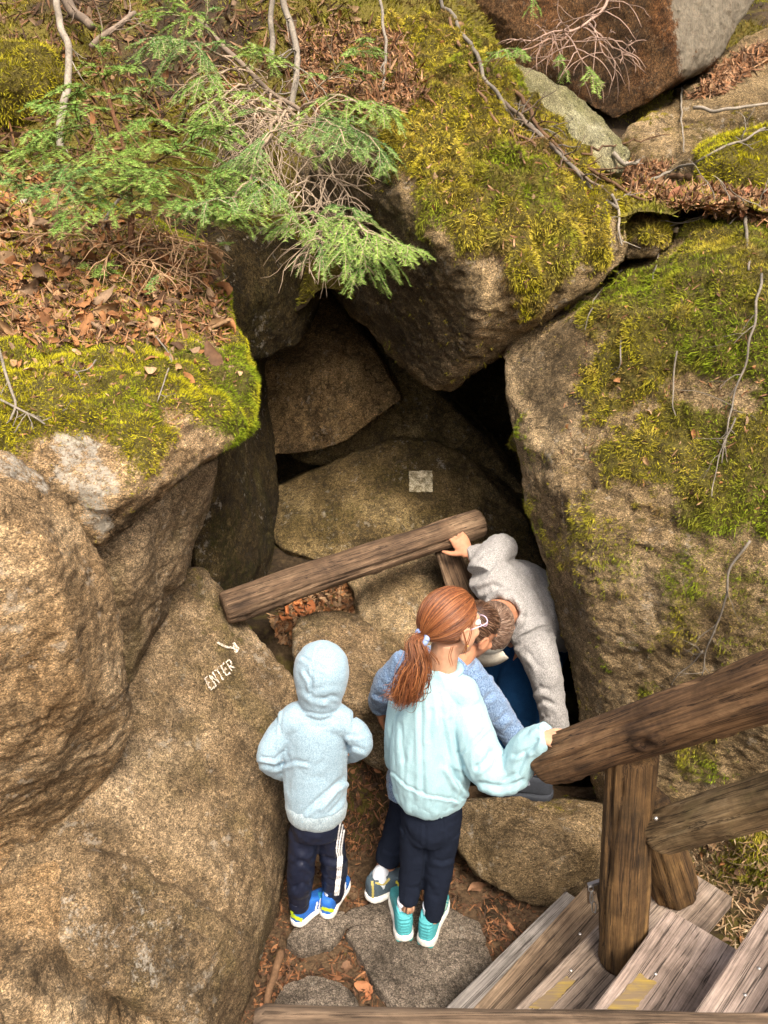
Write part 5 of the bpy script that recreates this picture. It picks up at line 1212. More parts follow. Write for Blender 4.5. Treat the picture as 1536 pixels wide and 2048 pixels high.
for i, ch in enumerate('ENTER'):
    o0 = np.array([406.0, 1360.0]) + i * np.array([11.0, -8.6]); vs = 1.0 - 0.05 * i
    for stroke in LET[ch]:
        pts = [o0 + u * np.array([9.5, -7.4]) + v * vs * np.array([13.0, 23.0]) for u, v in stroke]
        r = ribbon(SL, pts, 2.5, 0.009)
        if len(r[1]): bits.append(r)
put('painted_word', *merge(bits), M_WPAINT, parent=ROCKS[RN['b4']]['o'], smooth=False)
bits = [ribbon(SL, [(431, 1287), (446, 1294), (462, 1297)], 4.5, 0.009, taper=(1, .6)), ribbon(SL, [(464, 1286), (469, 1293), (475, 1301)], 5, 0.009), ribbon(SL, [(475, 1301), (471, 1304), (467, 1307)], 5, 0.009), ribbon(SL, [(465, 1293), (470, 1300), (472, 1303)], 6, 0.006)]
put('painted_arrow', *merge([b for b in bits if len(b[1])]), M_WPAINT, parent=ROCKS[RN['b4']]['o'], smooth=False)
put('painted_square', *merge([ribbon([ROCKS[RN['bb']]['bvh']], [(820 + k * 5.2, 943), (821 + k * 5.2, 985)], 5.4, 0.006 + 0.0004 * (k % 2)) for k in range(9)]), M_FPAINT, parent=ROCKS[RN['bb']]['o'], smooth=False)
# ------------------------------------------------------------------ people
def skin_mat(name, c):
    m = NT(name)
    m.b.inputs['Subsurface Weight'].default_value = 0.15; m.b.inputs['Subsurface Radius'].default_value = (0.012, 0.005, 0.003)
    cc = m.mix(c, tuple(0.85 * x for x in c), m.ramp(m.noise(40, 4, 0.6), [(0.4, 0), (0.6, 1)]))
    return m.done(cc, m.bump(m.noise(300, 3, 0.6), 0.15, 0.001), 0.55)
M_SKIN = skin_mat('fair_skin', (0.60, 0.34, 0.22)); M_SKIN2 = skin_mat('tanned_skin', (0.50, 0.24, 0.14))
M_MINT = cloth_mat('mint_jersey', (0.25, 0.43, 0.50), (0.35, 0.54, 0.60), 0.6, 700, 0.2, 0.1)
M_HEATH = cloth_mat('pale_blue_heather', (0.19, 0.30, 0.39), (0.34, 0.475, 0.57), 0.7, 380, 0.35)
M_HEATHG = cloth_mat('heather_rib', (0.18, 0.245, 0.29), (0.34, 0.42, 0.46), 0.7, 300, 0.5)
M_GREYF = cloth_mat('grey_fleece', (0.19, 0.19, 0.19), (0.41, 0.405, 0.40), 0.6, 300, 0.6)
M_BLUEF = cloth_mat('blue_heather_fleece', (0.07, 0.13, 0.25), (0.25, 0.37, 0.55), 0.6, 300, 0.6)
M_NAVY = cloth_mat('navy_leggings', (0.007, 0.010, 0.020), (0.011, 0.016, 0.030), 0.5, 600, 0.2, 0.0)
M_TRACK = cloth_mat('navy_track_trousers', (0.006, 0.009, 0.022), (0.011, 0.015, 0.034), 0.5, 500, 0.2, 0.0)
M_TRACK.node_tree.nodes['Principled BSDF'].inputs['Roughness'].default_value = 0.45
M_TRACK.node_tree.nodes['Principled BSDF'].inputs['Specular IOR Level'].default_value = 0.35
M_JEAN = cloth_mat('blue_jeans', (0.010, 0.050, 0.145), (0.018, 0.080, 0.21), 0.6, 500, 0.4, 0.0)
M_SOCK = cloth_mat('white_sock', (0.6, 0.66, 0.75), (0.75, 0.8, 0.88), 0.4, 500, 0.5)
M_WHITE = plain('white_rubber', (0.72, 0.72, 0.68), 0.5, 0.4, nscale=60)
M_STRIPE = plain('white_stripe', (0.75, 0.76, 0.78), 0.6)
M_BLUES = plain('bright_blue_mesh', (0.02, 0.13, 0.50), 0.6, nscale=200); M_CYAN = plain('cyan_mesh', (0.03, 0.30, 0.52), 0.6, nscale=200)
M_LIME = plain('lime_rubber', (0.45, 0.62, 0.02), 0.5); M_TEAL = plain('teal_knit', (0.06, 0.32, 0.36), 0.7, nscale=150)
M_MINTS = plain('pale_mint_mesh', (0.33, 0.56, 0.50), 0.7, nscale=150); M_TEALR = plain('teal_rubber', (0.03, 0.30, 0.30), 0.5)
M_SLATE = plain('slate_mesh', (0.055, 0.085, 0.11), 0.7, nscale=200); M_YELR = plain('yellow_rubber', (0.62, 0.50, 0.04), 0.5); M_OLIV = plain('olive_trim', (0.36, 0.31, 0.10), 0.7)
M_DKBOOT = plain('dark_boot_fabric', (0.035, 0.042, 0.055), 0.85, nscale=120); M_BUCK = plain('grey_buckle', (0.22, 0.26, 0.32), 0.5)
M_EYEW = plain('eye_white', (0.8, 0.78, 0.75), 0.2); M_IRIS = plain('iris', (0.06, 0.05, 0.03), 0.2)
M_GLASSF = plain('pink_glasses_frame', (0.62, 0.48, 0.62), 0.3, 0.5); M_SCR = plain('blue_scrunchie', (0.28, 0.38, 0.66), 0.8)
M_TEE = plain('light_blue_cotton', (0.30, 0.52, 0.85), 0.9); M_CAP = plain('stone_cap_cotton', (0.55, 0.52, 0.44), 0.85, nscale=80)
M_HAIR = attr_mat('hair_strands', 0.42, 0.5)

def nrm(v): v = np.array(v, float); return v / np.linalg.norm(v)
def frame(fwd, up):
    f = nrm(fwd); u = np.array(up, float); u = nrm(u - f * (u @ f)); r = np.cross(f, u)
    return np.stack([r, f, u], 1)          # columns: right, forward, up
def head_parts(c, M, s, skip_ears=False):
    X = lambda p: np.array(c) + M @ (np.array(p) * s)
    E = lambda p, r: ell(X(p), np.array(r) * s, M, 16)
    out = [E((0, -.012, .025), (.074, .094, .088)), E((0, .028, -.035), (.059, .062, .076)), E((0, .046, -.086), (.036, .038, .028)),
           E((.030, .066, -.030), (.024, .02, .02)), E((-.030, .066, -.030), (.024, .02, .02)), E((0, .086, -.064), (.021, .008, .006)), E((0, .084, -.074), (.018, .009, .007)),
           E((0, .076, .022), (.045, .014, .012)),
           tube([X((0, .084, .006)), X((0, .100, -.022)), X((0, .106, -.036)), X((0, .088, -.044))], [.007 * s, .010 * s, .012 * s, .008 * s], 10)]
    if not skip_ears:
        for sg in (-1, 1):
            out.append(E((sg * .073, -.006, -.014), (.009, .020, .031)))
            th = np.linspace(-.5, 4.4, 12)
            out.append(tube([X((sg * (.079 + .002), -.008 + .017 * math.cos(t) * -1, -.012 + .027 * math.sin(t))) for t in th], [.0045 * s] * 12, 8))
    return out
def hand_parts(w, d, n, s, curl=0.5, thumb=1, spread=0.12, th_open=0.8):
    """w wrist, d finger direction, n out of the back of the hand, s hand length; thumb=+1 along d x n"""
    w = np.array(w, float); d = nrm(d); n = np.array(n, float); n = nrm(n - d * (n @ d)); a = np.cross(d, n)
    out = [tube([w - d * .04 * s, w + d * .12 * s, w + d * .32 * s, w + d * .47 * s], [(.15 * s, .11 * s), (.19 * s, .10 * s), (.235 * s, .095 * s), (.215 * s, .075 * s)], 14, wide=a, roundcap=False)]
    for k, (off, ln, rr) in enumerate(((.17, .40, .048), (.06, .46, .050), (-.055, .43, .048), (-.165, .33, .043))):
        off *= thumb; p = w + d * .45 * s + a * off * s - n * .01 * s
        dd = nrm(d + a * off * spread * 4); pts = [p - dd * 0.06 * s, p]; c = 0.25 * curl
        for f_ in (.42, .33, .25):
            dd = nrm(dd * math.cos(c) - n * math.sin(c)); p = p + dd * ln * f_ * s; pts.append(p); c = curl * (0.9 + 0.1 * k)
        out.append(tube(pts, [rr * s * 1.02, rr * s * 1.05, rr * s * .98, rr * s * .9, rr * s * .72], 10, seg=20, roundcap=True))
    p = w + d * .10 * s + a * thumb * .15 * s; dd = nrm(d * .75 + a * thumb * th_open - n * .25)
    pts = [p - dd * .05 * s]; 
    for f_ in (.17, .15, .12):
        p = p + dd * f_ * s; pts.append(p); dd = nrm(dd + d * .25 - n * .18 * curl)
    out.append(tube(pts, [.07 * s, .066 * s, .056 * s, .042 * s], 10, seg=16, roundcap=True))
    return out
def garment(name, parent, parts, mat, voxel=0.006, smooth=4, folds=(), creases=(), ridge=((0.003, (9, 9, 6)), (0.0012, (22, 22, 14))), seed=0, lab=None, ret=False):
    V, Fs = remesh(parts, voxel, smooth)
    N = normals(V, Fs); d = np.zeros(len(V))
    for amp, fr in folds:
        d += amp * fbm(V * np.array(fr) + seed * 11, 3, 0.5)
    for amp, fr in ridge:
        q = V * np.array(fr) + seed * 5; q = q + 0.5 * np.stack([pn(q * .7 + 9 * k) for k in range(3)], -1)
        d += amp * (0.35 - np.clip(1 - np.abs(pn(q)) * 3.2, 0, 1) ** 1.5)
    if creases:
        x, y, _ = proj(V); fac = np.einsum('ij,ij->i', N, CAM - V) > 0
        for pl_, w, dep in creases:
            pl_ = np.array(pl_, float); dd = np.full(len(V), 1e9); side = np.zeros(len(V))
            for k in range(len(pl_) - 1):
                a, b = pl_[k], pl_[k + 1]; e = b - a; t = np.clip(((x - a[0]) * e[0] + (y - a[1]) * e[1]) / (e @ e), 0, 1)
                q = np.hypot(x - a[0] - t * e[0], y - a[1] - t * e[1]); side = np.where(q < dd, (e[0] * (y - a[1]) - e[1] * (x - a[0])) / np.linalg.norm(e), side); dd = np.minimum(dd, q)
            d += fac * dep * (-np.exp(-(dd / w) ** 2) + 0.7 * np.exp(-((side - 1.9 * w) / (1.2 * w)) ** 2) * np.exp(-((np.maximum(dd - np.abs(side), 0)) / w) ** 2) * (dd < 6 * w))
    V = V + N * d[:, None]
    o = put(name, V, Fs, mat, parent=parent)
    top = parent.name if parent.name.startswith('person') else None
    if top: GARM.setdefault(top, []).append(bvh_of(V, Fs))
    if lab: o['label'] = lab
    return (o, bvh_of(V, Fs)) if ret else o
GARM = {}
def tuck(body, keep, gap=0.006):
    """draws the covered body in under its clothes so that no skin pokes through"""
    me = body.data; n = len(me.vertices); v = np.empty(n * 3, np.float32); me.vertices.foreach_get('co', v); V = v.reshape(-1, 3).astype(float) + ORG[body.name]
    kp = np.zeros(n, bool)
    for c_, r_ in keep: kp |= np.linalg.norm(V - np.array(c_), axis=1) < r_
    for rep in range(2):
        for bv in GARM[body.name]:
            for i in np.nonzero(~kp)[0]:
                p, nn, _, dist = bv.find_nearest(Vector(V[i]), 0.09)
                if p is None: continue
                sd = (Vector(V[i]) - p).dot(nn)
                if sd > -gap: V[i] = np.array(p - nn * gap)
    me.vertices.foreach_set('co', (V - ORG[body.name]).astype(np.float32).ravel()); me.update()
def person(parts, label, mat, base, voxel=0.0045):
    V, Fs = remesh(parts, voxel, 3)
    o = put('person', V, Fs, mat, base=base)
    return tag(o, label, 'person', 'visitors at the cave')
def strands(paths, width, cols, name, parent, flat=True):
    """ribbons: list of (n,3) paths with outward normals -> crossed strips"""
    VV, FF, CC, off = [], [], [], 0
    for P, c in zip(paths, cols):
        n = len(P); T_ = np.gradient(P, axis=0); T_ /= np.linalg.norm(T_, axis=1)[:, None] + 1e-9
        s = np.cross(T_, nrm(rng.normal(size=3))); s /= np.linalg.norm(s, axis=1)[:, None] + 1e-9
        w = width * (0.6 + 0.8 * rng.random()) * np.sqrt(np.clip(np.minimum(1, (1.02 - np.linspace(0, 1, n)) * 3), 0.05, 1))[:, None]
        u = np.cross(T_, s)
        V = np.stack([P + s * w, P - 0.5 * s * w + u * w * .87, P - .5 * s * w - u * w * .87], 1).reshape(-1, 3)
        k = np.arange(n - 1)[:, None] * 3; j = np.arange(3)[None]; j2 = (j + 1) % 3
        FF.append(np.stack([k + j, k + j2, k + 3 + j2, k + 3 + j], -1).reshape(-1, 4) + off); VV.append(V); off += len(V)
        CC.append(np.repeat((c[None] * (0.85 + 0.3 * rng.random())), len(V), 0))
    return put(name, np.vstack(VV), np.vstack(FF), M_HAIR, parent=parent, attrs={'Col': np.vstack(CC)})
def shoe(parent, heel, yaw, L, upper, solem, zs=1.0, collar=True, roll=0.0, tag_=None, ribs=0, accents=(), sock=None, solecol2=None, ankle=None):
    """heel: ground point under the heel; yaw: toe direction, clockwise from +Y"""
    f = np.array([math.sin(yaw), math.cos(yaw), 0]); r = np.array([math.cos(yaw), -math.sin(yaw), 0]); u = np.array([0, 0, 1.0])
    if roll: 
        f2 = f * math.cos(roll) - u * math.sin(roll); u = u * math.cos(roll) + f * math.sin(roll); f = f2
    W = lambda x, y, z: np.array(heel) + r * x * L + f * y * L + u * z * L * zs
    # sole: plan outline extruded
    yy = np.linspace(-0.06, 1.03, 26)
    hw = np.interp(yy, [-.06, -.03, .03, .15, .35, .55, .72, .88, .98, 1.03], [.04, .105, .15, .165, .145, .165, .185, .155, .085, .02])
    xc = np.interp(yy, [0, .5, 1], [0, .0, 0.01])
    zb = np.interp(yy, [-.06, 0.02, .12, .75, .95, 1.03], [.055, .015, .0, .0, .03, .07]); zt = np.interp(yy, [-.06, .1, .5, .9, 1.03], [.155, .135, .105, .10, .115])
    secs = []
    n = 20; th = np.linspace(0, 2 * np.pi, n, endpoint=False)
    sx = np.sign(np.cos(th)) * np.abs(np.cos(th)) ** .5; sz = np.sign(np.sin(th)) * np.abs(np.sin(th)) ** .5
    def loft(ys, hws, z0, z1, xcs):
        V = []
        for y, h, a, b, c in zip(ys, hws, z0, z1, xcs):
            for cx, cz in zip(sx, sz): V.append(W(c + h * cx, y, (a + b) / 2 + (b - a) / 2 * cz))
        m_ = len(ys); k = np.arange(m_ - 1)[:, None] * n; j = np.arange(n)[None]; j2 = (j + 1) % n
        Q = np.stack([k + j, k + j2, k + n + j2, k + n + j], -1).reshape(-1, 4); V = np.vstack([np.array(V), [W(xcs[0], ys[0], (z0[0] + z1[0]) / 2)], [W(xcs[-1], ys[-1], (z0[-1] + z1[-1]) / 2)]])
        c0 = len(V) - 2; jj = np.arange(n); b = (m_ - 1) * n
        return V, [np.vstack([np.stack([np.full(n, c0), (jj + 1) % n, jj], -1), np.stack([np.full(n, c0 + 1), b + jj, b + (jj + 1) % n], -1)]), Q]
    uy = np.linspace(-.035, 1.0, 26)
    uh = np.interp(uy, [-.035, 0, .1, .3, .5, .72, .9, .98, 1.0], [.06, .105, .135, .125, .14, .165, .13, .06, .02]); ut = np.interp(uy, [-.035, 0, .08, .2, .32, .42, .6, .8, .95, 1.0], [.36, .42, .43, .40, .40, .38, .29, .215, .17, .13])
    V, Fs = remesh([loft(uy, uh, np.full(26, .09), ut, np.interp(uy, [0, 1], [0, .01]))], 0.004, 2)
    N = normals(V, Fs); loc = (V - np.array(heel)) @ np.stack([r, f, u], 1) / L
    if ribs: V = V + N * (0.0028 * np.sin(loc[:, 2] * 2 * np.pi * ribs) * np.clip((0.42 - loc[:, 1]) / .15, 0, 1))[:, None]
    o = put('shoe', V, Fs, upper, parent=parent)
    bv = bvh_of(V, Fs)
    ORG[o.name] = ORG[parent.name]
    put('sole', *remesh([loft(yy, hw, zb, zt, xc)], 0.004, 2), solem, parent=o)
    if solecol2: put('outsole', *loft(yy[1:16], hw[1:16] * .93, zb[1:16] - .018, zb[1:16] + .02, xc[1:16]), solecol2, parent=o)
    put('collar', *tube([W(.10 * math.cos(t), .16 + .15 * math.sin(t), .40 + .035 * math.cos(2 * t)) for t in np.linspace(0, 2 * np.pi, 20)], [.022 * L] * 20, 8, cap=False), upper, parent=o)
    if sock is not None:
        put('sock', *tube([W(0, .21, .30), W(0, .18, .44), W(0, .16, .55)], [(.09 * L, .10 * L), (.095 * L, .11 * L), (.10 * L, .11 * L)], 16), sock, parent=parent)
    return o, bv, W
def paint_on(o, bv, name, lines, w, mat, lift=0.0025, step=1.5):
    bits = [ribbon([bv], l, w, lift, step) for l in lines]; bits = [b for b in bits if len(b[1])]
    if bits: put(name, *merge(bits), mat, parent=o, smooth=False)

# ---------- the hooded child
c = at(643, 1350, 2.14); Mh = frame((0.12, 1, -0.12), (0, 0.05, 1))
LA, RA = at(599, 1812, 2.13), at(666, 1795, 2.20)
parts = head_parts(c, Mh, 0.80) + [tube([at(640, 1450, 2.13), at(643, 1400, 2.14)], [.045, .042], 12),
    tube([at(634, 1655, 2.13), at(632, 1560, 2.13), at(632, 1470, 2.13), at(638, 1425, 2.13)], [(.085, .07), (.085, .07), (.085, .065), (.04, .04)], 16, wide=(1, 0, 0)),
    tube([at(612, 1650, 2.13), at(606, 1730, 2.13), LA], [.05, .038, .026], 12), tube([at(655, 1650, 2.14), at(667, 1730, 2.17), RA], [.05, .038, .026], 12),
    tube([at(575, 1450, 2.12), at(536, 1505, 2.09), at(585, 1545, 2.26)], [.032, .028, .022], 10), tube([at(692, 1452, 2.12), at(726, 1480, 2.10), at(690, 1515, 2.27)], [.032, .028, .022], 10)]
parts += hand_parts(at(585, 1545, 2.26), (1, .3, -.1), (0, 1, .2), 0.125, 0.5, 1) + hand_parts(at(690, 1515, 2.27), (-1, .2, -.2), (0, 1, .2), 0.125, 0.5, -1)
boy = person(parts, 'child seen from behind in a pale blue hooded sweatshirt with the hood up', M_SKIN, onz(625, 1850, 0.0))
for sx_ in (-1, 1): put('eye', *ell(c + Mh @ (np.array([sx_ * .030, .080, .002]) * .8), (.009, .009, .009), n=10), M_EYEW, parent=boy)
hood = [tube([at(640, 1440, 2.12), at(640, 1422, 2.12), at(641, 1400, 2.12), at(642, 1375, 2.125), at(643, 1345, 2.13), at(642, 1318, 2.13), at(641, 1300, 2.13), at(640, 1290, 2.13)],
        [(.075, .062), (.064, .060), (.068, .072), (.080, .088), (.089, .100), (.080, .094), (.054, .066), (.022, .030)], 30, seg=40, wide=(1, 0, 0))]
torso = [tube([at(632, 1612, 2.13), at(631, 1580, 2.13), at(630, 1530, 2.13), at(630, 1480, 2.12), at(633, 1445, 2.11), at(638, 1425, 2.11)], [(.102, .085), (.106, .09), (.107, .09), (.105, .085), (.092, .07), (.055, .05)], 24, wide=(1, 0, 0)),
         tube([at(572, 1450, 2.11), at(596, 1438, 2.11), at(632, 1436, 2.11), at(670, 1438, 2.11), at(696, 1448, 2.11)], [.044, .056, .060, .056, .044], 16),
         tube([at(574, 1452, 2.11), at(552, 1482, 2.10), at(539, 1512, 2.09), at(552, 1535, 2.15), at(590, 1545, 2.24)], [.043, .043, .040, .036, .034], 16),
         tube([at(696, 1452, 2.11), at(714, 1468, 2.10), at(722, 1487, 2.10), at(712, 1500, 2.17), at(680, 1510, 2.26)], [.041, .041, .039, .036, .034], 16)]
hoodie, hbv = garment('hoodie', boy, torso + hood, M_HEATH, 0.0045, 3, [(0.003, (7, 7, 5)), (0.0008, (30, 30, 14))], [
    ([(555, 1532), (590, 1522), (612, 1525)], 4, 0.005), ([(525, 1515), (552, 1520), (566, 1505)], 4, 0.006), ([(520, 1528), (548, 1534), (566, 1528)], 4, 0.005),
    ([(690, 1500), (705, 1492), (728, 1500)], 4, 0.004), ([(698, 1470), (715, 1472), (732, 1465)], 4, 0.004),
    ([(592, 1640), (625, 1610), (660, 1580), (690, 1555)], 5, 0.006), ([(640, 1610), (668, 1578), (692, 1562)], 4, 0.006), ([(660, 1625), (685, 1600), (695, 1585)], 4, 0.004), ([(570, 1480), (576, 1530), (574, 1580)], 5, 0.003),
    ([(608, 1316), (628, 1328), (646, 1334)], 4, 0.007), ([(612, 1345), (622, 1362), (622, 1378)], 3.5, 0.006), ([(612, 1382), (628, 1396), (655, 1400)], 5, 0.004), ([(648, 1398), (660, 1392), (672, 1394)], 4, 0.004), ([(630, 1380), (650, 1372), (680, 1372)], 6, 0.002),
    ([(604, 1421), (640, 1429), (675, 1424)], 3, 0.003), ([(566, 1418), (561, 1450), (560, 1490)], 2.2, 0.003), ([(703, 1420), (706, 1450), (702, 1485)], 2.2, 0.003), ([(576, 1627), (630, 1643), (690, 1625)], 2.5, 0.004), ([(641, 1288), (632, 1300), (624, 1340), (621, 1395)], 2.0, 0.0035)], seed=1, ridge=((0.002, (9, 9, 6)), (0.0009, (24, 24, 16))), ret=True)
paint_on(hoodie, hbv, 'hood_seam', [[(640, 1290), (631, 1303), (623, 1345), (621, 1392)]], 2.2, M_HEATH, 0.0012)
garment('hem_band', hoodie, [tube([at(632, 1632, 2.13), at(632, 1622, 2.13), at(632, 1606, 2.13), at(632, 1598, 2.13)], [(.094, .078), (.103, .088), (.106, .090), (.100, .084)], 28, wide=(1, 0, 0))], M_HEATHG, 0.005, 2, [(0.003, (8, 8, 6))])
tr, tbv = garment('trousers', boy, [tube([at(634, 1600, 2.13), at(633, 1640, 2.13), at(632, 1662, 2.13)], [(.09, .075), (.092, .078), (.085, .07)], 20, wide=(1, 0, 0)),
    tube([at(608, 1660, 2.13), at(604, 1715, 2.12), at(600, 1770, 2.12), at(598, 1806, 2.125)], [.053, .049, .045, .036], 18), tube([at(657, 1660, 2.14), at(667, 1715, 2.16), at(668, 1765, 2.18), at(666, 1788, 2.19)], [.053, .048, .043, .035], 18)],
    M_TRACK, 0.0055, 3, [(0.005, (12, 12, 22))], [([(585, 1730), (605, 1722), (625, 1735)], 5, 0.006), ([(590, 1775), (605, 1765), (618, 1772)], 4, 0.005), ([(650, 1715), (668, 1722), (690, 1712)], 5, 0.007), ([(652, 1755), (665, 1762), (680, 1756)], 4, 0.004)], seed=2, ret=True)
paint_on(tr, tbv, 'stripe', [[(690 + k, 1640), (684 + k * .9, 1670), (680 + k * .8, 1700), (682 + k * .7, 1716), (680 + k * .6, 1745), (675 + k * .6, 1790)] for k in (-9, -3.5, 2)], 3.0, M_STRIPE, 0.002)
for an, rr, zc_ in ((at(598, 1806, 2.125), .036, 0), (at(666, 1788, 2.19), .035, 0)):
    put('cuff', *tube([an + [0, 0, .022], an + [0, 0, .0], an + [0, 0, -.016]], [rr * 1.0, rr * 1.04, rr * .98], 18), M_TRACK, parent=tr)
for hx, yaw, L in (((590, 1852, 0.0), rad(42), 0.195), ((652, 1838, 0.0), rad(20), 0.19)):
    hp_ = onz(*hx)
    o, bv, W = shoe(boy, hp_, yaw, L, M_BLUES, M_WHITE, 1.12, sock=M_SOCK)
    # lime heel arc and three white stripes
    def pxof(x, y, z): q = proj(W(x, y, z)[None]); return (q[0][0], q[1][0])
    arc = [pxof(-.13, .10, .15), pxof(-.10, .0, .24), pxof(0, -.04, .28), pxof(.10, .0, .24), pxof(.14, .10, .15)]
    paint_on(o, bv, 'heel_arc', [arc], 6.5, M_LIME, 0.004)
    paint_on(o, bv, 'stripe', [[pxof(.16, .34 + k, .14), pxof(.13, .44 + k, .30)] for k in (0, .09, .18)], 3.4, M_STRIPE, 0.004)
    paint_on(o, bv, 'toe_panel', [[pxof(.12, .5, .33), pxof(.14, .62, .26)], [pxof(.08, .52, .36), pxof(.1, .66, .28)]], 6, M_CYAN, 0.003)

tuck(boy, [(c, .13), (at(585, 1545, 2.26), .0), (LA + [0, 0, -.03], .03), (RA + [0, 0, -.03], .03)])
# ---------- the girl
gc = at(905, 1247, 2.07); Mg = frame((0.80, 0.55, -0.10), (0.02, 0.05, 1)); gs = 0.92
X = lambda p: gc + Mg @ (np.array(p) * gs)
LA, RA = at(814, 1818, 2.06), at(866, 1838, 2.04)
neck0 = at(884, 1345, 2.07)
parts = head_parts(gc, Mg, gs) + [tube([neck0 + [0, 0, -.04], neck0, X((0, -.02, -.05))], [.05, .044, .044], 14),
    tube([at(866, 1640, 2.07), at(866, 1520, 2.06), at(872, 1420, 2.06), at(884, 1350, 2.07)], [(.095, .075), (.09, .07), (.095, .07), (.045, .042)], 18, wide=(1, 0.1, 0)),
    tube([at(838, 1650, 2.07), at(828, 1730, 2.08), LA], [.055, .042, .028], 12), tube([at(888, 1650, 2.06), at(876, 1740, 2.06), RA], [.055, .042, .028], 12),
    tube([at(925, 1395, 2.05), at(960, 1490, 2.0), at(985, 1545, 1.97), at(1084, 1475, 1.915)], [.034, .03, .027, .021], 12), tube([at(810, 1395, 2.08), at(793, 1480, 2.12), at(825, 1530, 2.3)], [.034, .03, .022], 12)]
parts += hand_parts(at(1083, 1474, 1.905), (0.80, -.42, 0.10), (0.0, -.25, 1), 0.135, 0.75, -1) + hand_parts(at(825, 1530, 2.3), (.8, .4, .1), (0, .5, 1), 0.145, 0.6, 1)
girl = person(parts, 'red-haired girl with glasses and a ponytail in a mint sweatshirt, holding the handrail', M_SKIN, onz(838, 1870, 0.0))
for sx_ in (-1, 1):
    e = put('eye', *ell(X((sx_ * .031, .080, .002)), (.011, .011, .011), n=12), M_EYEW, parent=girl)
    put('iris', *ell(X((sx_ * .032, .089, .002)), (.005, .005, .005), n=8), M_IRIS, parent=e)
GL = [ring(X((sx_ * .034, .103, .004)), .019, .016, .0017, Mg[:, 0], Mg[:, 2]) for sx_ in (-1, 1)]
GL += [tube([X((sx_ * .058, .100, .010)), X((sx_ * .072, .07, .010)), X((sx_ * .079, .0, .006)), X((sx_ * .078, -.012, -.004))], [.0018] * 4, 8) for sx_ in (-1, 1)] + [tube([X((-.010, .105, .008)), X((0, .109, .010)), X((.010, .105, .008))], [.002] * 3, 8)]
put('glasses', *merge(GL), M_GLASSF, parent=girl)
put('earring', *ell(X((.083, .0, -.046)), (.0035, .0035, .0035), n=8), plain('gold', (0.8, 0.55, 0.2), 0.25, 0.5, 1.0), parent=girl)
# hair: a base and combed strands running back to the tie
HR = np.array([.080, .100, .093]); HC = np.array([0, -.020, .032])
tie = np.array([0, -.122, -.024]) * gs
V, Fs = ell((0, 0, 0), (1, 1, 1), None, 26)
keepm = []
def hair_ok(u):       # part of the skull carrying hair, in unit-sphere coordinates
    return (u[:, 1] < 0.62 + 0.25 * u[:, 2]) & (u[:, 2] > -0.75) & ((u[:, 1] < 0.12) | (u[:, 2] > 0.05 + 0.1 * u[:, 1])) & ((np.abs(u[:, 0]) < 0.93) | (u[:, 2] > -0.1) | (u[:, 1] < -0.12))
def cap_mesh(ok, scale=1.0):
    out = []
    for f_ in Fs:
        kk = ok(V[f_].mean(1)); out.append(f_[kk])
    return [o_ for o_ in out if len(o_)]
CO = np.array([[0.24, 0.086, 0.03], [0.16, 0.053, 0.019], [0.10, 0.033, 0.013], [0.34, 0.14, 0.053], [0.06, 0.02, 0.009]])
hair = put('hair', np.array([gc + Mg @ (p * gs) for p in V * HR + HC]), cap_mesh(hair_ok), M_HAIR, parent=girl, attrs={'Col': np.repeat(np.array([[0.10, 0.032, 0.011]]), len(V), 0)})
U = rng.normal(size=(9000, 3)); U /= np.linalg.norm(U, axis=1)[:, None]; U = U[hair_ok(U)]
tu = (tie / gs - HC) / HR; tl = np.linalg.norm(tu); tu = tu / tl
paths, cols = [], []
for u in U[:3600]:
    om = math.acos(np.clip(u @ tu, -1, 1))
    if om < 0.15 or om > 2.9: continue
    t = np.linspace(0, 1, 12)[:, None]
    sl = (np.sin((1 - t) * om) * u + np.sin(t * om) * tu) / math.sin(om)
    lift = 1.012 + 0.022 * rng.random() + 0.012 * np.sin(t * 6 + rng.random() * 6) * rng.random()
    lift = lift * (1 + (tl - 1) * t ** 3)
    paths.append(np.array([gc + Mg @ (q * gs) for q in sl * lift * HR + HC]))
    k = rng.choice(5, p=[.34, .27, .16, .15, .08]); cols.append(CO[k])
strands(paths, 0.0010, cols, 'hair_strands', hair)
tw = X(tie / gs)
put('hair_tie', *tube([tw + Mg @ np.array([.020 * math.cos(a), .004 * math.sin(2 * a), .020 * math.sin(a)]) for a in np.linspace(0, 2 * np.pi, 18)], [.009] * 18, 10, cap=False), M_SCR, parent=hair)
paths, cols = [], []
tail = np.array([tw, tw + Mg @ np.array([0, -.026, -.012]), at(838, 1325, 1.965), at(826, 1358, 1.955), at(818, 1380, 1.95), at(800, 1396, 1.955), at(780, 1390, 1.96)])
for k in range(800):
    r_ = rng.normal(size=3) * np.array([.013, .010, .010]); n = 22
    P = spline(tail + r_ * np.array([.4, .7, 1.1, 1.35, 1.35, 1.2, 1.3])[:, None], n); t = np.linspace(0, 1, n)
    ph = rng.integers(0, 5) * 1.256 + rng.normal() * .35; am = (.003 + .013 * t ** 1.3) * (0.4 + 0.9 * rng.random())
    P += np.stack([am * np.cos(t * 9 + ph), am * 0.8 * np.sin(t * 9 + ph), am * np.sin(t * 8 + ph)], -1)
    cut = int(n * (0.72 + 0.28 * rng.random())); paths.append(P[:max(cut, 6)]); cols.append(CO[rng.choice(5, p=[.34, .27, .16, .15, .08])])
for a in (((850, 1300), (858, 1330), (862, 1352), (855, 1370)), ((848, 1310), (840, 1350), (838, 1380), (836, 1398)), ((835, 1340), (830, 1380), (836, 1400)), ((855, 1300), (872, 1320), (874, 1328))):
    for k in range(5): paths.append(spline(np.array([at(x, y, 1.945) for x, y in a]) + rng.normal(size=3) * .004, 14)); cols.append(CO[rng.integers(0, 3)])
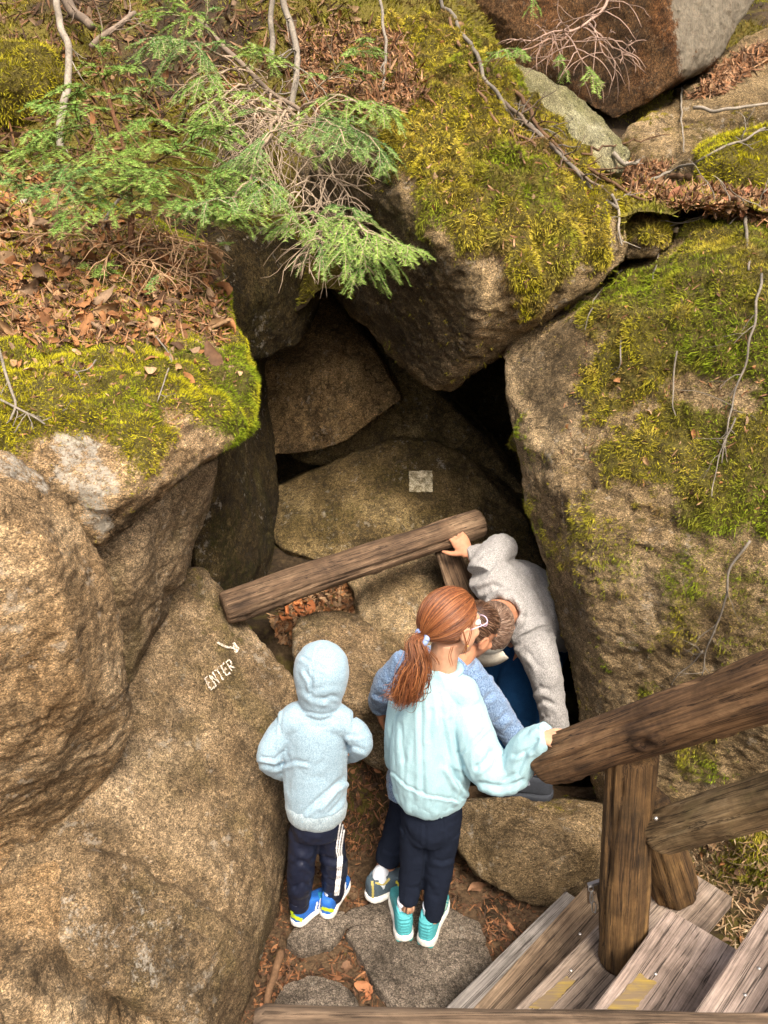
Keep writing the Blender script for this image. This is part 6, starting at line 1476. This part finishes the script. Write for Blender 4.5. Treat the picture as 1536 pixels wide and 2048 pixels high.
for a in (((928, 1262), (935, 1290), (932, 1310)), ((905, 1290), (900, 1310), (905, 1330)), ((945, 1240), (940, 1275), (925, 1310))):
    for k in range(3): paths.append(spline(np.array([at(x, y, 1.965) for x, y in a]) + rng.normal(size=3) * .003, 12)); cols.append(CO[0])
strands(paths, 0.0010, cols, 'ponytail', hair)
sw = [tube([at(863, 1588, 2.07), at(862, 1570, 2.06), at(860, 1530, 2.05), at(860, 1470, 2.05), at(868, 1405, 2.05), at(880, 1362, 2.06), at(886, 1338, 2.07)], [(.108, .095), (.125, .108), (.130, .11), (.124, .10), (.105, .085), (.072, .062), (.050, .048)], 28, wide=(1, 0.1, 0)),
      tube([at(812, 1400, 2.07), at(845, 1372, 2.06), at(882, 1365, 2.05), at(918, 1380, 2.04), at(935, 1405, 2.03)], [.046, .052, .05, .052, .048], 16),
      tube([at(925, 1400, 2.04), at(945, 1455, 2.01), at(962, 1510, 1.99), at(990, 1548, 1.97), at(1030, 1535, 1.96), at(1058, 1495, 1.94), at(1080, 1478, 1.92), at(1098, 1469, 1.91)], [.056, .062, .066, .064, .058, .052, .048, .043], 20),
      tube([at(812, 1400, 2.07), at(800, 1470, 2.10), at(800, 1520, 2.18), at(830, 1530, 2.3)], [.050, .050, .045, .035], 16)]
swo, sbv = garment('sweatshirt', girl, sw, M_MINT, 0.0045, 3, [(0.007, (14, 14, 2.6)), (0.003, (34, 34, 9))], [
    ([(842, 1400), (842, 1470), (845, 1540), (845, 1590)], 5, 0.006), ([(878, 1390), (884, 1440), (895, 1500), (905, 1540)], 5, 0.006), ([(900, 1440), (912, 1490), (925, 1530)], 5, 0.006), ([(862, 1420), (858, 1480)], 4, 0.004), ([(800, 1450), (806, 1520)], 5, 0.004),
    ([(903, 1540), (915, 1560), (935, 1575)], 6, 0.010), ([(912, 1545), (922, 1580), (920, 1600)], 5, 0.010), ([(925, 1505), (945, 1485), (972, 1458)], 2.2, 0.004),
    ([(955, 1535), (975, 1520), (985, 1505)], 5, 0.008), ([(990, 1530), (992, 1512)], 4, 0.007), ([(1010, 1560), (1035, 1545), (1050, 1510)], 5, 0.008), ([(960, 1568), (1000, 1575), (1040, 1560)], 6, 0.008), ([(1030, 1510), (1060, 1500), (1075, 1480)], 4, 0.005),
    ([(783, 1543), (815, 1572), (850, 1590), (890, 1597), (930, 1596)], 2.5, 0.003), ([(866, 1346), (886, 1350), (918, 1352)], 2.2, 0.003)], seed=3, ridge=((0.0015, (11, 11, 4)),), ret=True)
garment('hem_band', swo, [tube([at(862, 1596, 2.07), at(862, 1588, 2.07), at(862, 1572, 2.06), at(861, 1560, 2.06)], [(.088, .080), (.112, .100), (.124, .108), (.120, .104)], 30, wide=(1, 0.1, 0))], M_MINT, 0.005, 2, [(0.006, (9, 9, 4))])
put('neckband', *tube([at(886, 1338, 2.07) + np.array([.052 * math.cos(a), .050 * math.sin(a), .004 * math.cos(a)]) for a in np.linspace(0, 2 * np.pi, 26)], [(.008, .012)] * 26, 10, cap=False), M_MINT, parent=swo)
put('tee_hem', *tube([at(836, 1618, 1.985) , at(850, 1630, 1.975), at(868, 1620, 1.975)], [(.004, .014), (.006, .018), (.004, .012)], 10, wide=(0, 1, 0)), M_TEE, parent=girl)
garment('leggings', girl, [tube([at(864, 1600, 2.07), at(863, 1640, 2.07), at(862, 1668, 2.07)], [(.10, .085), (.102, .088), (.09, .075)], 20, wide=(1, 0.1, 0)),
    tube([at(834, 1655, 2.07), at(828, 1710, 2.08), at(822, 1760, 2.08), at(816, 1802, 2.07)], [.058, .050, .043, .033], 18), tube([at(888, 1655, 2.06), at(880, 1720, 2.06), at(874, 1770, 2.055), at(866, 1836, 2.045)], [.058, .050, .044, .031], 18)],
    M_NAVY, 0.0055, 3, [(0.0025, (10, 10, 20))], [([(872, 1720), (885, 1724), (900, 1718)], 4, 0.004), ([(850, 1650), (850, 1720), (842, 1790)], 3, 0.003)], seed=4)
for hx, yaw, L, rl in (((809, 1884, 0.0), rad(-6), 0.225, 0.0), ((850, 1894, 0.0), rad(20), 0.225, 0.0)):
    o, bv, W = shoe(girl, onz(*hx), yaw, L, M_TEAL, M_WHITE, 1.25, ribs=17, sock=M_SOCK, solecol2=M_TEALR)
    def pxof(x, y, z): q = proj(W(x, y, z)[None]); return (q[0][0], q[1][0])
    paint_on(o, bv, 'side_panel', [[pxof(.15, .42, .16), pxof(.12, .46, .30), pxof(.09, .48, .36)], [pxof(.16, .52, .16), pxof(.13, .58, .28)], [pxof(.16, .62, .15), pxof(.14, .68, .24)]], 9, M_MINTS, 0.003)
    paint_on(o, bv, 'lace_line', [[pxof(.15, .33, .16), pxof(.115, .38, .34)]], 1.6, M_GLASSF, 0.004)

tuck(girl, [(gc, .15), (at(1132, 1462, 1.88), .075), (LA + [0, 0, -.02], .035), (RA + [0, 0, -.02], .035)])
# ---------- the child in blue, bent over behind the girl
bc_ = at(952, 1262, 2.46); Mb = frame((0.75, 0.45, -0.5), (0.45, 0.1, 0.85)); bsz = 0.88
LA = at(768, 1752, 2.28)
parts = head_parts(bc_, Mb, bsz) + [tube([at(905, 1330, 2.42), at(930, 1300, 2.44), bc_ + Mb @ np.array([0, -.02, -.05])], [.05, .046, .045], 14),
    tube([at(835, 1600, 2.34), at(845, 1480, 2.40), at(870, 1370, 2.42), at(905, 1325, 2.42)], [(.10, .085), (.10, .085), (.11, .08), (.05, .045)], 18, wide=(1, 0.1, 0)),
    tube([at(815, 1600, 2.34), at(800, 1660, 2.32), at(776, 1715, 2.30), LA], [.062, .055, .042, .030], 14), tube([at(868, 1600, 2.36), at(872, 1690, 2.34), at(872, 1780, 2.32)], [.062, .05, .04], 12),
    tube([at(812, 1325, 2.42), at(768, 1370, 2.44), at(756, 1400, 2.48), at(763, 1428, 2.53)], [.036, .032, .028, .022], 12), tube([at(930, 1345, 2.42), at(985, 1410, 2.40), at(1040, 1488, 2.40), at(1060, 1510, 2.4)], [.036, .032, .026, .022], 12)]
parts += hand_parts(at(759, 1418, 2.52), (0.1, .35, -1), (-1, -.2, 0.1), 0.15, 0.35, 1) + hand_parts(at(1052, 1500, 2.40), (.6, .1, -.8), (0.5, -.6, .4), 0.15, 0.5, 1)
blue = person(parts, 'stooping child in a blue fleece mostly hidden behind the red-haired girl', M_SKIN2, onz(770, 1790, 0.0))
V2, F2 = ell((0, 0, 0), (1, 1, 1), None, 22)
def short_ok(u): return (u[:, 1] < 0.55 + 0.3 * u[:, 2]) & (u[:, 2] > -0.62) & ((u[:, 1] < 0.15) | (u[:, 2] > 0.1))
def short_hair(par, cen, Mx, s, cols_, swirl, n=1500, ln=0.035, HRs=np.array([.080, .100, .095])):
    ok = [f_[short_ok(V2[f_].mean(1))] for f_ in F2]
    hb = put('hair', np.array([cen + Mx @ (p * s) for p in V2 * HRs * 0.985 + HC]), [o_ for o_ in ok if len(o_)], M_HAIR, parent=par, attrs={'Col': np.repeat(cols_[-1][None] * 0.8, len(V2), 0)})
    U = rng.normal(size=(n * 2, 3)); U /= np.linalg.norm(U, axis=1)[:, None]; U = U[short_ok(U)][:n]
    sw_ = nrm(swirl); ps, cs = [], []
    for u in U:
        t_ = u - sw_ * (u @ sw_); t_ = nrm(t_ + 1e-6); fl = nrm(np.cross(sw_, t_) * 0.55 + (u * (u @ sw_) * 0 - sw_ * 0.9 * (1 - abs(u @ sw_)) + t_ * 0.8))
        fl = fl + 0.35 * np.array([pn((u * 3 + 9 * q)[None])[0] for q in range(3)])
        q = u.copy(); P = []
        for k in range(8):
            P.append(q * HRs * (1.0 + 0.035 * math.sin(k / 7 * 2.6)) + HC); q = nrm(q + fl * ln / 0.09 / 7)
        ps.append(np.array([cen + Mx @ (p * s) for p in P])); cs.append(cols_[rng.integers(0, len(cols_))])
    strands(ps, 0.0010, cs, 'hair_strands', hb); return hb
BRH = np.array([[0.20, 0.115, 0.07], [0.13, 0.07, 0.04], [0.09, 0.045, 0.028], [0.30, 0.19, 0.13], [0.06, 0.03, 0.018]])
short_hair(blue, bc_, Mb, bsz, BRH, (0.1, -.7, .7), 900)
fl_ = [tube([at(836, 1590, 2.35), at(845, 1480, 2.40), at(866, 1390, 2.42), at(895, 1335, 2.42), at(918, 1310, 2.43)], [(.12, .10), (.118, .10), (.12, .095), (.085, .07), (.055, .052)], 22, wide=(1, 0.1, 0)),
       tube([at(815, 1330, 2.42), at(860, 1325, 2.42), at(925, 1345, 2.41)], [.055, .06, .055], 14),
       tube([at(815, 1325, 2.42), at(785, 1355, 2.43), at(766, 1380, 2.45), at(758, 1402, 2.49), at(761, 1416, 2.52)], [.058, .055, .048, .040, .034], 16),
       tube([at(925, 1335, 2.41), at(958, 1375, 2.40), at(990, 1420, 2.40), at(1022, 1465, 2.40), at(1048, 1498, 2.40)], [.062, .060, .054, .048, .042], 18)]
flo, _ = garment('fleece', blue, fl_, M_BLUEF, 0.005, 3, [(0.006, (13, 13, 13)), (0.003, (34, 34, 34))], [([(950, 1350), (968, 1340), (985, 1348)], 4, 0.006), ([(970, 1400), (990, 1385), (1005, 1390)], 5, 0.006), ([(1000, 1440), (1015, 1425), (1028, 1432)], 5, 0.006), ([(770, 1370), (785, 1385)], 4, 0.005), ([(750, 1390), (766, 1400), (774, 1398)], 3, 0.005)], seed=5, ret=True)
garment('joggers', blue, [tube([at(838, 1580, 2.35), at(836, 1640, 2.34)], [(.11, .095), (.10, .09)], 18, wide=(1, .1, 0)), tube([at(815, 1605, 2.34), at(800, 1660, 2.32), at(782, 1700, 2.30), at(774, 1724, 2.29)], [.068, .062, .052, .044], 18), tube([at(868, 1600, 2.36), at(872, 1690, 2.34), at(872, 1775, 2.32)], [.07, .058, .045], 14)],
        M_NAVY, 0.006, 3, [(0.004, (12, 12, 12))], [([(770, 1700), (785, 1706), (800, 1700)], 3, 0.004)], seed=6)
o, bv, W = shoe(blue, onz(738, 1800, 0.005), rad(62), 0.235, M_SLATE, M_WHITE, sock=None)
put('sock', *tube([W(0, .21, .26), W(0, .19, .42), at(766, 1746, 2.285)], [(.12 * .235, .14 * .235), (.115 * .235, .13 * .235), .036], 16), M_SOCK, parent=blue)
def pxof(x, y, z): q = proj(W(x, y, z)[None]); return (q[0][0], q[1][0])
paint_on(o, bv, 'heel_trim', [[pxof(.13, -.0, .16), pxof(.10, .02, .3), pxof(.06, .03, .42)], [pxof(.10, .06, .42), pxof(.13, .18, .36), pxof(.12, .3, .4)]], 4, M_OLIV, 0.004)
ex_, ey_ = pxof(.15, .46, .235)
paint_on(o, bv, 'emblem', [[(ex_ - 7, ey_ - 8), (ex_ - 3, ey_ - 3), (ex_ - 3, ey_ + 3), (ex_ - 7, ey_ + 8)], [(ex_ + 7, ey_ - 8), (ex_ + 3, ey_ - 3), (ex_ + 3, ey_ + 3), (ex_ + 7, ey_ + 8)], [(ex_ - 4, ey_ - 1), (ex_, ey_), (ex_ + 4, ey_ - 1)], [(ex_ - 5, ey_ - 5), (ex_ - 8, ey_ - 4)], [(ex_ + 5, ey_ + 5), (ex_ + 8, ey_ + 4)]], 3.2, M_YELR, 0.005, 1.0)
paint_on(o, bv, 'sole_flash', [[pxof(.165, .36, .135), pxof(.17, .6, .125)]], 5, M_YELR, 0.012)

tuck(blue, [(bc_, .13), (LA, .05), (at(759, 1425, 2.53), .045), (at(1058, 1512, 2.4), .06), (at(760, 1440, 2.54), .06)])
# ---------- the man bending in the hole
mc = at(982, 1252, 2.60); Mm = frame((-0.25, 0.25, -0.95), (-0.30, -0.90, -0.15)); msz = 1.0
LS, RS = at(1062, 1270, 2.72), at(965, 1140, 2.86)
parts = head_parts(mc, Mm, msz) + [tube([at(1030, 1215, 2.82), at(1005, 1228, 2.72), mc + Mm @ np.array([0, -.02, -.05])], [.062, .060, .058], 16),
    tube([at(1070, 1230, 3.18), at(1050, 1200, 3.0), at(1020, 1205, 2.82)], [(.15, .11), (.17, .11), (.10, .08)], 18, wide=LS - RS),
    tube([RS, at(985, 1112, 2.92), at(1000, 1103, 2.99), at(970, 1106, 3.05), at(935, 1112, 3.06)], [.045, .036, .034, .030, .028], 12), tube([LS, at(1098, 1370, 2.66), at(1112, 1475, 2.66), at(1112, 1510, 2.66)], [.05, .042, .036, .03], 12),
    tube([at(1075, 1290, 3.2), at(1030, 1350, 2.95), at(1055, 1480, 2.88), at(1060, 1600, 2.85)], [.08, .075, .06, .05], 14), tube([at(1010, 1300, 3.2), at(985, 1380, 3.1), at(1000, 1520, 3.0)], [.08, .07, .055], 14)]
parts += hand_parts(at(936, 1108, 3.055), (-0.50, .40, 0.72), (0.2, -.85, .35), 0.175, 0.55, -1, 0.08, 1.3) + hand_parts(at(1112, 1505, 2.66), (0, .1, -1), (0.3, -1, 0), 0.185, 0.4, 1)
man = person(parts, 'man in a grey sweater bending down between the right boulder and the log', M_SKIN2, at(1050, 1590, 2.85))
short_hair(man, mc, Mm, msz, np.array([[0.24, 0.16, 0.115], [0.17, 0.105, 0.075], [0.11, 0.065, 0.045], [0.36, 0.27, 0.21], [0.08, 0.045, 0.03]]), (0.25, -.75, .6), 4200, 0.05)
nk = at(1010, 1224, 2.735)
swt = [ell(at(1022, 1178, 2.93), (.125, .12, .125), None, 16), ell(at(1065, 1225, 2.98), (.13, .12, .13), None, 16), tube([at(1090, 1235, 3.25), at(1072, 1212, 3.08), at(1045, 1200, 2.93), at(1022, 1212, 2.80)], [(.19, .14), (.21, .145), (.19, .12), (.10, .085)], 26, wide=LS - RS),
       tube([RS + (RS - LS) * -.02, (RS + LS) / 2 + [0.02, .05, .0], LS], [.080, .105, .082], 16),
       tube([at(968, 1150, 2.86), at(990, 1105, 2.93), at(1008, 1098, 3.0), at(975, 1104, 3.05), at(938, 1112, 3.055)], [.072, .066, .056, .044, .038], 18),
       tube([at(1048, 1235, 2.82), at(1064, 1275, 2.735), at(1086, 1335, 2.67), at(1102, 1405, 2.655), at(1111, 1460, 2.65), at(1110, 1490, 2.66)], [.10, .086, .070, .060, .052, .040], 18)]
no = nrm(mc - at(1030, 1215, 2.82)); ua = nrm(np.cross(no, [0, 0, 1])); ub = np.cross(no, ua)
for kk, rr in ((0.0, .080), (.016, .076)):
    swt.append(tube([nk + no * kk + ua * rr * math.cos(a) + ub * rr * math.sin(a) for a in np.linspace(0, 2 * np.pi, 24)], [.013] * 24, 10, cap=False))
garment('sweater', man, swt, M_GREYF, 0.005, 3, [(0.006, (10, 10, 10)), (0.003, (30, 30, 22))], [
    ([(1030, 1290), (1050, 1272), (1080, 1262), (1105, 1262)], 3.5, 0.007), ([(1035, 1295), (1055, 1280), (1085, 1270), (1108, 1270)], 3, 0.005), ([(960, 1180), (985, 1170), (1015, 1180), (1030, 1215)], 5, 0.007), ([(1035, 1225), (1055, 1235), (1085, 1230)], 6, 0.006),
    ([(1060, 1385), (1080, 1375), (1095, 1380)], 5, 0.008), ([(1065, 1410), (1085, 1400), (1105, 1408)], 5, 0.007), ([(1060, 1310), (1075, 1330)], 5, 0.006), ([(955, 1118), (968, 1104), (985, 1100)], 4, 0.006), ([(965, 1108), (980, 1098)], 3, 0.005), ([(1075, 1440), (1095, 1435)], 4, 0.005)], seed=7)
garment('jeans', man, [tube([at(1085, 1250, 3.25), at(1060, 1310, 3.15)], [(.17, .13), (.16, .13)], 18, wide=LS - RS), tube([at(1065, 1310, 3.12), at(1035, 1370, 2.95), at(1045, 1440, 2.90), at(1060, 1520, 2.88), at(1062, 1580, 2.86)], [.095, .092, .085, .075, .065], 18), tube([at(1020, 1300, 3.2), at(990, 1380, 3.1), at(1000, 1500, 3.02), at(1010, 1590, 3.0)], [.09, .085, .075, .065], 18)],
        M_JEAN, 0.007, 3, [(0.006, (10, 10, 10))], [([(1020, 1420), (1045, 1440), (1070, 1445)], 5, 0.007), ([(1030, 1385), (1050, 1400)], 5, 0.005)], seed=8)
# cap: crown over the front of the head, brim below
capok = [f_[(V2[f_].mean(1)[:, 1] > 0.18) & (V2[f_].mean(1)[:, 2] > -0.05)] for f_ in F2]
cap = put('cap', np.array([mc + Mm @ p for p in V2 * np.array([.086, .106, .101]) + HC]), [o_ for o_ in capok if len(o_)], M_CAP, parent=man)
bt_ = []
for a in np.linspace(-1.25, 1.25, 22):
    for rr, dz in ((0.0, 0.0), (0.045, -.002), (0.09, -.010)):
        bt_.append(mc + Mm @ np.array([math.sin(a) * (.084 + rr * .35), .070 + math.cos(a) * (.020 + rr), .045 + dz - .030 * math.sin(a) ** 2]))
bt_ = np.array(bt_); k = (np.arange(21)[:, None] * 3 + np.arange(2)[None]).ravel(); q = np.stack([k, k + 3, k + 4, k + 1], -1)
bo = put('brim', bt_, q, M_CAP, parent=cap); sm = bo.modifiers.new('thick', 'SOLIDIFY'); sm.thickness = 0.005
# dark walking shoe with a strap and buckle, on the rock lip
bh_ = at(1098, 1598, 2.68)
o, bv, W = shoe(man, bh_, rad(-78), 0.27, M_DKBOOT, M_DKBOOT, 1.15)
garment('trouser_cuff', man, [tube([at(1062, 1500, 2.86), at(1072, 1550, 2.76), at(1080, 1578, 2.70)], [.062, .060, .056], 14)], M_JEAN, 0.006, 3)
boxw('buckle', at(1050, 1557, 2.545), at(1058, 1568, 2.545), 0.018, 0.008, M_BUCK, o)
boxw('strap', at(1040, 1545, 2.55), at(1052, 1560, 2.55), 0.010, 0.006, M_BUCK, o)
tuck(man, [(mc, .17), (nk, .085), (at(930, 1098, 3.06), .09), (at(1112, 1525, 2.66), .08), (at(1060, 1600, 2.85), .04)], 0.008)
